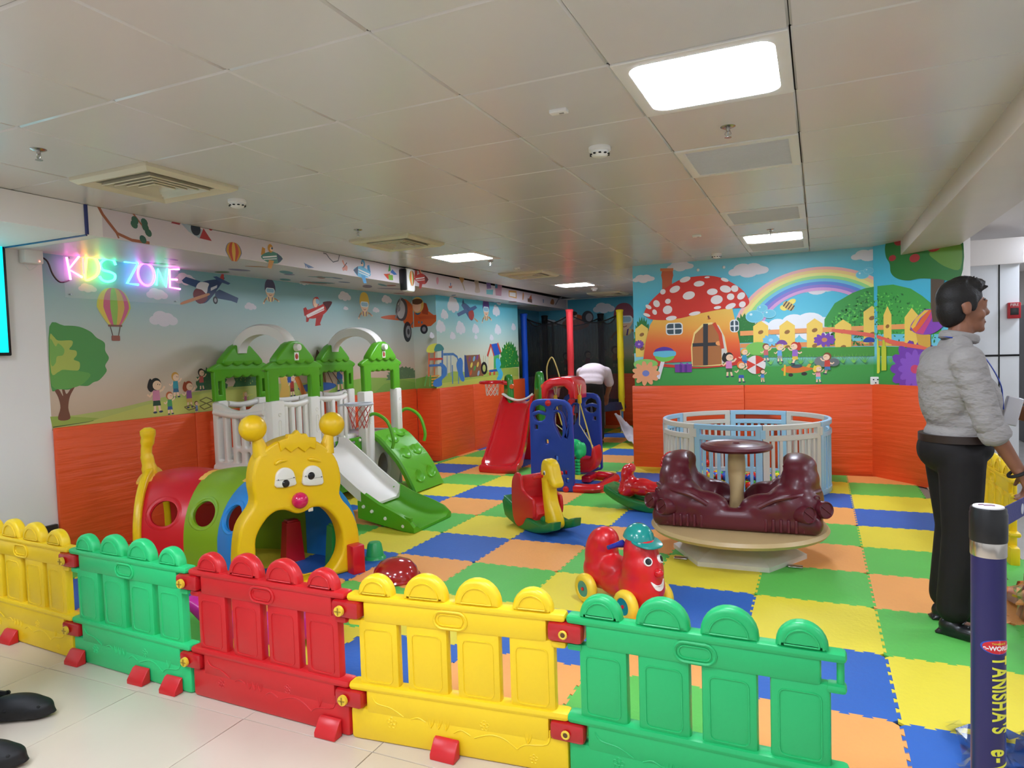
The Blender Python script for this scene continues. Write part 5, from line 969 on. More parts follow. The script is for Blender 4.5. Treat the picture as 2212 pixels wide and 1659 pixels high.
# ================================================================== swing set
SB = plastic('swing_blue', '1f3fa6', .36); TR = plastic('toy_red', 'd01420', .22, coat=.4); TG = plastic('toy_green', '1f7a3c', .3); TY = plastic('toy_yellow', 'f4cc18', .34); TT = plastic('toy_teal', '0f8f88', .2, coat=.5); TB = plastic('toy_navy', '1f2f96', .25, coat=.3); MG = plastic('leaf_green', '2f8a2c', .28, coat=.2); RED2 = plastic('matte_red', 'cc1c24', .36)
rope = mat('rope_cream', 'd9cf9c', .7); mint = plastic('mint', '18c06a', .35)
sw_t = thing('swing_set', 'blue panelled toddler swing set with red base and red top arch', 'swing', (-2.5, 6.97, 0))
so = [(-2.741,0.315),(-2.738,0.725),(-2.737,0.863),(-2.722,0.912),(-2.695,0.945),(-2.65,0.961),(-2.581,0.965),(-2.443,0.963),(-2.359,0.952),(-2.309,0.921),(-2.282,0.874),(-2.273,0.794),(-2.271,0.572),(-2.27,0.292),(-2.271,0.028),(-2.281,-0.003),(-2.311,-0.014),(-2.353,-0.015),(-2.403,-0.005),(-2.445,0.017),(-2.523,0.022),(-2.643,0.056),(-2.73,0.085),(-2.743,0.109)]
so = [(x+2.5, max(z, .014)) for x, z in so]
holes = [[(-2.7,0.831),(-2.679,0.884),(-2.626,0.906),(-2.574,0.887),(-2.551,0.848),(-2.559,0.822),(-2.593,0.84),(-2.632,0.848),(-2.672,0.839)], [(-2.691,0.789),(-2.638,0.812),(-2.558,0.79),(-2.57,0.759),(-2.605,0.736),(-2.649,0.737),(-2.679,0.758)], [(-2.465,0.853),(-2.446,0.887),(-2.394,0.904),(-2.348,0.889),(-2.322,0.834),(-2.322,0.73),(-2.334,0.646),(-2.344,0.698),(-2.356,0.774),(-2.38,0.825),(-2.413,0.849)], [(-2.47,0.764),(-2.458,0.813),(-2.426,0.831),(-2.399,0.809),(-2.382,0.729),(-2.381,0.609),(-2.396,0.562),(-2.432,0.631),(-2.464,0.704)], [(-2.346,0.578),(-2.314,0.659),(-2.318,0.607),(-2.333,0.561)]]
for x, y in ((712, 665), (850, 850), (970, 1060), (1085, 1245), (1110, 1345)): pass
for c in [(-2.666,0.673),(-2.551,0.525),(-2.453,0.358),(-2.359,0.212),(-2.34,0.133),(-2.703,0.127)]: holes.append(rrect(c[0], c[1], .032, .042, .008, 2))
holes = [[(x+2.5, z) for x, z in h] for h in holes]
holes = [h for h in holes if all(z > .03 for x, z in h)]
G().plate(so, holes, .055, .014, T((0, -.47, 0)) @ XZ, 3).obj('side_panel', SB, sw_t)
mx = lambda L: [(-.0-x, z) for x, z in L]
G().plate(mx(so), [mx(h) for h in holes], .055, .014, T((0, .48, 0)) @ XZ, 3).obj('side_panel', SB, sw_t)
for c in [(-2.526,0.923),(-2.357,0.043)]:
    G().lathe([(0, .018), (.016, .018), (.03, .012), (.033, 0)], 18, T((c[0]+2.5, -.497, c[1])) @ RX(PI/2)).obj('panel_bolt', TR, sw_t)
ao = [(-.2, 0), (-.2, .12), (-.17, .19), (-.1, .23), (.02, .245), (.13, .235), (.18, .2), (.2, .13), (.2, 0), (.13, 0), (.12, .09), (.07, .14), (-.05, .14), (-.11, .1), (-.13, 0)]
G().plate(ao, [], .42, .03, T((-.1, .2, .925)) @ XZ, 3).obj('top_arch', TR, sw_t)
g = G(); g.tube(smooth_path([(.22, -.45, .05), (.45, -.42, .05), (.47, -.1, .05), (.46, .2, .05), (.25, .28, .05)], 5), .058, 10, flat=.85).obj('base_loop', TR, sw_t)
G().box((.2, .12, .06), (.1, .3, .07), .015).obj('base_bracket', TR, sw_t)
G().tube([(-.2, -.45, .05), (-.22, .45, .05)], .05, 8).obj('base_bar', TR, sw_t)
sea = thing('toddler_swing', 'red swing seat with green animal head hanging in the blue frame', 'swing seat', (-2.3, 6.98, .2))
s_o = [(-.13, .0), (-.16, .1), (-.15, .24), (-.1, .26), (-.09, .12), (.07, .1), (.1, .2), (.13, .22), (.15, .1), (.12, 0), (.05, -.05), (-.08, -.05)]
G().plate(smooth2(s_o, 3), [], .26, .03, XZ, 2).obj('seat_shell', RED2, sea)
hd = G().ball((-.06, -.17, .22), (.085, .06, .095)).ball((-.02, -.19, .16), (.05, .045, .06)).ball((-.13, -.15, .2), (.035, .03, .08)).ball((.02, -.15, .2), (.035, .03, .08)); hd.remesh(.01, 4).obj('animal_head', mint, sea)
for k in range(5): G().lathe([(0, -.016), (.026, -.014), (.03, 0), (.026, .014), (0, .016)], 14, T((-.03, -.2, .09-.034*k))).obj('trunk_ring', mint, sea)
for x, yy in ((-.28, -.02), (.0, -.02)):
    tp = Vector((x-.1+.02, .1, .86)); 
    r_ = G().tube([tp, tp+Vector((0, -.01, -.1))], .006, 6).obj('rope_top', rope, sea)
    G().box(tp+Vector((0, -.03, -.14)), (.045, .03, .1), .014).obj('rope_handle', plastic('handle_yellow', 'e8b81c', .35), sea)
    G().tube(smooth_path([tp+Vector((-.02, -.03, .02)), tp+Vector((0, -.03, -.1)), tp+Vector((.02, -.03, .02))], 3), .005, 5).obj('rope_hook', rope, sea)
    G().tube([tp+Vector((0, -.03, -.18)), tp+Vector((.07, -.04, -.42)), (x*.45+.11, -.1, .2)], .0075, 6).obj('swing_rope', mat('rope_yellow', 'c8b050', .6), sea)
    G().tube([tp+Vector((0, -.03, -.18)), tp+Vector((-.02, .0, -.42)), (x*.45+.05, .1, .2)], .0055, 6).obj('swing_rope', rope, sea)
# ================================================================== red slide with green hoops
sl = thing('toddler_slide', 'glossy red toddler slide with green hoop handles', 'slide', (-3.55, 7.9, 0))
R = []
for i, (y, z, xc, w) in enumerate(((.44, .80, -.12, .2), (.36, .77, -.115, .2), (.25, .68, -.1, .205), (.12, .56, -.075, .21), (-.02, .44, -.05, .215), (-.16, .32, -.02, .22), (-.3, .2, .0, .225), (-.42, .12, .02, .23), (-.52, .09, .03, .225), (-.58, .085, .035, .21))):
    h = .10 if i < 7 else (.085, .06, .02)[i-7]
    R.append([(xc-w-.03, y, z+h-.01), (xc-w, y, z+h), (xc-w+.025, y, z+.035), (xc-w+.08, y, z), (xc, y, z-.006), (xc+w-.08, y, z), (xc+w-.025, y, z+.035), (xc+w, y, z+h), (xc+w+.03, y, z+h-.01), (xc+w+.03, y, z-.03), (xc-w-.03, y, z-.03)])
G().rings(R).obj('slide_bed', TR, sl, angle=60)
G().tube([(-.21, -.57, .055), (.035, -.6, .05), (.28, -.57, .055)], .05, 10).obj('slide_lip', TR, sl)
G().box((-.1, .52, .40), (.42, .2, .78), .03).obj('ladder_block', TR, sl)
G().tube(smooth_path([(-.34, .4, .9), (-.22, .38, .84), (-.1, .37, .815), (.02, .38, .84), (.1, .4, .9)], 4), .035, 8, flat=.5).obj('slide_cover', HW, sl)
for x, zt in ((-.26, 1.15), (.19, 1.18)):
    G().plate(smooth2([(-.05, .55), (-.07, .8), (-.06, 1.05), (-.02, zt), (.05, zt), (.12, 1.05), (.16, .8), (.17, .5), (.1, .3), (.0, .3)], 3), [smooth2([(-.01, .98), (.0, 1.08), (.03, zt-.035), (.06, 1.08), (.075, .98)], 2)], .09, .03, T((x, .45, 0)) @ RZ(.75) @ YZ, 3).obj('side_hoop', MG, sl)
    G().lathe([(0, .02), (.03, .02), (.035, 0)], 12, T((x+.06, .4, 1.0)) @ RX(PI/2)).obj('hoop_bolt', plastic('bolt_orange', 'e8642a', .35), sl)
hb = thing('basketball_hoop', 'red basketball ring with white net beside the red slide', 'basketball hoop', (-4.05, 8.3, 1.06))
G().tube([(.16*math.cos(a), .15*math.sin(a), 0) for a in [2*PI*i/28 for i in range(28)]], .02, 8, True).obj('hoop_ring', TR, hb)
G().tube([(.15, 0, 0), (.23, .03, -.02)], .03, 8).obj('hoop_bracket', TR, hb)
net(hb, .1, .08, .18, mat('net_white', 'e6ddcc', .7), 9, 4, .004)
# ================================================================== giraffe rocker
gi = thing('giraffe_rocker', 'yellow giraffe rocker with red seat and dark green rockers', 'rocking toy', (-2.06, 5.06, .012), math.radians(-32))
ro_ = []
for i in range(13): a = -.42+.84*i/12; ro_.append((.82*math.sin(a)*1.0, .82*(1-math.cos(a))))
rail_o = ro_+[(.345, .135), (.29, .125), (.2, .09), (.08, .105), (-.06, .13), (-.16, .17), (-.24, .20), (-.32, .235), (-.37, .20), (-.355, .13)]
for s_ in (-1, 1):
    r = G().plate(rail_o, [], .09, .02, T((0, s_*.1, 0)) @ XZ, 3).obj('rocker', TG, gi)
G().box((-.02, 0, .1), (.3, .16, .07), .02).obj('cross_brace', TG, gi)
G().plate([(-.36, .235), (-.24, .2), (-.24, .18), (-.36, .21)], [], .26, .008, XZ).obj('foot_rest', TG, gi)
for k in range(5):
    for j in range(4): G().ball((-.34+.024*k, -.06+.04*j, .234-.0072*k), .007, 6, 4).obj('grip_dot', TG, gi)
seatp = [(-.18, .09), (-.2, .3), (-.17, .42), (-.12, .455), (-.06, .43), (-.035, .3), (.06, .26), (.1, .24), (.105, .12), (.04, .1), (-.08, .06)]
for s_ in (-1, 1): G().plate(smooth2([(-.2, .1), (-.21, .3), (-.19, .41), (-.13, .462), (-.07, .43), (-.05, .33), (.05, .285), (.1, .26), (.1, .13), (.0, .11), (-.06, .045), (-.14, .02)], 3), [], .03, .012, T((0, s_*.135, 0)) @ XZ, 2).obj('seat_side', RED2, gi)
G().plate(smooth2([(-.2, .1), (-.21, .3), (-.18, .4), (-.14, .43), (-.12, .4), (-.11, .25), (.09, .215), (.09, .1)], 2), [], .26, .02, XZ, 2).obj('seat', RED2, gi)
gp_ = smooth2([(.1, .04), (.1, .14), (.085, .25), (.075, .36), (.07, .46), (.075, .54), (.105, .585), (.165, .58), (.205, .54), (.23, .46), (.255, .41), (.25, .375), (.21, .365), (.175, .39), (.16, .41), (.165, .33), (.185, .24), (.23, .16), (.255, .09), (.24, .05), (.18, .035)], 3)
gb = G().plate(gp_, [], .115, .035, XZ, 4).obj('neck_and_head', TY, gi)
for s_ in (-1, 1):
    G().ball((.135, s_*.0575, .48), (.014, .006, .02), 12, 8).obj('eye', eyew, gb); G().ball((.137, s_*.062, .477), (.008, .004, .013), 10, 6).obj('pupil', blackp, gb)
    G().tube([(.105, s_*.05, .452), (.105, s_*.13, .452)], .014, 10).ball((.105, s_*.135, .452), (.018, .014, .018), 12, 8).obj('handle', TR, gi)
G().tube(smooth_path([(-.2, 0, .4), (-.23, 0, .3), (-.25, 0, .2), (-.25, 0, .14)], 3), .04, 8, flat=.8).obj('tail_back', TY, gi)
# ================================================================== red rocking horse with green rockers
rh = thing('rocking_horse', 'glossy red rocking horse on dark green rockers behind the merry-go-round', 'rocking toy', (-1.33, 5.95, .012), math.radians(-8))
ro2 = [(-.45, .16), (-.36, .09), (-.22, .03), (-.05, .0), (.12, .0), (.28, .03), (.4, .09), (.46, .15), (.44, .2), (.36, .16), (.2, .1), (0, .085), (-.2, .11), (-.34, .17), (-.42, .21)]
for s_ in (-1, 1): G().plate(smooth2(ro2, 2), [], .07, .02, T((0, s_*.09, 0)) @ XZ, 3).obj('rocker', TG, rh)
G().plate([(-.44, .21), (-.3, .16), (-.3, .14), (-.44, .18)], [], .24, .008, XZ).obj('foot_rest', TG, rh)
hbd = G()
for x, z, r in ((-.24, .2, (.09, .1, .1)), (-.26, .3, (.05, .09, .1)), (-.22, .36, (.035, .08, .05)), (-.12, .2, (.13, .1, .08)), (.02, .18, (.15, .1, .075)), (.16, .22, (.1, .085, .11)), (.2, .33, (.07, .07, .12)), (.2, .42, (.07, .06, .09)), (.25, .44, (.09, .05, .055)), (-.27, .16, (.07, .12, .07)), (.1, .14, (.12, .12, .05))): hbd.ball((x, 0, z), r)
hbd.remesh(.012, 8).obj('body', TR, rh)
for k in range(11):
    a = 2.9-2.2*k/10; G().ball((.17+.1*math.cos(a), 0, .38+.14*math.sin(a)), (.022, .03, .02), 10, 6).obj('mane_ridge', TR, rh)
G().tube([(.2, -.14, .36), (.2, .14, .36)], .014, 8).obj('handle', TR, rh)
# ================================================================== red ride-on car with face
ca = thing('ride_on_car', 'smiling red ride-on toy with teal cap and yellow wheels', 'ride-on toy', (-1.0, 3.63, .012), math.radians(-34))
cb = G()
for x, z, r in ((-.18, .25, (.1, .1, .165)), (-.17, .17, (.13, .11, .11)), (-.15, .34, (.085, .085, .085)), (0, .135, (.22, .105, .08)), (-.07, .2, (.13, .09, .08)), (.15, .17, (.14, .115, .13)), (.16, .25, (.12, .11, .15)), (.15, .35, (.095, .095, .1)), (.145, .39, (.08, .085, .075)), (.04, .15, (.1, .105, .08))): cb.ball((x, 0, z), r)
cbo = cb.remesh(.011, 9).obj('body', plastic('ride_red', 'd81f26', .3, coat=.15), ca)
for x in (-.175, .165):
    for s_ in (-1, 1):
        w = G().lathe([(.043, -.02), (.048, -.028), (.066, -.028), (.08, -.018), (.085, 0), (.08, .018), (.066, .028), (.048, .028), (.043, .02)], 30, T((x, s_*.125, .073+.012)) @ RX(PI/2)).obj('wheel', plastic('wheel_yellow', 'f6d23a', .35), ca)
        G().lathe([(0, .024), (.035, .022), (.045, .024), (.046, -.02), (0, -.02)], 24, T((x, s_*.125, .085)) @ RX(-s_*PI/2)).obj('hub', TT, w)
        G().lathe([(0, .032), (.009, .03), (.011, .02)], 12, T((x, s_*.125, .085)) @ RX(-s_*PI/2)).obj('axle_cap', TR, w)
    G().tube([(x, -.12, .085), (x, .12, .085)], .012, 8).obj('axle', TR, ca)
G().lathe([(0, .075), (.035, .068), (.06, .05), (.078, .022), (.084, 0), (0, -.004)], 26, T((.135, 0, .425)) @ RY(.12)).obj('cap', TT, ca)
G().plate(smooth2([(.04, -.082), (.13, -.06), (.15, 0), (.13, .06), (.04, .082), (.0, 0)], 4), [], .012, .005, T((.13, 0, .424)) @ RY(.2)).obj('cap_brim', TT, ca)
for s_ in (-1, 1): G().tube([(.075, s_*.06, .385), (.075, s_*.105, .385), (.072, s_*.16, .38)], [.022, .014, .012], 12).obj('handle', TB, ca)
from mathutils.bvhtree import BVHTree
cbv = BVHTree.FromPolygons([v.co for v in cbo.data.vertices], [p.vertices for p in cbo.data.polygons])
def on_face(y, z, d=0):   # point on the front of the body, roughly
    h = cbv.ray_cast(Vector((1, y, z)), Vector((-1, 0, 0))); return Vector(((h[0].x if h[0] else .2)+d, y, z))
for s_ in (-1, 1):
    p = on_face(s_*.042, .325); n_ = Vector((.8, s_*.45, .35)).normalized(); mm = frame(p, n_.cross(Vector((0, 0, 1))), n_.cross(n_.cross(Vector((0, 0, 1)))), None)
    q = Vector((0, 0, 1)).rotation_difference(n_).to_matrix().to_4x4(); q.translation = p+n_*.004
    e = G().lathe([(0, .006), (.022, .004), (.025, -.01)], 22, q).obj('eye', mat('eye_paper', 'f4f2ee', .3), ca)
    q2 = q.copy(); q2.translation = p+n_*.009; G().lathe([(.008, .002), (.0165, .001), (.0165, -.004), (.008, -.004)], 20, q2).obj('eye_ring', blackp, e)
p = on_face(0, .265); G().ball(p+Vector((.005, 0, 0)), (.03, .024, .024), 18, 12).obj('nose', TR, ca)
sm = smooth2([(-.045, .0), (-.02, -.018), (.0, -.022), (.02, -.018), (.045, .0), (.028, -.04), (.0, -.052), (-.028, -.04)], 3)
mb = G().plate(sm, [], .006, .002).tomesh(20)
for v in mb.vertices:
    q = on_face(-v.co.x, .225+v.co.y, .004+v.co.z); v.co = q
mb.materials.append(MATS['eye_paper']); link(bpy.data.objects.new('smile', mb), ca)
# ================================================================== merry-go-round
MR = plastic('maroon', '5e1b28', .36, coat=.1); TN = plastic('tan', 'c2a676', .4)
mg = thing('merry_go_round', 'maroon two-seat merry-go-round on a tan disc and white base', 'merry-go-round', (-.52, 4.87, .012), .02)
def hexr(r, z): return [(r*math.cos(PI/3*k+PI), r*math.sin(PI/3*k+PI), z) for k in range(6)]
G().rings([hexr(.44, 0), hexr(.44, .03), hexr(.2, .125), hexr(.12, .18)]).obj('base', mat('base_white', 'ddd8cc', .3, .5, var=.12, vscale=8), mg, angle=10)
for a in (PI*.83, -PI*.17, PI*1.2, PI*.4): G().box((.43*math.cos(a), .43*math.sin(a), .006), (.09, .05, .012), .004).obj('base_foot', chrome, mg)
G().lathe([(0, .165), (.5, .165), (.57, .18), (.585, .2), (.57, .222), (.54, .228), (0, .228)], 56).obj('platform', TN, mg)
R = []
for i in range(25):
    t = i/24; z = .225+.5*t; a0 = t*4.2; R.append([(.052*math.cos(a)*(1+.13*math.cos(2*(a-a0))), .052*math.sin(a)*(1+.13*math.cos(2*(a-a0))), z) for a in [2*PI*k/20 for k in range(20)]])
G().rings(R).obj('column', TN, mg, angle=60)
G().lathe([(0, .715), (.18, .715), (.22, .722), (.238, .738), (.235, .755), (.21, .766), (.195, .758), (.15, .758), (.14, .764), (0, .764)], 44).obj('hand_wheel', MR, mg)
G().lathe([(0, .776), (.02, .774), (.03, .762)], 14).obj('wheel_cap', MR, mg)
bd = G()
for s_ in (-1, 1):
    bd.box((s_*.33, 0, .29), (.42, .62, .14), .06)
    for x, y, z, r in ((.36, -.17, .40, (.17, .16, .14)), (.36, .17, .40, (.17, .16, .14)), (.40, 0, .40, (.15, .28, .16)), (.39, 0, .53, (.135, .26, .13)), (.38, .02, .62, (.13, .2, .085)), (.44, -.14, .36, (.1, .15, .11)), (.2, -.22, .37, (.17, .11, .10)), (.2, .22, .37, (.17, .11, .10)), (.33, -.24, .44, (.13, .08, .07)), (.33, .24, .44, (.13, .08, .07))): bd.ball((s_*x, y, z), r)
bd.box((0, -.265, .30), (.5, .11, .15), .045).box((0, .265, .30), (.5, .11, .15), .045).box((0, 0, .25), (.9, .5, .05), .02)
bm_ = bd.remesh(.013, 2).me
ct = G()
for s_ in (-1, 1): ct.ball((s_*.13, 0, .56), (.19, .195, .24), 24, 16); ct.ball((s_*.22, .01, .6), (.12, .18, .18), 24, 16)
ct.box((0, 0, .55), (.3, .38, .46), .04)
b2 = boolean(bm_, ct.remesh(.014, 1).me); o = bpy.data.objects.new('t', b2); COL.objects.link(o); r = o.modifiers.new('r', 'REMESH'); r.mode = 'VOXEL'; r.voxel_size = .011; q = o.modifiers.new('s', 'SMOOTH'); q.iterations = 4
dg = bpy.context.evaluated_depsgraph_get(); b3 = bpy.data.meshes.new_from_object(o.evaluated_get(dg)); bpy.data.objects.remove(o)
for p in b3.polygons: p.use_smooth = True
b3.materials.clear(); b3.materials.append(MR); bo = link(bpy.data.objects.new('car_body', b3), mg)
for s_ in (-1, 1):
    for ax, y, z in ((.53, -.22, .385), (.43, -.315, .37)):
        d_ = Vector((s_*.62, -.75, .1)).normalized(); q = Vector((0, 0, 1)).rotation_difference(d_).to_matrix().to_4x4(); q.translation = Vector((s_*ax, y, z))
        h = G().lathe([(.056, -.06), (.055, .036), (.05, .044), (.044, .034), (0, .034)], 22, q).obj('headlight', MR, bo)
        G().box((0, 0, .036), (.085, .007, .006), .002, q).obj('headlight_bar', MR, h)
    for k in range(6):
        G().box((0, 0, 0), (.02, .03, .085), .009, T((s_*(.2+.045*k), -.308+(.02 if k > 4 else 0), .285))).obj('grille_rib', MR, bo)
    G().tube(smooth_path([(s_*.16, -.322, .40), (s_*.26, -.325, .455), (s_*.36, -.305, .475), (s_*.46, -.22, .48), (s_*.52, -.1, .48)], 5), .016, 8).obj('fender_line', MR, bo)
    G().tube([(s_*.50+.016*math.cos(a), -.235+.012*math.cos(a)*s_, .455+.02*math.sin(a)) for a in [2*PI*i/12 for i in range(12)]], .006, 5, True).obj('badge_ring', MR, bo)
    G().plate(rrect(0, 0, .16, .12, .03), [], .02, .008, T((s_*.455, .0, .6)) @ RZ(PI/2+s_*.1) @ RX(PI/2)).obj('head_rest', MR, bo)
# ================================================================== ball pit
PW = plastic('pen_white', 'cfcdc6', .4); PB = plastic('pen_blue', '9cc8e4', .4)
pn = thing('ball_pit_pen', 'round white and pale blue ball pit pen by the orange wall', 'ball pit', (-.70, 7.33, .012))
def arcbox(g, a0, a1, r, z0, z1, th=.035, n=10):
    R = []
    for i in range(n+1):
        a = a0+(a1-a0)*i/n; c, s_ = math.cos(a), math.sin(a)
        R.append([((r+dr)*c, (r+dr)*s_, z) for dr, z in ((-th/2+.006, z0), (th/2-.006, z0), (th/2, z0+.006), (th/2, z1-.006), (th/2-.006, z1), (-th/2+.006, z1), (-th/2, z1-.006), (-th/2, z0+.006))])
    return g.rings(R)
for k in range(8):
    m = PB if k % 2 == 0 else PW; ac = math.radians(-96)+k*PI/4; h = PI/8; a0, a1 = ac-h+.004, ac+h-.004; r = .80
    o = arcbox(G(), a0, a1, r, .655, .705).obj('pen_panel', m, pn)
    arcbox(G(), a0, a1, r, .555, .605).obj('mid_rail', m, o); arcbox(G(), a0, a1, r, .0, .055).obj('bottom_rail', m, o)
    for e0, e1 in ((a0, a0+.07), (a1-.07, a1)): arcbox(G(), e0, e1, r, .03, .68, n=2).obj('end_post', m, o)
    arcbox(G(), a1-.02, a1+.035, r+.006, .575, .66, .03, 2).obj('hook', m, o)
    for j in range(7):
        a = a0+.07+(a1-a0-.14)*(j+.5)/7; arcbox(G(), a-.017, a+.017, r, .04, .57, .022, 1).obj('bar', m, o)
BC = [('red', plastic('ball_red', 'd8261c', .25)), ('yellow', plastic('ball_yellow', 'f2d21c', .25)), ('green', plastic('ball_green', '58b82a', .25)), ('blue', plastic('ball_blue', '2a56c0', .25))]
bms = []
for n_, m in BC: me = G().ball((0, 0, 0), .036, 14, 9).tomesh(0); me.materials.append(m); bms.append(me)
rb = random.Random(5); cnt = 0
for L in range(4):
    rad = (.74, .72, .66, .5)[L]; z = .012+.036+.068*L; st_ = .0745; n = int(rad/st_)+1
    for ix in range(-n, n+1):
        for iy in range(-n, n+1):
            x = (ix+(.5 if iy % 2 else 0)+(.25*(L % 2)))*st_; y = iy*st_*.87+(.03*(L % 2))
            d_ = math.hypot(x, y)
            if d_ > rad-.0 or (d_ < rad-.22 and L < 3) or cnt >= 300: continue
            if L < 3 and y > .25: continue
            if L == 3 and (rb.random() < .3 or y > .3): continue
            c = rb.randrange(4); cnt += 1
            o = link(bpy.data.objects.new('pit_ball', bms[c]), None, (-.70+x+rb.uniform(-.004, .004), 7.33+y+rb.uniform(-.004, .004), z+rb.uniform(0, .012)))
            tag(o, '%s plastic ball lying in the ball pit' % BC[c][0], 'ball', 'ball pit balls')
print('balls', cnt)
# ================================================================== people
def cap(g, a, b, ra, rb, k=3):
    a, b = Vector(a), Vector(b); g.tube([a.lerp(b, i/k) for i in range(k+1)], [ra+(rb-ra)*i/k for i in range(k+1)], 12); g.ball(a, ra, 12, 8); g.ball(b, rb, 12, 8); return g
def hand(g, w, d, up_, curl=.9, side=1, s=1.0):
    """palm from wrist w along d; up_ = back of the hand; five fingers"""
    w, d, up_ = Vector(w), Vector(d).normalized(), Vector(up_).normalized(); x = d.cross(up_).normalized()*side
    pc = w+d*.045*s
    for o in (-.03, -.01, .01, .03): cap(g, w+x*o*.7*s, w+d*.085*s+x*o*s, .016*s, .0125*s, 2)
    for o, L in ((-.031, .062), (-.0105, .075), (.0105, .08), (.031, .07)):
        p = w+d*.088*s+x*o*s; q = d.copy(); 
        for k in range(3):
            ax = x*side; q = (Matrix.Rotation(-curl*.62*(1 if side > 0 else 1), 3, d.cross(up_).normalized()) @ q); n = p+q*L*s*(.42, .32, .26)[k]; cap(g, p, n, (.0105, .0095, .0085)[k]*s, (.0095, .0085, .0075)[k]*s, 1); p = n
    p = w+d*.03*s+x*.03*s; q = (d*.75+x*.65-up_*.35).normalized()
    for k in range(2): n = p+q*.038*s; cap(g, p, n, (.013, .0115)[k]*s, (.0115, .009)[k]*s, 1); p = n; q = (q+d*.35-up_*.45).normalized()
SK = mat('skin_brown', '8a5a42', .5, .4, var=.08, vscale=12, bump=(90, .12)); HAIR = mat('black_hair', '15110f', .55, .4, bump=(160, .6, .004), var=.2, vscale=40)
SHIRT = mat('grey_shirt', '989390', .75, .2, bump=(9, .9, .03, (1, 1, 2.0)), var=.05, vscale=60); TROU = mat('black_trousers', '1d1a1a', .7, .25, bump=(6, .5, .02), var=.12)
LEATH = mat('black_leather', '17171a', .3, .5, bump=(30, .15)); BELT = mat('belt_brown', '2a1b15', .4)
def head(g, c, s=1):
    x, y, z = c
    g.ball((x-.012, y, z+.055), (.098*s, .077*s, .098*s)); g.ball((x+.03, y, z), (.07*s, .064*s, .095*s)); g.ball((x+.045, y, z-.06), (.05*s, .048*s, .05*s)); g.ball((x+.06, y, z+.03), (.045, .058, .05))
    g.ball((x+.104, y, z-.008), (.02, .0155, .018)); cap(g, (x+.088, y, z+.035), (x+.106, y, z-.002), .009, .013, 2)
    g.ball((x+.088, y, z-.05), (.014, .026, .008)); g.ball((x+.088, y, z-.064), (.013, .022, .008)); g.ball((x+.08, y, z-.09), (.02, .024, .018))
    for s_ in (-1, 1):
        g.ball((x-.012, y+s_*.078, z+.01), (.022, .012, .033)); g.ball((x+.083, y+s_*.03, z+.048), (.015, .026, .008)); g.ball((x+.06, y+s_*.045, z-.02), (.025, .02, .025))
def face(par, c, skin=True):
    x, y, z = c
    for s_ in (-1, 1):
        e = G().ball((x+.083, y+s_*.03, z+.026), (.011, .014, .0085), 12, 8).obj('eye', mat('eye_sclera', 'dcd4cc', .2), par); G().ball((x+.0925, y+s_*.03, z+.026), (.004, .0065, .0065), 10, 6).obj('iris', mat('iris_dark', '1a0f0a', .2), e)
        G().tube([(x+.082, y+s_*.012, z+.052), (x+.088, y+s_*.03, z+.056), (x+.075, y+s_*.05, z+.05)], .005, 6).obj('eyebrow', HAIR, par)
    G().tube([(x+.092, y-.024, z-.057), (x+.1, y, z-.057), (x+.092, y+.024, z-.057)], .004, 6).obj('lips', mat('lip', '6e3c34', .45), par)
def hair(par, c, seed=1):
    x, y, z = c; g = G(); g.ball((x-.018, y, z+.07), (.104, .084, .098)); g.ball((x-.05, y, z+.01), (.068, .078, .09)); g.ball((x+.02, y, z+.125), (.075, .066, .04)); g.ball((x-.06, y, z-.03), (.045, .062, .05))
    for s_ in (-1, 1): g.ball((x+.018, y+s_*.068, z+.045), (.022, .014, .05))
    r = random.Random(seed)
    for k in range(90):
        a = r.uniform(-1.2, 1.2); b = r.uniform(-.4, 1.15); p = Vector((x-.015+.09*math.sin(b), y+.072*math.sin(a)*math.cos(b*.7), z+.085+.088*math.cos(a)*math.cos(b*.9)*.9)); cap(g, p, p+Vector((.03, r.uniform(-.008, .008), .014)), .009, .003, 1)
    g.remesh(.006, 1, .4).obj('hair', HAIR, par)
# ------------------------------------------------------------------ standing man
man = thing('person', 'standing man in grey shirt and black trousers with a blue lanyard', 'person', (.625, 3.93, .012), math.radians(14)); man.scale = (.975, .975, .97)
b = G(); hc = (.02, 0, 1.615); head(b, hc); cap(b, (-.015, 0, 1.38), (.015, 0, 1.54), .062, .055)
b.ball((-.02, 0, 1.27), (.12, .17, .17)); b.ball((.0, 0, 1.05), (.12, .15, .17)); b.ball((-.02, 0, .92), (.12, .15, .12))
RS, RE, RW = (-.04, -.185, 1.37), (.03, -.235, 1.07), (.155, -.24, .85)
LS, LE, LW = (-.03, .185, 1.37), (.06, .25, 1.12), (.245, .13, 1.1)
for S_, E_, W_ in ((RS, RE, RW), (LS, LE, LW)): cap(b, S_, E_, .048, .04); cap(b, E_, W_, .042, .028)
hand(b, RW, (.35, .02, -.9), (.9, -.35, .35), .85, -1); hand(b, LW, (.95, -.25, -.1), (.2, .9, .3), 1.0, 1)
for s_, fx in ((-1, -.03), (1, .02)): cap(b, (-.02, s_*.085, .9), (-.005+fx, s_*.1, .5), .08, .055); cap(b, (-.005+fx, s_*.1, .5), (-.045+fx, s_*.105, .09), .05, .035); cap(b, (-.045+fx, s_*.105, .06), (.06+fx, s_*.12, .035), .03, .025)
b.remesh(.0075, 2, .4).obj('body', SK, man)
face(man, hc); hair(man, hc, 4)
sh = G(); sh.ball((-.035, 0, 1.29), (.145, .195, .165)); sh.ball((-.01, 0, 1.36), (.11, .2, .085)); sh.ball((.03, 0, 1.16), (.155, .18, .17)); sh.ball((.035, 0, 1.06), (.158, .175, .12)); sh.ball((.0, 0, 1.0), (.152, .172, .085)); sh.ball((-.06, 0, 1.2), (.11, .17, .2))
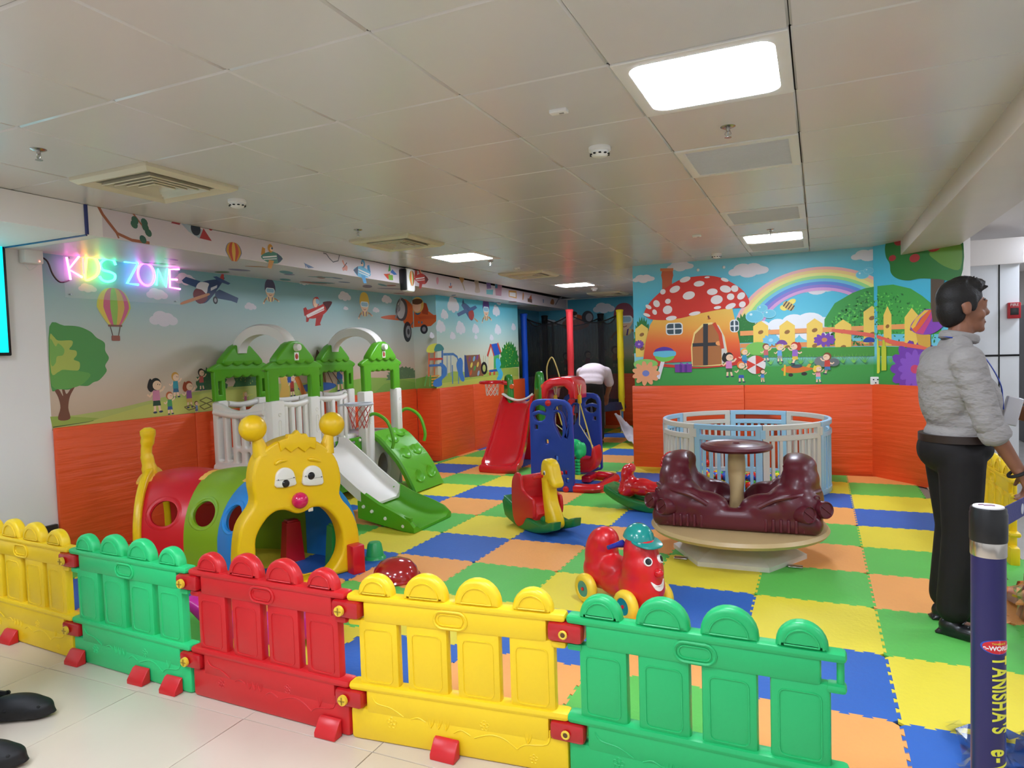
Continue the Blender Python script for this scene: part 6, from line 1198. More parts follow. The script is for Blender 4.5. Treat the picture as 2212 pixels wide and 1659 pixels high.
for S_, E_, W_ in ((RS, RE, RW), (LS, LE, LW)):
    E2 = Vector(E_).lerp(Vector(W_), .22); cap(sh, S_, E_, .078, .062); cap(sh, E_, E2, .062, .06)
cap(sh, (-.02, -.06, 1.44), (-.01, .06, 1.44), .06, .06)
sh.remesh(.012, 5).obj('shirt', SHIRT, man)
G().tube([(.01+.075*math.cos(a)-.005, .068*math.sin(a), 1.488+.028*math.cos(a)*-.6) for a in [2*PI*i/24 for i in range(24)]], .014, 8, True, flat=1.6).obj('collar', SHIRT, man)
for S_, E_, W_, s_ in ((RS, RE, RW, 0), (LS, LE, LW, 1)):
    p = Vector(E_).lerp(Vector(W_), .2); d_ = (Vector(W_)-Vector(E_)).normalized(); G().tube([p-d_*.035, p-d_*.02, p+d_*.02, p+d_*.032], [.06, .067, .066, .06], 16).obj('cuff', SHIRT, man)
tr = G(); tr.ball((-.035, 0, .92), (.15, .17, .13)); tr.ball((.01, 0, .93), (.14, .165, .1))
for s_, fx in ((-1, -.03), (1, .02)): cap(tr, (-.02, s_*.085, .88), (.0+fx, s_*.1, .5), .105, .085); cap(tr, (.0+fx, s_*.1, .5), (-.04+fx, s_*.105, .16), .085, .074); cap(tr, (-.04+fx, s_*.105, .16), (-.038+fx, s_*.106, .135), .074, .076)
tr.remesh(.012, 4).obj('trousers', TROU, man)
G().rings([[(-.012+.163*math.cos(a), .178*math.sin(a), z) for a in [2*PI*i/28 for i in range(28)]] for z in (.965, .967, 1.0, 1.002)]).obj('belt', BELT, man)
for s_, fx, rz in ((-1, -.03, -.75), (1, .02, -.1)):
    m_ = T((-.05+fx, s_*.105, 0)) @ RZ(rz); g = G(); g.ball((.0, 0, .045), (.055, .042, .05), m=m_); g.ball((.09, 0, .035), (.09, .046, .036), m=m_); g.ball((.16, 0, .028), (.055, .042, .026), m=m_); g.box((.07, 0, .008), (.27, .08, .016), .007, m_)
    sh_ = g.remesh(.009, 5).obj('shoe', LEATH, man)
    for k in range(4): G().tube([m_ @ Vector((.06+.022*k, -.025, .078-.012*k)), m_ @ Vector((.065+.022*k, .0, .084-.012*k)), m_ @ Vector((.06+.022*k, .025, .078-.012*k))], .0035, 5).obj('lace', LEATH, sh_)
blue = mat('lanyard_blue', '1c46b8', .45); lp = [(-.075, 0, 1.492), (-.06, -.055, 1.487), (-.01, -.085, 1.465), (.06, -.088, 1.41), (.125, -.075, 1.32), (.17, -.05, 1.24), (.19, -.02, 1.18)]
for s_ in (1, -1): G().tube(smooth_path([(x, s_*y, z) for x, y, z in lp], 4), .009, 6, flat=.35).obj('lanyard', blue, man)
G().tube([(.19, -.02, 1.19), (.2, -.01, 1.12)], .008, 6, flat=.4).obj('lanyard_end', blue, man)
G().tube([(.155+.04*math.cos(a)-.0, -.24+.04*math.sin(a), .845+.022*math.cos(a)) for a in [2*PI*i/16 for i in range(16)]], .008, 6, True).obj('bracelet', mat('black_cord', '141214', .7), man)
ph = thing('phone', 'small white phone held against the man’s belly', 'phone', Vector((.625, 3.93, .0))+Matrix.Rotation(math.radians(14), 3, 'Z') @ Vector((.252, .035, 1.085)), math.radians(14)); ph.rotation_euler = (0, .25, math.radians(14))
G().plate(rrect(0, 0, .03, .14, .008), [], .07, .006, RZ(PI/2) @ RX(PI/2)).obj('phone_body', mat('phone_white', 'c9c7cc', .25), ph)
# ------------------------------------------------------------------ person bending over the trampoline
be = thing('person', 'person bending over in pale lilac shirt and black trousers by the trampoline', 'person', (-3.16, 9.9, .012), math.radians(98))
b = G(); hc2 = (.52, -.05, .93)
b.ball((.52, -.03, .98), (.1, .08, .1)); b.ball((.56, -.03, .9), (.07, .065, .07)); cap(b, (.36, -.01, 1.05), (.48, -.02, 1.0), .055, .05)
b.ball((.22, 0, 1.04), (.17, .17, .12)); b.ball((.0, 0, .93), (.14, .16, .13))
for s_, hx_ in ((-1, .0), (1, .04)):
    cap(b, (.3, s_*.18, 1.06), (.4+hx_, s_*.2, .84), .045, .038); cap(b, (.4+hx_, s_*.2, .84), (.52+hx_, s_*.14, .68), .038, .028); hand(b, (.52+hx_, s_*.14, .68), (.5, -.2*s_, -.8), (.8, 0, .5), .7, s_)
    cap(b, (-.02, s_*.085, .86), (.03, s_*.1, .48), .08, .055); cap(b, (.03, s_*.1, .48), (-.04, s_*.105, .08), .05, .035)
b.ball((.545, .03, .99), (.02, .02, .03)); b.remesh(.009, 2, .4).obj('body', SK, be)
g = G(); g.ball((.5, -.03, 1.0), (.1, .086, .105)); g.ball((.47, -.03, .98), (.08, .085, .09)); g.remesh(.01, 2).obj('hair', HAIR, be)
LIL = mat('lilac_shirt', 'cdbcc0', .75, .2, bump=(7, .5, .02), var=.04)
g = G(); g.ball((.24, 0, 1.07), (.19, .2, .14)); g.ball((.1, 0, 1.03), (.17, .185, .15)); g.ball((.0, 0, .97), (.13, .185, .1)); g.ball((-.05, 0, .93), (.12, .18, .08))
for s_, hx_ in ((-1, 0), (1, .04)): cap(g, (.3, s_*.17, 1.07), (.38+hx_, s_*.2, .9), .08, .07)
g.remesh(.014, 6).obj('shirt', LIL, be)
g = G(); g.ball((-.03, 0, .87), (.15, .175, .13))
for s_ in (-1, 1): cap(g, (-.03, s_*.085, .84), (.03, s_*.1, .48), .1, .082); cap(g, (.03, s_*.1, .48), (-.035, s_*.105, .13), .08, .07)
g.remesh(.014, 4).obj('trousers', TROU, be)
for s_ in (-1, 1): g = G(); g.ball((-.02, s_*.105, .04), (.06, .042, .042)); g.ball((.07, s_*.11, .032), (.09, .045, .034)); g.remesh(.011, 3).obj('shoe', LEATH, be)
be.scale = (1.05, 1.12, 1.03)
# ------------------------------------------------------------------ person at the left edge (only the feet are in the photo)
JEAN = mat('blue_jeans', '3a4f78', .75, bump=(120, .4), var=.15, vscale=30); CLOG = mat('black_rubber', '1b1b1c', .55, .35, bump=(70, .15))
le = thing('person', 'person in blue jeans and black clogs at the left photo edge', 'person', (-3.33, 1.42, 0), math.radians(28))
b = G(); hc3 = (.02, 0, 1.6); head(b, hc3); cap(b, (-.02, 0, 1.38), (0, 0, 1.53), .06, .055); b.ball((-.02, 0, 1.27), (.12, .17, .17)); b.ball((-.02, 0, 1.05), (.11, .15, .17)); b.ball((-.02, 0, .92), (.12, .15, .12))
FT = ((-1, (.345, -.30)), (1, (.235, .055)))
for s_ in (-1, 1): cap(b, (-.03, s_*.18, 1.37), (-.08, s_*.22, 1.1), .045, .04); cap(b, (-.08, s_*.22, 1.1), (-.0, s_*.2, .87), .04, .028); hand(b, (-.0, s_*.2, .87), (.1, 0, -1), (.3, s_*.9, 0), .6, s_)
for s_, (fx, fy) in FT: cap(b, (-.02, s_*.085, .9), (.03+fx*.4, fy*.7, .48), .08, .055); cap(b, (.03+fx*.4, fy*.7, .48), (fx-.02, fy, .09), .05, .04); cap(b, (fx-.03, fy, .06), (fx+.13, fy, .04), .038, .03); cap(b, (fx-.04, fy, .05), (fx-.02, fy, .09), .035, .04)
b.remesh(.009, 2, .4).obj('body', SK, le); face(le, hc3); hair(le, hc3, 9)
g = G(); g.ball((-.02, 0, 1.28), (.14, .19, .17)); g.ball((-.01, 0, 1.08), (.14, .17, .17)); g.ball((-.02, 0, .98), (.145, .17, .08))
for s_ in (-1, 1): cap(g, (-.03, s_*.17, 1.37), (-.07, s_*.21, 1.14), .075, .07)
g.remesh(.014, 4).obj('shirt', mat('navy_shirt', '2b3550', .75, bump=(7, .4, .02)), le)
g = G(); g.ball((-.02, 0, .91), (.15, .17, .13))
for s_, (fx, fy) in FT: cap(g, (-.02, s_*.085, .88), (.03+fx*.4, fy*.7, .48), .1, .08); cap(g, (.03+fx*.4, fy*.7, .48), (fx-.03, fy, .15), .08, .07); cap(g, (fx-.03, fy, .15), (fx-.03, fy, .13), .072, .072)
g.remesh(.012, 4).obj('jeans', JEAN, le)
for s_, (fx, fy) in FT:
    g = G(); g.ball((fx+.14, fy, .05), (.12, .058, .05)); g.ball((fx+.2, fy, .042), (.08, .056, .038)); g.ball((fx, fy, .035), (.085, .052, .035)); g.ball((fx+.11, fy, .018), (.185, .056, .018)); g.ball((fx+.2, fy, .02), (.085, .054, .02))
    cl = g.remesh(.009, 5).obj('clog', CLOG, le)
    G().tube(smooth_path([(fx+.06, fy-.055, .075), (fx-.02, fy-.055, .085), (fx-.075, fy, .085), (fx-.02, fy+.055, .085), (fx+.06, fy+.055, .075)], 4), .01, 6, flat=1.4).obj('heel_strap', CLOG, cl)
    for s2 in (-1, 1): G().lathe([(0, .012), (.01, .01), (.012, 0)], 10, T((fx+.06, fy+s2*.058, .078)) @ RX(-s2*PI/2)).obj('strap_rivet', CLOG, cl)
    for k in range(4): G().ball((fx+.12+.04*k, fy-.052+.006*k, .055), (.011, .008, .008), 8, 6).obj('vent_hole', dark, cl)
# ================================================================== alcove mural and trampoline
p = Print(PL_AB).grad(-5.1, -2.05, [(.98, '4a8a44'), (1.22, '8aa86a'), (1.4, 'c8c8ac'), (1.75, 'a8c8c8'), (2.1, '5fb4cc'), (2.46, '3fa4c8')]); p.build('mural_sky', wb)
p = Print(PL_AB).cloud((-3.75, 2.27), .42, 'd8dce4').cloud((-4.85, 2.03), .3, 'd8dce4').cloud((-4.55, 2.05), .3, 'd8dce4'); p.build('mural_clouds', wb)
p = Print(PL_AB); skydiver(p, (-3.36, 2.08), .42, '8a3348'); p.build('mural_skydiver', wb)
p = Print(PL_AB); p.spoly([(-4.6, 2.02), (-4.4, 2.16), (-4.2, 2.14), (-4.05, 1.95), (-4.3, 1.86), (-4.55, 1.9)], 'c0603a'); p.ell((-4.08, 2.1), .12, .13, '3a3a42'); p.ell((-4.05, 2.1), .07, .08, '9a9aa0'); p.ell((-4.38, 2.14), .08, .08, SKIN); p.ell((-4.38, 2.19), .09, .045, '4a3a30'); p.build('mural_propeller_plane', wb)
for x, z, h, a, c in ((-4.55, 1.05, .4, 'c03a3a', '5a2f28'), (-4.1, 1.05, .42, 'b84a50', '3a2a24'), (-3.8, 1.1, .42, 'd0a04a', '3a2a24'), (-3.55, 1.1, .45, 'd08a5a', '4a2f24'), (-3.1, 1.15, .4, 'a0a8c8', '5a3f30'), (-2.75, 1.1, .4, '4a6a9c', 'c0503a'), (-2.72, 1.0, .28, 'e8e0d8', 'c8602a')):
    p = Print(PL_AB); kid(p, (x, z), h, a, '5a6a4a', c); p.build('mural_child', wb)
p = Print(PL_AB); p.poly([(-2.75, 1.02), (-2.35, 1.05), (-2.3, 1.12), (-2.72, 1.1)], '2a4a34'); bush(p, (-2.5, 1.22), .5, .14, ('4a6a50', '5a7a5c', '6a8a68'), 20, 33); p.build('mural_bush', wb)
PL_AL = Plane((-5.1, 0, 0), (0, 1, 0), (1, 0, 0))
p = Print(PL_AL).grad(10.8, 12.7, [(.98, '4a8a44'), (1.22, '8aa86a'), (1.45, 'b8c4b0'), (1.8, '7ab0bc'), (2.27, '3f94b4')]); p.build('mural_sky', wl)
# trampoline
tc = Vector((-4.02, 11.62, 0)); tr_ = thing('trampoline', 'enclosed trampoline with black net and coloured padded poles', 'trampoline', tc)
TRr = .86; fab = lambda n, h: mat(n, h, .5, .4, bump=(26, .5, .01, (1, 1, .35)), var=.06)
blk = mat('black_fabric', '121214', .6, .3)
G().tube([(TRr*math.cos(a), TRr*math.sin(a), .5) for a in [2*PI*i/40 for i in range(40)]], .025, 8, True).obj('frame_ring', chrome, tr_)
G().lathe([(0, .5), (TRr-.12, .5), (TRr-.12, .505), (0, .506)], 40).obj('jump_mat', blk, tr_)
G().lathe([(TRr-.16, .515), (TRr-.1, .545), (TRr+.03, .54), (TRr+.06, .42), (TRr+.04, .41), (TRr+.01, .5), (TRr-.14, .508)], 40).obj('edge_pad', mat('navy_pad', '1b2140', .5, bump=(12, .4, .02)), tr_)
cols = [fab('sleeve_yellow', 'f0d81e'), fab('sleeve_red', 'd8363c'), fab('sleeve_blue', '1558d8'), blk, blk]
angs = [math.radians(-2), math.radians(-74), math.radians(-151), math.radians(146), math.radians(72)]
for m, a, k in zip(cols, angs, range(5)):
    x, y = (TRr+.02)*math.cos(a), (TRr+.02)*math.sin(a)
    sl_ = G().tube([(x, y, z) for z in (.38, .6, .61, 1.0, 1.3, 1.31, 1.7, 2.1)], [.05, .054, .06, .054, .056, .062, .054, .06], 12).obj('pole_sleeve', m, tr_)
    G().lathe([(.06, 2.1), (.07, 2.14), (.05, 2.15), (0, 2.15)], 12, T((x, y, 0))).obj('pole_cap', m, sl_)
    G().tube([(x, y, .24), (x, y, .40)], .024, 8).obj('pole_joint', mat('joint_blue', '5aa0d8', .4), tr_)
    for d_ in (-.05, .05): G().tube([(x*.99-d_*math.sin(a), y*.99+d_*math.cos(a), .012), (x*.99-d_*math.sin(a), y*.99+d_*math.cos(a), .48)], .016, 8).obj('leg', chrome, tr_)
nm = bpy.data.materials.new('safety_net'); nm.use_nodes = True; N = nm.node_tree.nodes; b_ = N['Principled BSDF']; b_.inputs['Base Color'].default_value = (.012, .012, .014, 1); b_.inputs['Roughness'].default_value = .7
tp_ = N.new('ShaderNodeBsdfTransparent'); mx_ = N.new('ShaderNodeMixShader'); wv = N.new('ShaderNodeTexWave'); wv.inputs['Scale'].default_value = 6; wv.inputs['Distortion'].default_value = 6; mr = N.new('ShaderNodeMapRange'); mr.inputs[3].default_value = .50; mr.inputs[4].default_value = .60
tcn = N.new('ShaderNodeTexCoord'); nm.node_tree.links.new(tcn.outputs['Object'], wv.inputs['Vector']); nm.node_tree.links.new(wv.outputs['Fac'], mr.inputs[0]); nm.node_tree.links.new(mr.outputs[0], mx_.inputs[0]); nm.node_tree.links.new(tp_.outputs[0], mx_.inputs[1]); nm.node_tree.links.new(b_.outputs[0], mx_.inputs[2]); nm.node_tree.links.new(mx_.outputs[0], N['Material Output'].inputs['Surface'])
pts = [((TRr-.02)*math.cos(a), (TRr-.02)*math.sin(a)) for a in angs]
for k in range(5):
    a, c = pts[k], pts[(k+1) % 5]; b = bmesh.new(); V = []
    for i in range(17):
        t = i/16; sag = .13*math.sin(PI*t); inn = 1-.04*math.sin(PI*t); x, y = (a[0]+(c[0]-a[0])*t), (a[1]+(c[1]-a[1])*t)
        V.append([b.verts.new((x*(inn if 0 < j < 8 else 1), y*(inn if 0 < j < 8 else 1), .52+(2.06-sag-.52)*j/8)) for j in range(9)])
    for A, B in zip(V, V[1:]):
        for j in range(8): b.faces.new((A[j], B[j], B[j+1], A[j+1]))
    me = bpy.data.meshes.new('net'); b.to_mesh(me); b.free(); me.materials.append(nm)
    for p_ in me.polygons: p_.use_smooth = True
    no = link(bpy.data.objects.new('net_panel', me), tr_)
    G().tube([(a[0]+(c[0]-a[0])*i/16, a[1]+(c[1]-a[1])*i/16, 2.06-.13*math.sin(PI*i/16)) for i in range(17)], .012, 6).obj('net_hem', blk, no)
zp = Vector(((pts[3][0]+pts[2][0])/2, (pts[3][1]+pts[2][1])/2, 0))
ey = Vector((-4.12, 10.72, 0))-tc
G().tube([(pts[1][0]-.33, pts[1][1]+.05, z) for z in (1.35, 1.6, 1.95)], .05, 8, flat=.15).obj('zip_strip', blk, tr_)
G().tube(smooth_path([(pts[1][0]-.42, pts[1][1]-.03, .95), (pts[1][0]-.42, pts[1][1]-.03, 1.2), (pts[1][0]-.33, pts[1][1]-.03, 1.36), (pts[1][0]-.25, pts[1][1]-.03, 1.2), (pts[1][0]-.18, pts[1][1]-.03, .95)], 4), .012, 6).obj('pull_cord', mat('cord_gold', 'b8a05a', .6), tr_)
# folded white sheet on the floor by the alcove
b = bmesh.new(); V = []; rs = random.Random(2)
for i in range(15):
    V.append([])
    for j in range(9):
        u, v = i/14, j/8; x = -3.0+.62*u+.1*v; y = 10.6-1.05*u+.35*v*(1-u*.5); z = .03+.38*(1-u)**1.6*(1-.35*v)+.03*math.sin(9*u+5*v)+rs.uniform(-.012, .012); V[-1].append(b.verts.new((x, y, max(.016, z))))
for A, B in zip(V, V[1:]):
    for j in range(8): b.faces.new((A[j], B[j], B[j+1], A[j+1]))
bmesh.ops.recalc_face_normals(b, faces=b.faces[:]); g = G(); g.bm.free(); g.bm = b; bmesh.ops.solidify(b, geom=b.faces[:], thickness=.012)
tag(g.obj('plastic_sheet', mat('sheet_white', 'cfc8d0', .5, bump=(9, .5, .02)), None, angle=60), 'crumpled pale grey sheet heaped beside the bending person', 'sheet')
# ================================================================== neon sign, screen, adaptor
ns = thing('neon_sign', 'glowing multicoloured KIDS ZONE neon sign on clear acrylic', 'neon sign', (-5.045, 0, 0))
def neon(n, hx_, e=2.2): return mat(n, hx_, .4, emit=e, var=0)
NE = {'pk': neon('neon_pink', 'ff70de'), 'rd': neon('neon_red', 'ff5a50', 2.4), 'ye': neon('neon_yellow', 'ffe650'), 'gr': neon('neon_mint', '46ffc0'), 'cy': neon('neon_cyan', '48beff'), 'mg': neon('neon_magenta', 'f05af2')}
def ntube(nm_, pts_, c, closed=False, sm=True, r=.008):
    P_ = smooth_path([(.0, y, z) for y, z in pts_], 4, closed) if sm else [(.0, y, z) for y, z in pts_]
    return G().tube(P_, r, 8, closed).obj(nm_, NE[c], ns)
ntube('letter_k', [(3.26,2.251),(3.271,2.166),(3.28,2.087)], 'pk', sm=False); ntube('letter_k_arm', [(3.354,2.267),(3.271,2.163),(3.367,2.113)], 'pk', sm=False)
ntube('letter_i', [(3.383,2.26),(3.385,2.136)], 'rd', sm=False); ntube('letter_d', [(3.412,2.267),(3.391,2.106),(3.446,2.113),(3.489,2.148),(3.507,2.206),(3.484,2.262),(3.444,2.273),(3.412,2.267)], 'ye', r=.009)
ntube('letter_s', [(3.643,2.234),(3.623,2.27),(3.567,2.272),(3.52,2.23),(3.534,2.186),(3.591,2.174),(3.632,2.156),(3.624,2.117),(3.574,2.097),(3.527,2.106),(3.507,2.133)], 'gr', r=.009)
ntube('letter_z', [(3.719,2.269),(3.837,2.264),(3.732,2.095),(3.831,2.094)], 'cy', sm=False, r=.009)
o_ = [(3.909,2.185)][0]; ntube('letter_o', [(o_[0]+.075*math.cos(t), o_[1]+.092*math.sin(t)) for t in [2*PI*i/20 for i in range(20)]], 'mg', True, r=.009)
ntube('letter_n', [(3.999,2.104),(4.021,2.237),(4.09,2.099),(4.113,2.254)], 'gr', sm=False, r=.009); ntube('letter_e', [(4.23,2.259),(4.134,2.248),(4.129,2.095),(4.231,2.088)], 'pk', sm=False); ntube('letter_e_bar', [(4.132,2.164),(4.205,2.167)], 'pk', sm=False)
acr = mat('clear_acrylic', 'f4f8f8', .05, .5, alpha=.10, var=0); q = [(3.244,2.335),(4.234,2.012)]; 
G().box((-.016, (q[0][0]+q[1][0])/2, 2.12), (.004, q[1][0]-q[0][0], .33), .001).obj('acrylic_panel', acr, ns)
for y in (q[0][0]+.04, q[1][0]-.04):
    for z in (1.98, 2.25): G().tube([(-.035, y, z), (-.008, y, z)], .006, 8).obj('standoff', chrome, ns)
ad = thing('power_adaptor', 'white power box on the wall feeding the neon sign', 'power box', (-5.06, 3.02, 2.235))
G().box((0, 0, 0), (.07, .13, .115), .01).obj('adaptor_body', fwhite, ad); G().lathe([(0, .004), (.004, .003), (.005, 0)], 8, T((.035, .035, -.04)) @ RY(PI/2)).obj('indicator', mat('led_red', 'ff5a4a', .3, emit=3, var=0), ad)
G().tube(smooth_path([(0, .065, .0), (.0, .11, -.03), (-.01, .15, -.12), (-.01, .2, -.17), (-.015, .27, -.15)], 4), .006, 6).obj('adaptor_cable', blackp, ad)
G().tube(smooth_path([(-.01, -.04, -.06), (-.02, 0, -.1), (-.01, .05, -.06)], 4), .003, 5).obj('adaptor_wire', fwhite, ad)
tv = thing('television', 'wall screen showing bright cyan, cut by the left photo edge', 'television', (-5.06, 2.165, 1.93))
G().box((-.005, 0, 0), (.05, 1.36, .80), .008).obj('bezel', blackp, tv); G().box((.022, 0, 0), (.004, 1.315, .755), .001).obj('screen', mat('screen_cyan', '00e4f2', .3, emit=.5, var=0), tv)
G().plate(rrect(.22, -.1, .7, .3, .03), [], .003, .001, T((.026, 0, 0)) @ YZ).obj('screen_card', mat('screen_white', 'fafdff', .3, emit=.5, var=0), tv)
bx = thing('exit_lightbox', 'small hanging light box with balloon print on the bulkhead', 'light box', (bk(6.6)+.05, 6.62, 2.31))
G().box((0, 0, 0), (.1, .17, .27), .035).obj('lightbox_body', fwhite, bx); G().box((.0, -.1, .0), (.08, .03, .24), .01).obj('lightbox_back', blackp, bx)
pb = Print(Plane((.0505, 0, 0), (0, 1, 0), (1, 0, 0))); balloon(pb, (0, .02), .11, .17, ['3a3a30', 'e8d04a', 'd8402f', 'f0e0b0', '5a8a3a', 'd8402f', '3a3a30'], False); pb.build('lightbox_print', bx)
# ================================================================== stanchion post with belt
st = thing('stanchion_post', 'navy stanchion post with yellow lettering and black top', 'stanchion', (.345, 1.81, 0)); r0 = .0335
NAVY = mat('navy_enamel', '221f56', .3, .5, var=.05)
G().lathe([(0, 0), (.17, 0), (.17, .012), (.06, .03), (.04, .035)], 36).obj('post_base', mat('base_black', '161618', .4), st)
G().lathe([(r0, .03), (r0, .965)], 40).obj('post_tube', NAVY, st)
G().lathe([(r0+.001, .955), (r0+.0015, .957), (r0+.0015, .988), (r0+.001, .99)], 40).obj('post_band', mat('brushed_steel', 'c8c2ba', .22, metal=1), st)
G().lathe([(r0+.002, .988), (r0+.003, .992), (r0+.003, 1.05), (r0+.0015, 1.054), (r0+.0015, 1.06), (r0, 1.064), (0, 1.064)], 40).obj('post_head', mat('head_black', '131315', .35), st)
G().lathe([(r0-.003, 1.063), (r0-.004, 1.0665), (0, 1.0665)], 36).obj('top_label', mat('label_white', 'e8e4e0', .4), st)
G().tube([(-.018, .005, 1.067), (-.008, .008, 1.067), (-.008, .0, 1.067), (.006, .004, 1.067), (.012, .0, 1.067)], .0012, 4).obj('label_scribble', mat('ink_violet', '7a3a6a', .5), st)
a_cam = math.atan2(-1.81, -.345)
def wrap(me, z0, phi0, off, m_, name):      # lay a flat shape round the tube
    for v in me.vertices:
        a = a_cam+phi0+v.co.y/r0; rr_ = r0+off+v.co.z; v.co = Vector((rr_*math.cos(a), rr_*math.sin(a), z0-v.co.x))
    me.materials.clear(); me.materials.append(m_); return link(bpy.data.objects.new(name, me), st)
YEL = mat('letter_yellow', 'd8d63a', .4)
for word, z0, sz in (("TANISHA'S", .735, .05), ('e-WORLD', .525, .056)):
    cur = z0
    for ch in word:
        if ch == ' ': cur -= .02; continue
        g = G().text(ch, sz, .0004, bold=.0012, align='LEFT'); me = g.tomesh(0); xs = [v.co.x for v in me.vertices]; w_ = max(xs)-min(xs)
        bq = bmesh.new(); bq.from_mesh(me)
        for k in range(-16, 17): bmesh.ops.bisect_plane(bq, geom=bq.verts[:]+bq.edges[:]+bq.faces[:], plane_co=(0, k*.0022, 0), plane_no=(0, 1, 0))
        x0_ = min(xs); bq.to_mesh(me); bq.free()
        for v in me.vertices: v.co.x = (v.co.x-x0_)*.62
        wrap(me, cur, .70, .0005, YEL, 'letter'); cur -= w_*.62+.004
def cuts(me):
    bq = bmesh.new(); bq.from_mesh(me)
    for k in range(-18, 19): bmesh.ops.bisect_plane(bq, geom=bq.verts[:]+bq.edges[:]+bq.faces[:], plane_co=(0, k*.0022, 0), plane_no=(0, 1, 0))
    bq.to_mesh(me); bq.free()
oval = mat('logo_red', 'c8202a', .35); blu = mat('logo_blue', '2a4aa8', .35)
me = G().plate(ngon(40, .0165, .036), [], .0006, .0001).tomesh(0); cuts(me); wrap(me, .757, .62, .0003, blu, 'logo_edge')
me = G().plate(ngon(40, .015, .033), [], .0006, .0001).tomesh(0); cuts(me); wrap(me, .757, .65, .0007, oval, 'logo_oval')
def wrap_h(me, z0, phi0, off, m_, name):
    for v in me.vertices:
        a = a_cam+phi0+v.co.x/r0; rr_ = r0+off+v.co.z; v.co = Vector((rr_*math.cos(a), rr_*math.sin(a), z0+v.co.y))
    me.materials.clear(); me.materials.append(m_); return link(bpy.data.objects.new(name, me), st)
wrap_h(G().text('e-WORLD', .0135, .0002, bold=.0004).tomesh(0), .754, .62, .0013, MATS['label_white'], 'logo_text'); wrap_h(G().text("TANISHA'S", .006, .0002).tomesh(0), .7645, .62, .0013, YEL, 'logo_text')
p2 = Vector((1.55, 4.75, 0))
bt = thing('stanchion_belt', 'navy barrier belt stretching right from the stanchion post', 'barrier belt', (.345, 1.81, 1.02))
dv = (p2-Vector((.345, 1.81, 0))); L_ = dv.length; ang_b = math.atan2(dv.y, dv.x); bt.rotation_euler = (0, 0, ang_b)
G().rings([[(.045+(L_-.09)*t, -.0012, -.024-.06*4*t*(1-t)), (.045+(L_-.09)*t, .0012, -.024-.06*4*t*(1-t)), (.045+(L_-.09)*t, .0012, .024-.06*4*t*(1-t)), (.045+(L_-.09)*t, -.0012, .024-.06*4*t*(1-t))] for t in [i/16 for i in range(17)]]).obj('belt_web', mat('belt_navy', '20246a', .6, bump=(200, .3)), bt, angle=20)
for k in (.35, .9, 1.5): G().plate(ngon(18, .014), [], .002, .0005, T((k, -.0024, .0-.06*4*(k/L_)*(1-k/L_))) @ XZ).obj('belt_emblem', mat('emblem_white', 'b8bcc8', .5), bt)
s2 = thing('stanchion_post', 'second navy stanchion post beyond the right photo edge', 'stanchion', p2)
for nm_, pr_, m_ in (('post_base', [(0, 0), (.17, 0), (.17, .012), (.06, .03), (.04, .035)], MATS['base_black']), ('post_tube', [(r0, .03), (r0, .965)], NAVY), ('post_band', [(r0+.001, .955), (r0+.0015, .957), (r0+.0015, .988), (r0+.001, .99)], MATS['brushed_steel']), ('post_head', [(r0+.002, .988), (r0+.003, 1.05), (r0, 1.064), (0, 1.064)], MATS['head_black'])): G().lathe(pr_, 32).obj(nm_, m_, s2)
# ================================================================== fence along the shop side, loose foam, plastic film
for k, l in enumerate(('yellow picket fence panel nearest the angled wall, behind the man', 'middle yellow picket fence panel on the shop side', 'yellow picket fence panel on the shop side ending behind the post')):
    y0 = 7.72-.87*k; fence_panel(1.06+.02*k, y0, 1.08+.02*k, y0-.86, FY, l)
rf = random.Random(9); FC = ['mat_yellow', 'mat_blue', 'mat_orange', 'mat_green']; pc = []
cn = {'mat_yellow': 'yellow', 'mat_blue': 'blue', 'mat_orange': 'orange', 'mat_green': 'green'}
for k in range(34):
    m_ = MATS[FC[k % 4]]; L1, L2 = rf.uniform(.12, .26), rf.uniform(.05, .12); o = [(-L1/2, -L2/2)]
    for i in range(5): x = -L1/2+L1*(i+.5)/5; o += [(x-.012, -L2/2), (x-.016, -L2/2-.016), (x+.016, -L2/2-.016), (x+.012, -L2/2)]
    o += [(L1/2, -L2/2), (L1/2, L2/2), (-L1/2, L2/2)]
    lay_ = k // 9; px_, py_ = rf.uniform(.92, 1.15), rf.uniform(3.05, 4.5)
    fp = G().plate(o, [], .012, .002).obj('foam_piece', m_, None, (px_+.12*(py_-3)/2, py_, .05+.05*lay_), (rf.uniform(-.35, .35), rf.uniform(-.35, .35), rf.uniform(0, 6)))
    tag(fp, '%s foam mat offcut in the pile under clear plastic by the post' % cn[m_.name], 'foam piece', 'loose foam offcuts')
film = bpy.data.materials.new('clear_film'); film.use_nodes = True; N = film.node_tree.nodes; gl = N.new('ShaderNodeBsdfGlossy'); gl.inputs['Roughness'].default_value = .12; tp_ = N.new('ShaderNodeBsdfTransparent'); tp_.inputs[0].default_value = (.93, .95, .96, 1); ms = N.new('ShaderNodeMixShader'); fr = N.new('ShaderNodeFresnel'); fr.inputs[0].default_value = 1.9
film.node_tree.links.new(fr.outputs[0], ms.inputs[0]); film.node_tree.links.new(tp_.outputs[0], ms.inputs[1]); film.node_tree.links.new(gl.outputs[0], ms.inputs[2]); film.node_tree.links.new(ms.outputs[0], N['Material Output'].inputs['Surface'])
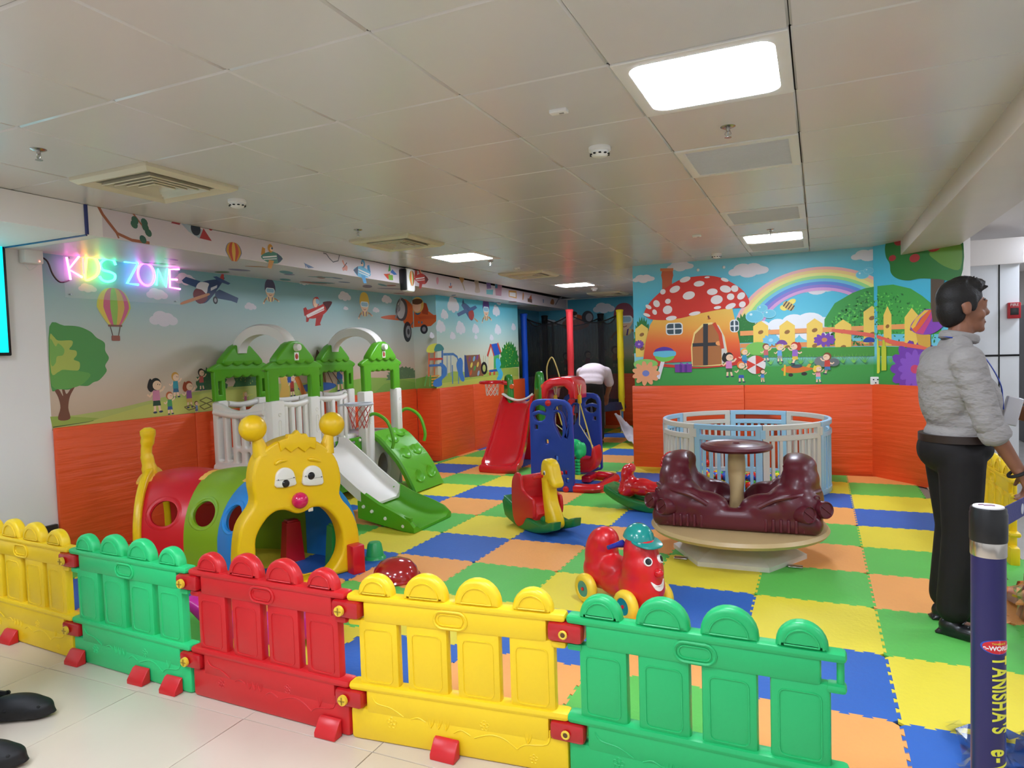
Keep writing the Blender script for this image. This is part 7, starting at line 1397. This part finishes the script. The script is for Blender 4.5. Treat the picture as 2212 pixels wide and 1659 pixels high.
def crumple(nm_, x0, x1, y0, y1, hz, n, seed, label):
    r = random.Random(seed); b = bmesh.new(); V = []
    for i in range(n+1):
        V.append([])
        for j in range(n+1):
            u, v = i/n, j/n; ed = min(1, 4*u*(1-u)*1.6)*min(1, 4*v*(1-v)*1.6)
            V[-1].append(b.verts.new((x0+(x1-x0)*u+r.uniform(-.02, .02), y0+(y1-y0)*v+r.uniform(-.02, .02), .022+hz*ed*(.7+.3*math.sin(7*u+4*v))+r.uniform(0, .05)*(.4+ed))))
    for A, B in zip(V, V[1:]):
        for j in range(n): b.faces.new((A[j], B[j], B[j+1], A[j+1]))
    bmesh.ops.triangulate(b, faces=b.faces[:]); me = bpy.data.meshes.new(nm_); b.to_mesh(me); b.free(); me.materials.append(film)
    return tag(link(bpy.data.objects.new(nm_, me)), label, 'plastic film')
crumple('plastic_film', .93, 1.3, 3.0, 4.6, .30, 22, 4, 'heap of clear crumpled plastic over foam offcuts by the post')
crumple('plastic_film', .42, .8, 2.3, 2.9, .02, 14, 5, 'thin clear plastic film lying on the blue mat by the post')
# ================================================================== small toys behind the fence
gc = thing('toy_bucket', 'small green upturned toy bucket behind the caterpillar head', 'toy bucket', (-2.9, 3.95, .012)); GB = plastic('bucket_green', '2aa85a', .3)
G().lathe([(.075, 0), (.075, .008), (.066, .012), (.05, .1), (.04, .115), (0, .118)], 24).obj('bucket_body', GB, gc); G().lathe([(.066, .02), (.078, .006), (.08, 0), (.066, .0)], 24).obj('bucket_rim', GB, gc)
rd = thing('toy_helmet', 'glossy red dome toy on the mat right of the caterpillar', 'toy dome', (-2.5, 3.62, .012)); RG = plastic('dome_red', 'a8181c', .15, coat=.6, bump=None)
G().lathe([(.15, 0), (.15, .02), (.135, .07), (.1, .11), (.05, .13), (0, .135)], 30).obj('dome_shell', RG, rd); G().tube([(.152*math.cos(a), .152*math.sin(a), .012) for a in [2*PI*i/30 for i in range(30)]], .012, 6, True).obj('dome_rim', RG, rd)
pk = thing('seesaw_toy', 'magenta rocking seesaw half hidden behind the red fence panel', 'seesaw', (-2.62, 2.62, .012), .12); MAG = plastic('magenta', 'd42aa0', .3)
G().plate(smooth2([(-.42, .20), (-.44, .16), (-.3, .05), (-.1, .0), (.1, .0), (.3, .05), (.44, .17), (.42, .215), (.3, .16), (.1, .1), (-.1, .1), (-.3, .15)], 3), [], .2, .025, XZ, 3).obj('seesaw_body', MAG, pk)
for s_ in (-1, 1): G().tube([(s_*.2, -.12, .2), (s_*.2, .12, .2)], .012, 8).obj('seesaw_handle', TY, pk); G().tube([(s_*.2, 0, .1), (s_*.2, 0, .2)], .012, 8).obj('handle_stem', TY, pk)
rb_ = G().box((.315, -.035, .10), (.09, .09, .2), .01).obj('red_foot', CRD, cat_t)
# ================================================================== shop side
sc = thing('store_column', 'white shop column with a black joint beside the angled wall', 'column', (1.58, 8.6, 0))
G().box((0, 0, 1.1), (.54, .5, 2.2), .006).obj('column_body', mat('column_white', 'd4d6d8', .35), sc); G().box((.1, -.251, 1.1), (.012, .004, 2.2)).obj('column_joint', dark, sc); G().box((0, 0, 2.32), (.6, .56, .26), .006).obj('column_head', paint, sc); G().box((0, -.252, 1.27), (.54, .006, .02)).obj('column_band', dark, sc)
fa = thing('fire_alarm', 'red fire alarm call point on the white shop column', 'fire alarm', (1.80, 8.33, 1.72)); G().box((0, 0, 0), (.11, .05, .16), .008).obj('alarm_body', mat('alarm_red', 'b01a24', .35), fa); G().box((.0, -.026, -.01), (.07, .006, .07), .002).obj('alarm_window', blackp, fa); G().text('FIRE', .04, .001, T((0, -.027, .055)) @ RX(PI/2)).obj('alarm_text', MATS['label_white'], fa)
# shop shelving with goods
def shelf(x, y, w, label, seed):
    t = thing('store_shelf', label, 'shelf', (x, y, 0)); r = random.Random(seed); dk = mat('shelf_dark', '3a3c40', .5)
    G().box((0, .25, .95), (w, .04, 1.9), .004).obj('shelf_back', dk, t)
    for s_ in (-1, 1): G().box((s_*w/2, 0, .95), (.03, .5, 1.9), .004).obj('shelf_side', dk, t)
    for z in (.1, .55, 1.0, 1.45, 1.88): G().box((0, 0, z), (w, .5, .025), .003).obj('shelf_board', dk, t)
    for z in (.115, .565, 1.015, 1.465):
        xx = -w/2+.1
        while xx < w/2-.28:
            ww, hh = r.uniform(.1, .24), r.uniform(.16, .34); c = r.choice(['b83a34', '2f5aa0', 'd8d4cc', '2a2a2e', 'e0a83a', '4a8a58', 'c8c8cc', '6a4a86'])
            o = G().box((0, 0, hh/2), (ww-.02, .3, hh), .006).obj('product_box', mat('goods_'+c, c, .4), None, (x+xx+ww/2, y-.05, z))
            tag(o, '%s boxed product on the dark shop shelf at far right' % {'b83a34': 'red', '2f5aa0': 'blue', 'd8d4cc': 'cream', '2a2a2e': 'black', 'e0a83a': 'amber', '4a8a58': 'green', 'c8c8cc': 'grey', '6a4a86': 'purple'}[c], 'box', 'boxed goods on shop shelves'); xx += ww
shelf(3.4, 11.6, 1.6, 'dark shop shelf with boxed goods behind the white column', 3); shelf(5.2, 11.6, 1.6, 'second dark shop shelf beyond the right photo edge', 4)
bg = thing('shopping_bag', 'dark blue bag with white lettering at the right photo edge', 'bag', (2.75, 10.2, 0), -.25)
gb_ = G(); gb_.box((0, 0, .62), (.34, .16, .66), .05); gb_.remesh(.02, 6).obj('bag_body', mat('bag_navy', '1a2848', .55, bump=(10, .4, .02)), bg); G().text('ar', .22, .002, T((-.03, -.085, .72)) @ RX(PI/2)).obj('bag_text', MATS['label_white'], bg); G().tube([(-.08, 0, .94), (-.06, 0, 1.08), (.06, 0, 1.08), (.08, 0, .94)], .01, 6).obj('bag_handle', blackp, bg); G().box((0, 0, .14), (.4, .3, .28), .01).obj('bag_stand', MATS['shelf_dark'], bg)
struct(G().box((.99, 6.35, .006), (.06, 3.1, .012), .003).obj('trim_4', mat('plank_cream', 'cbb79a', .5, var=.15, vscale=8)))
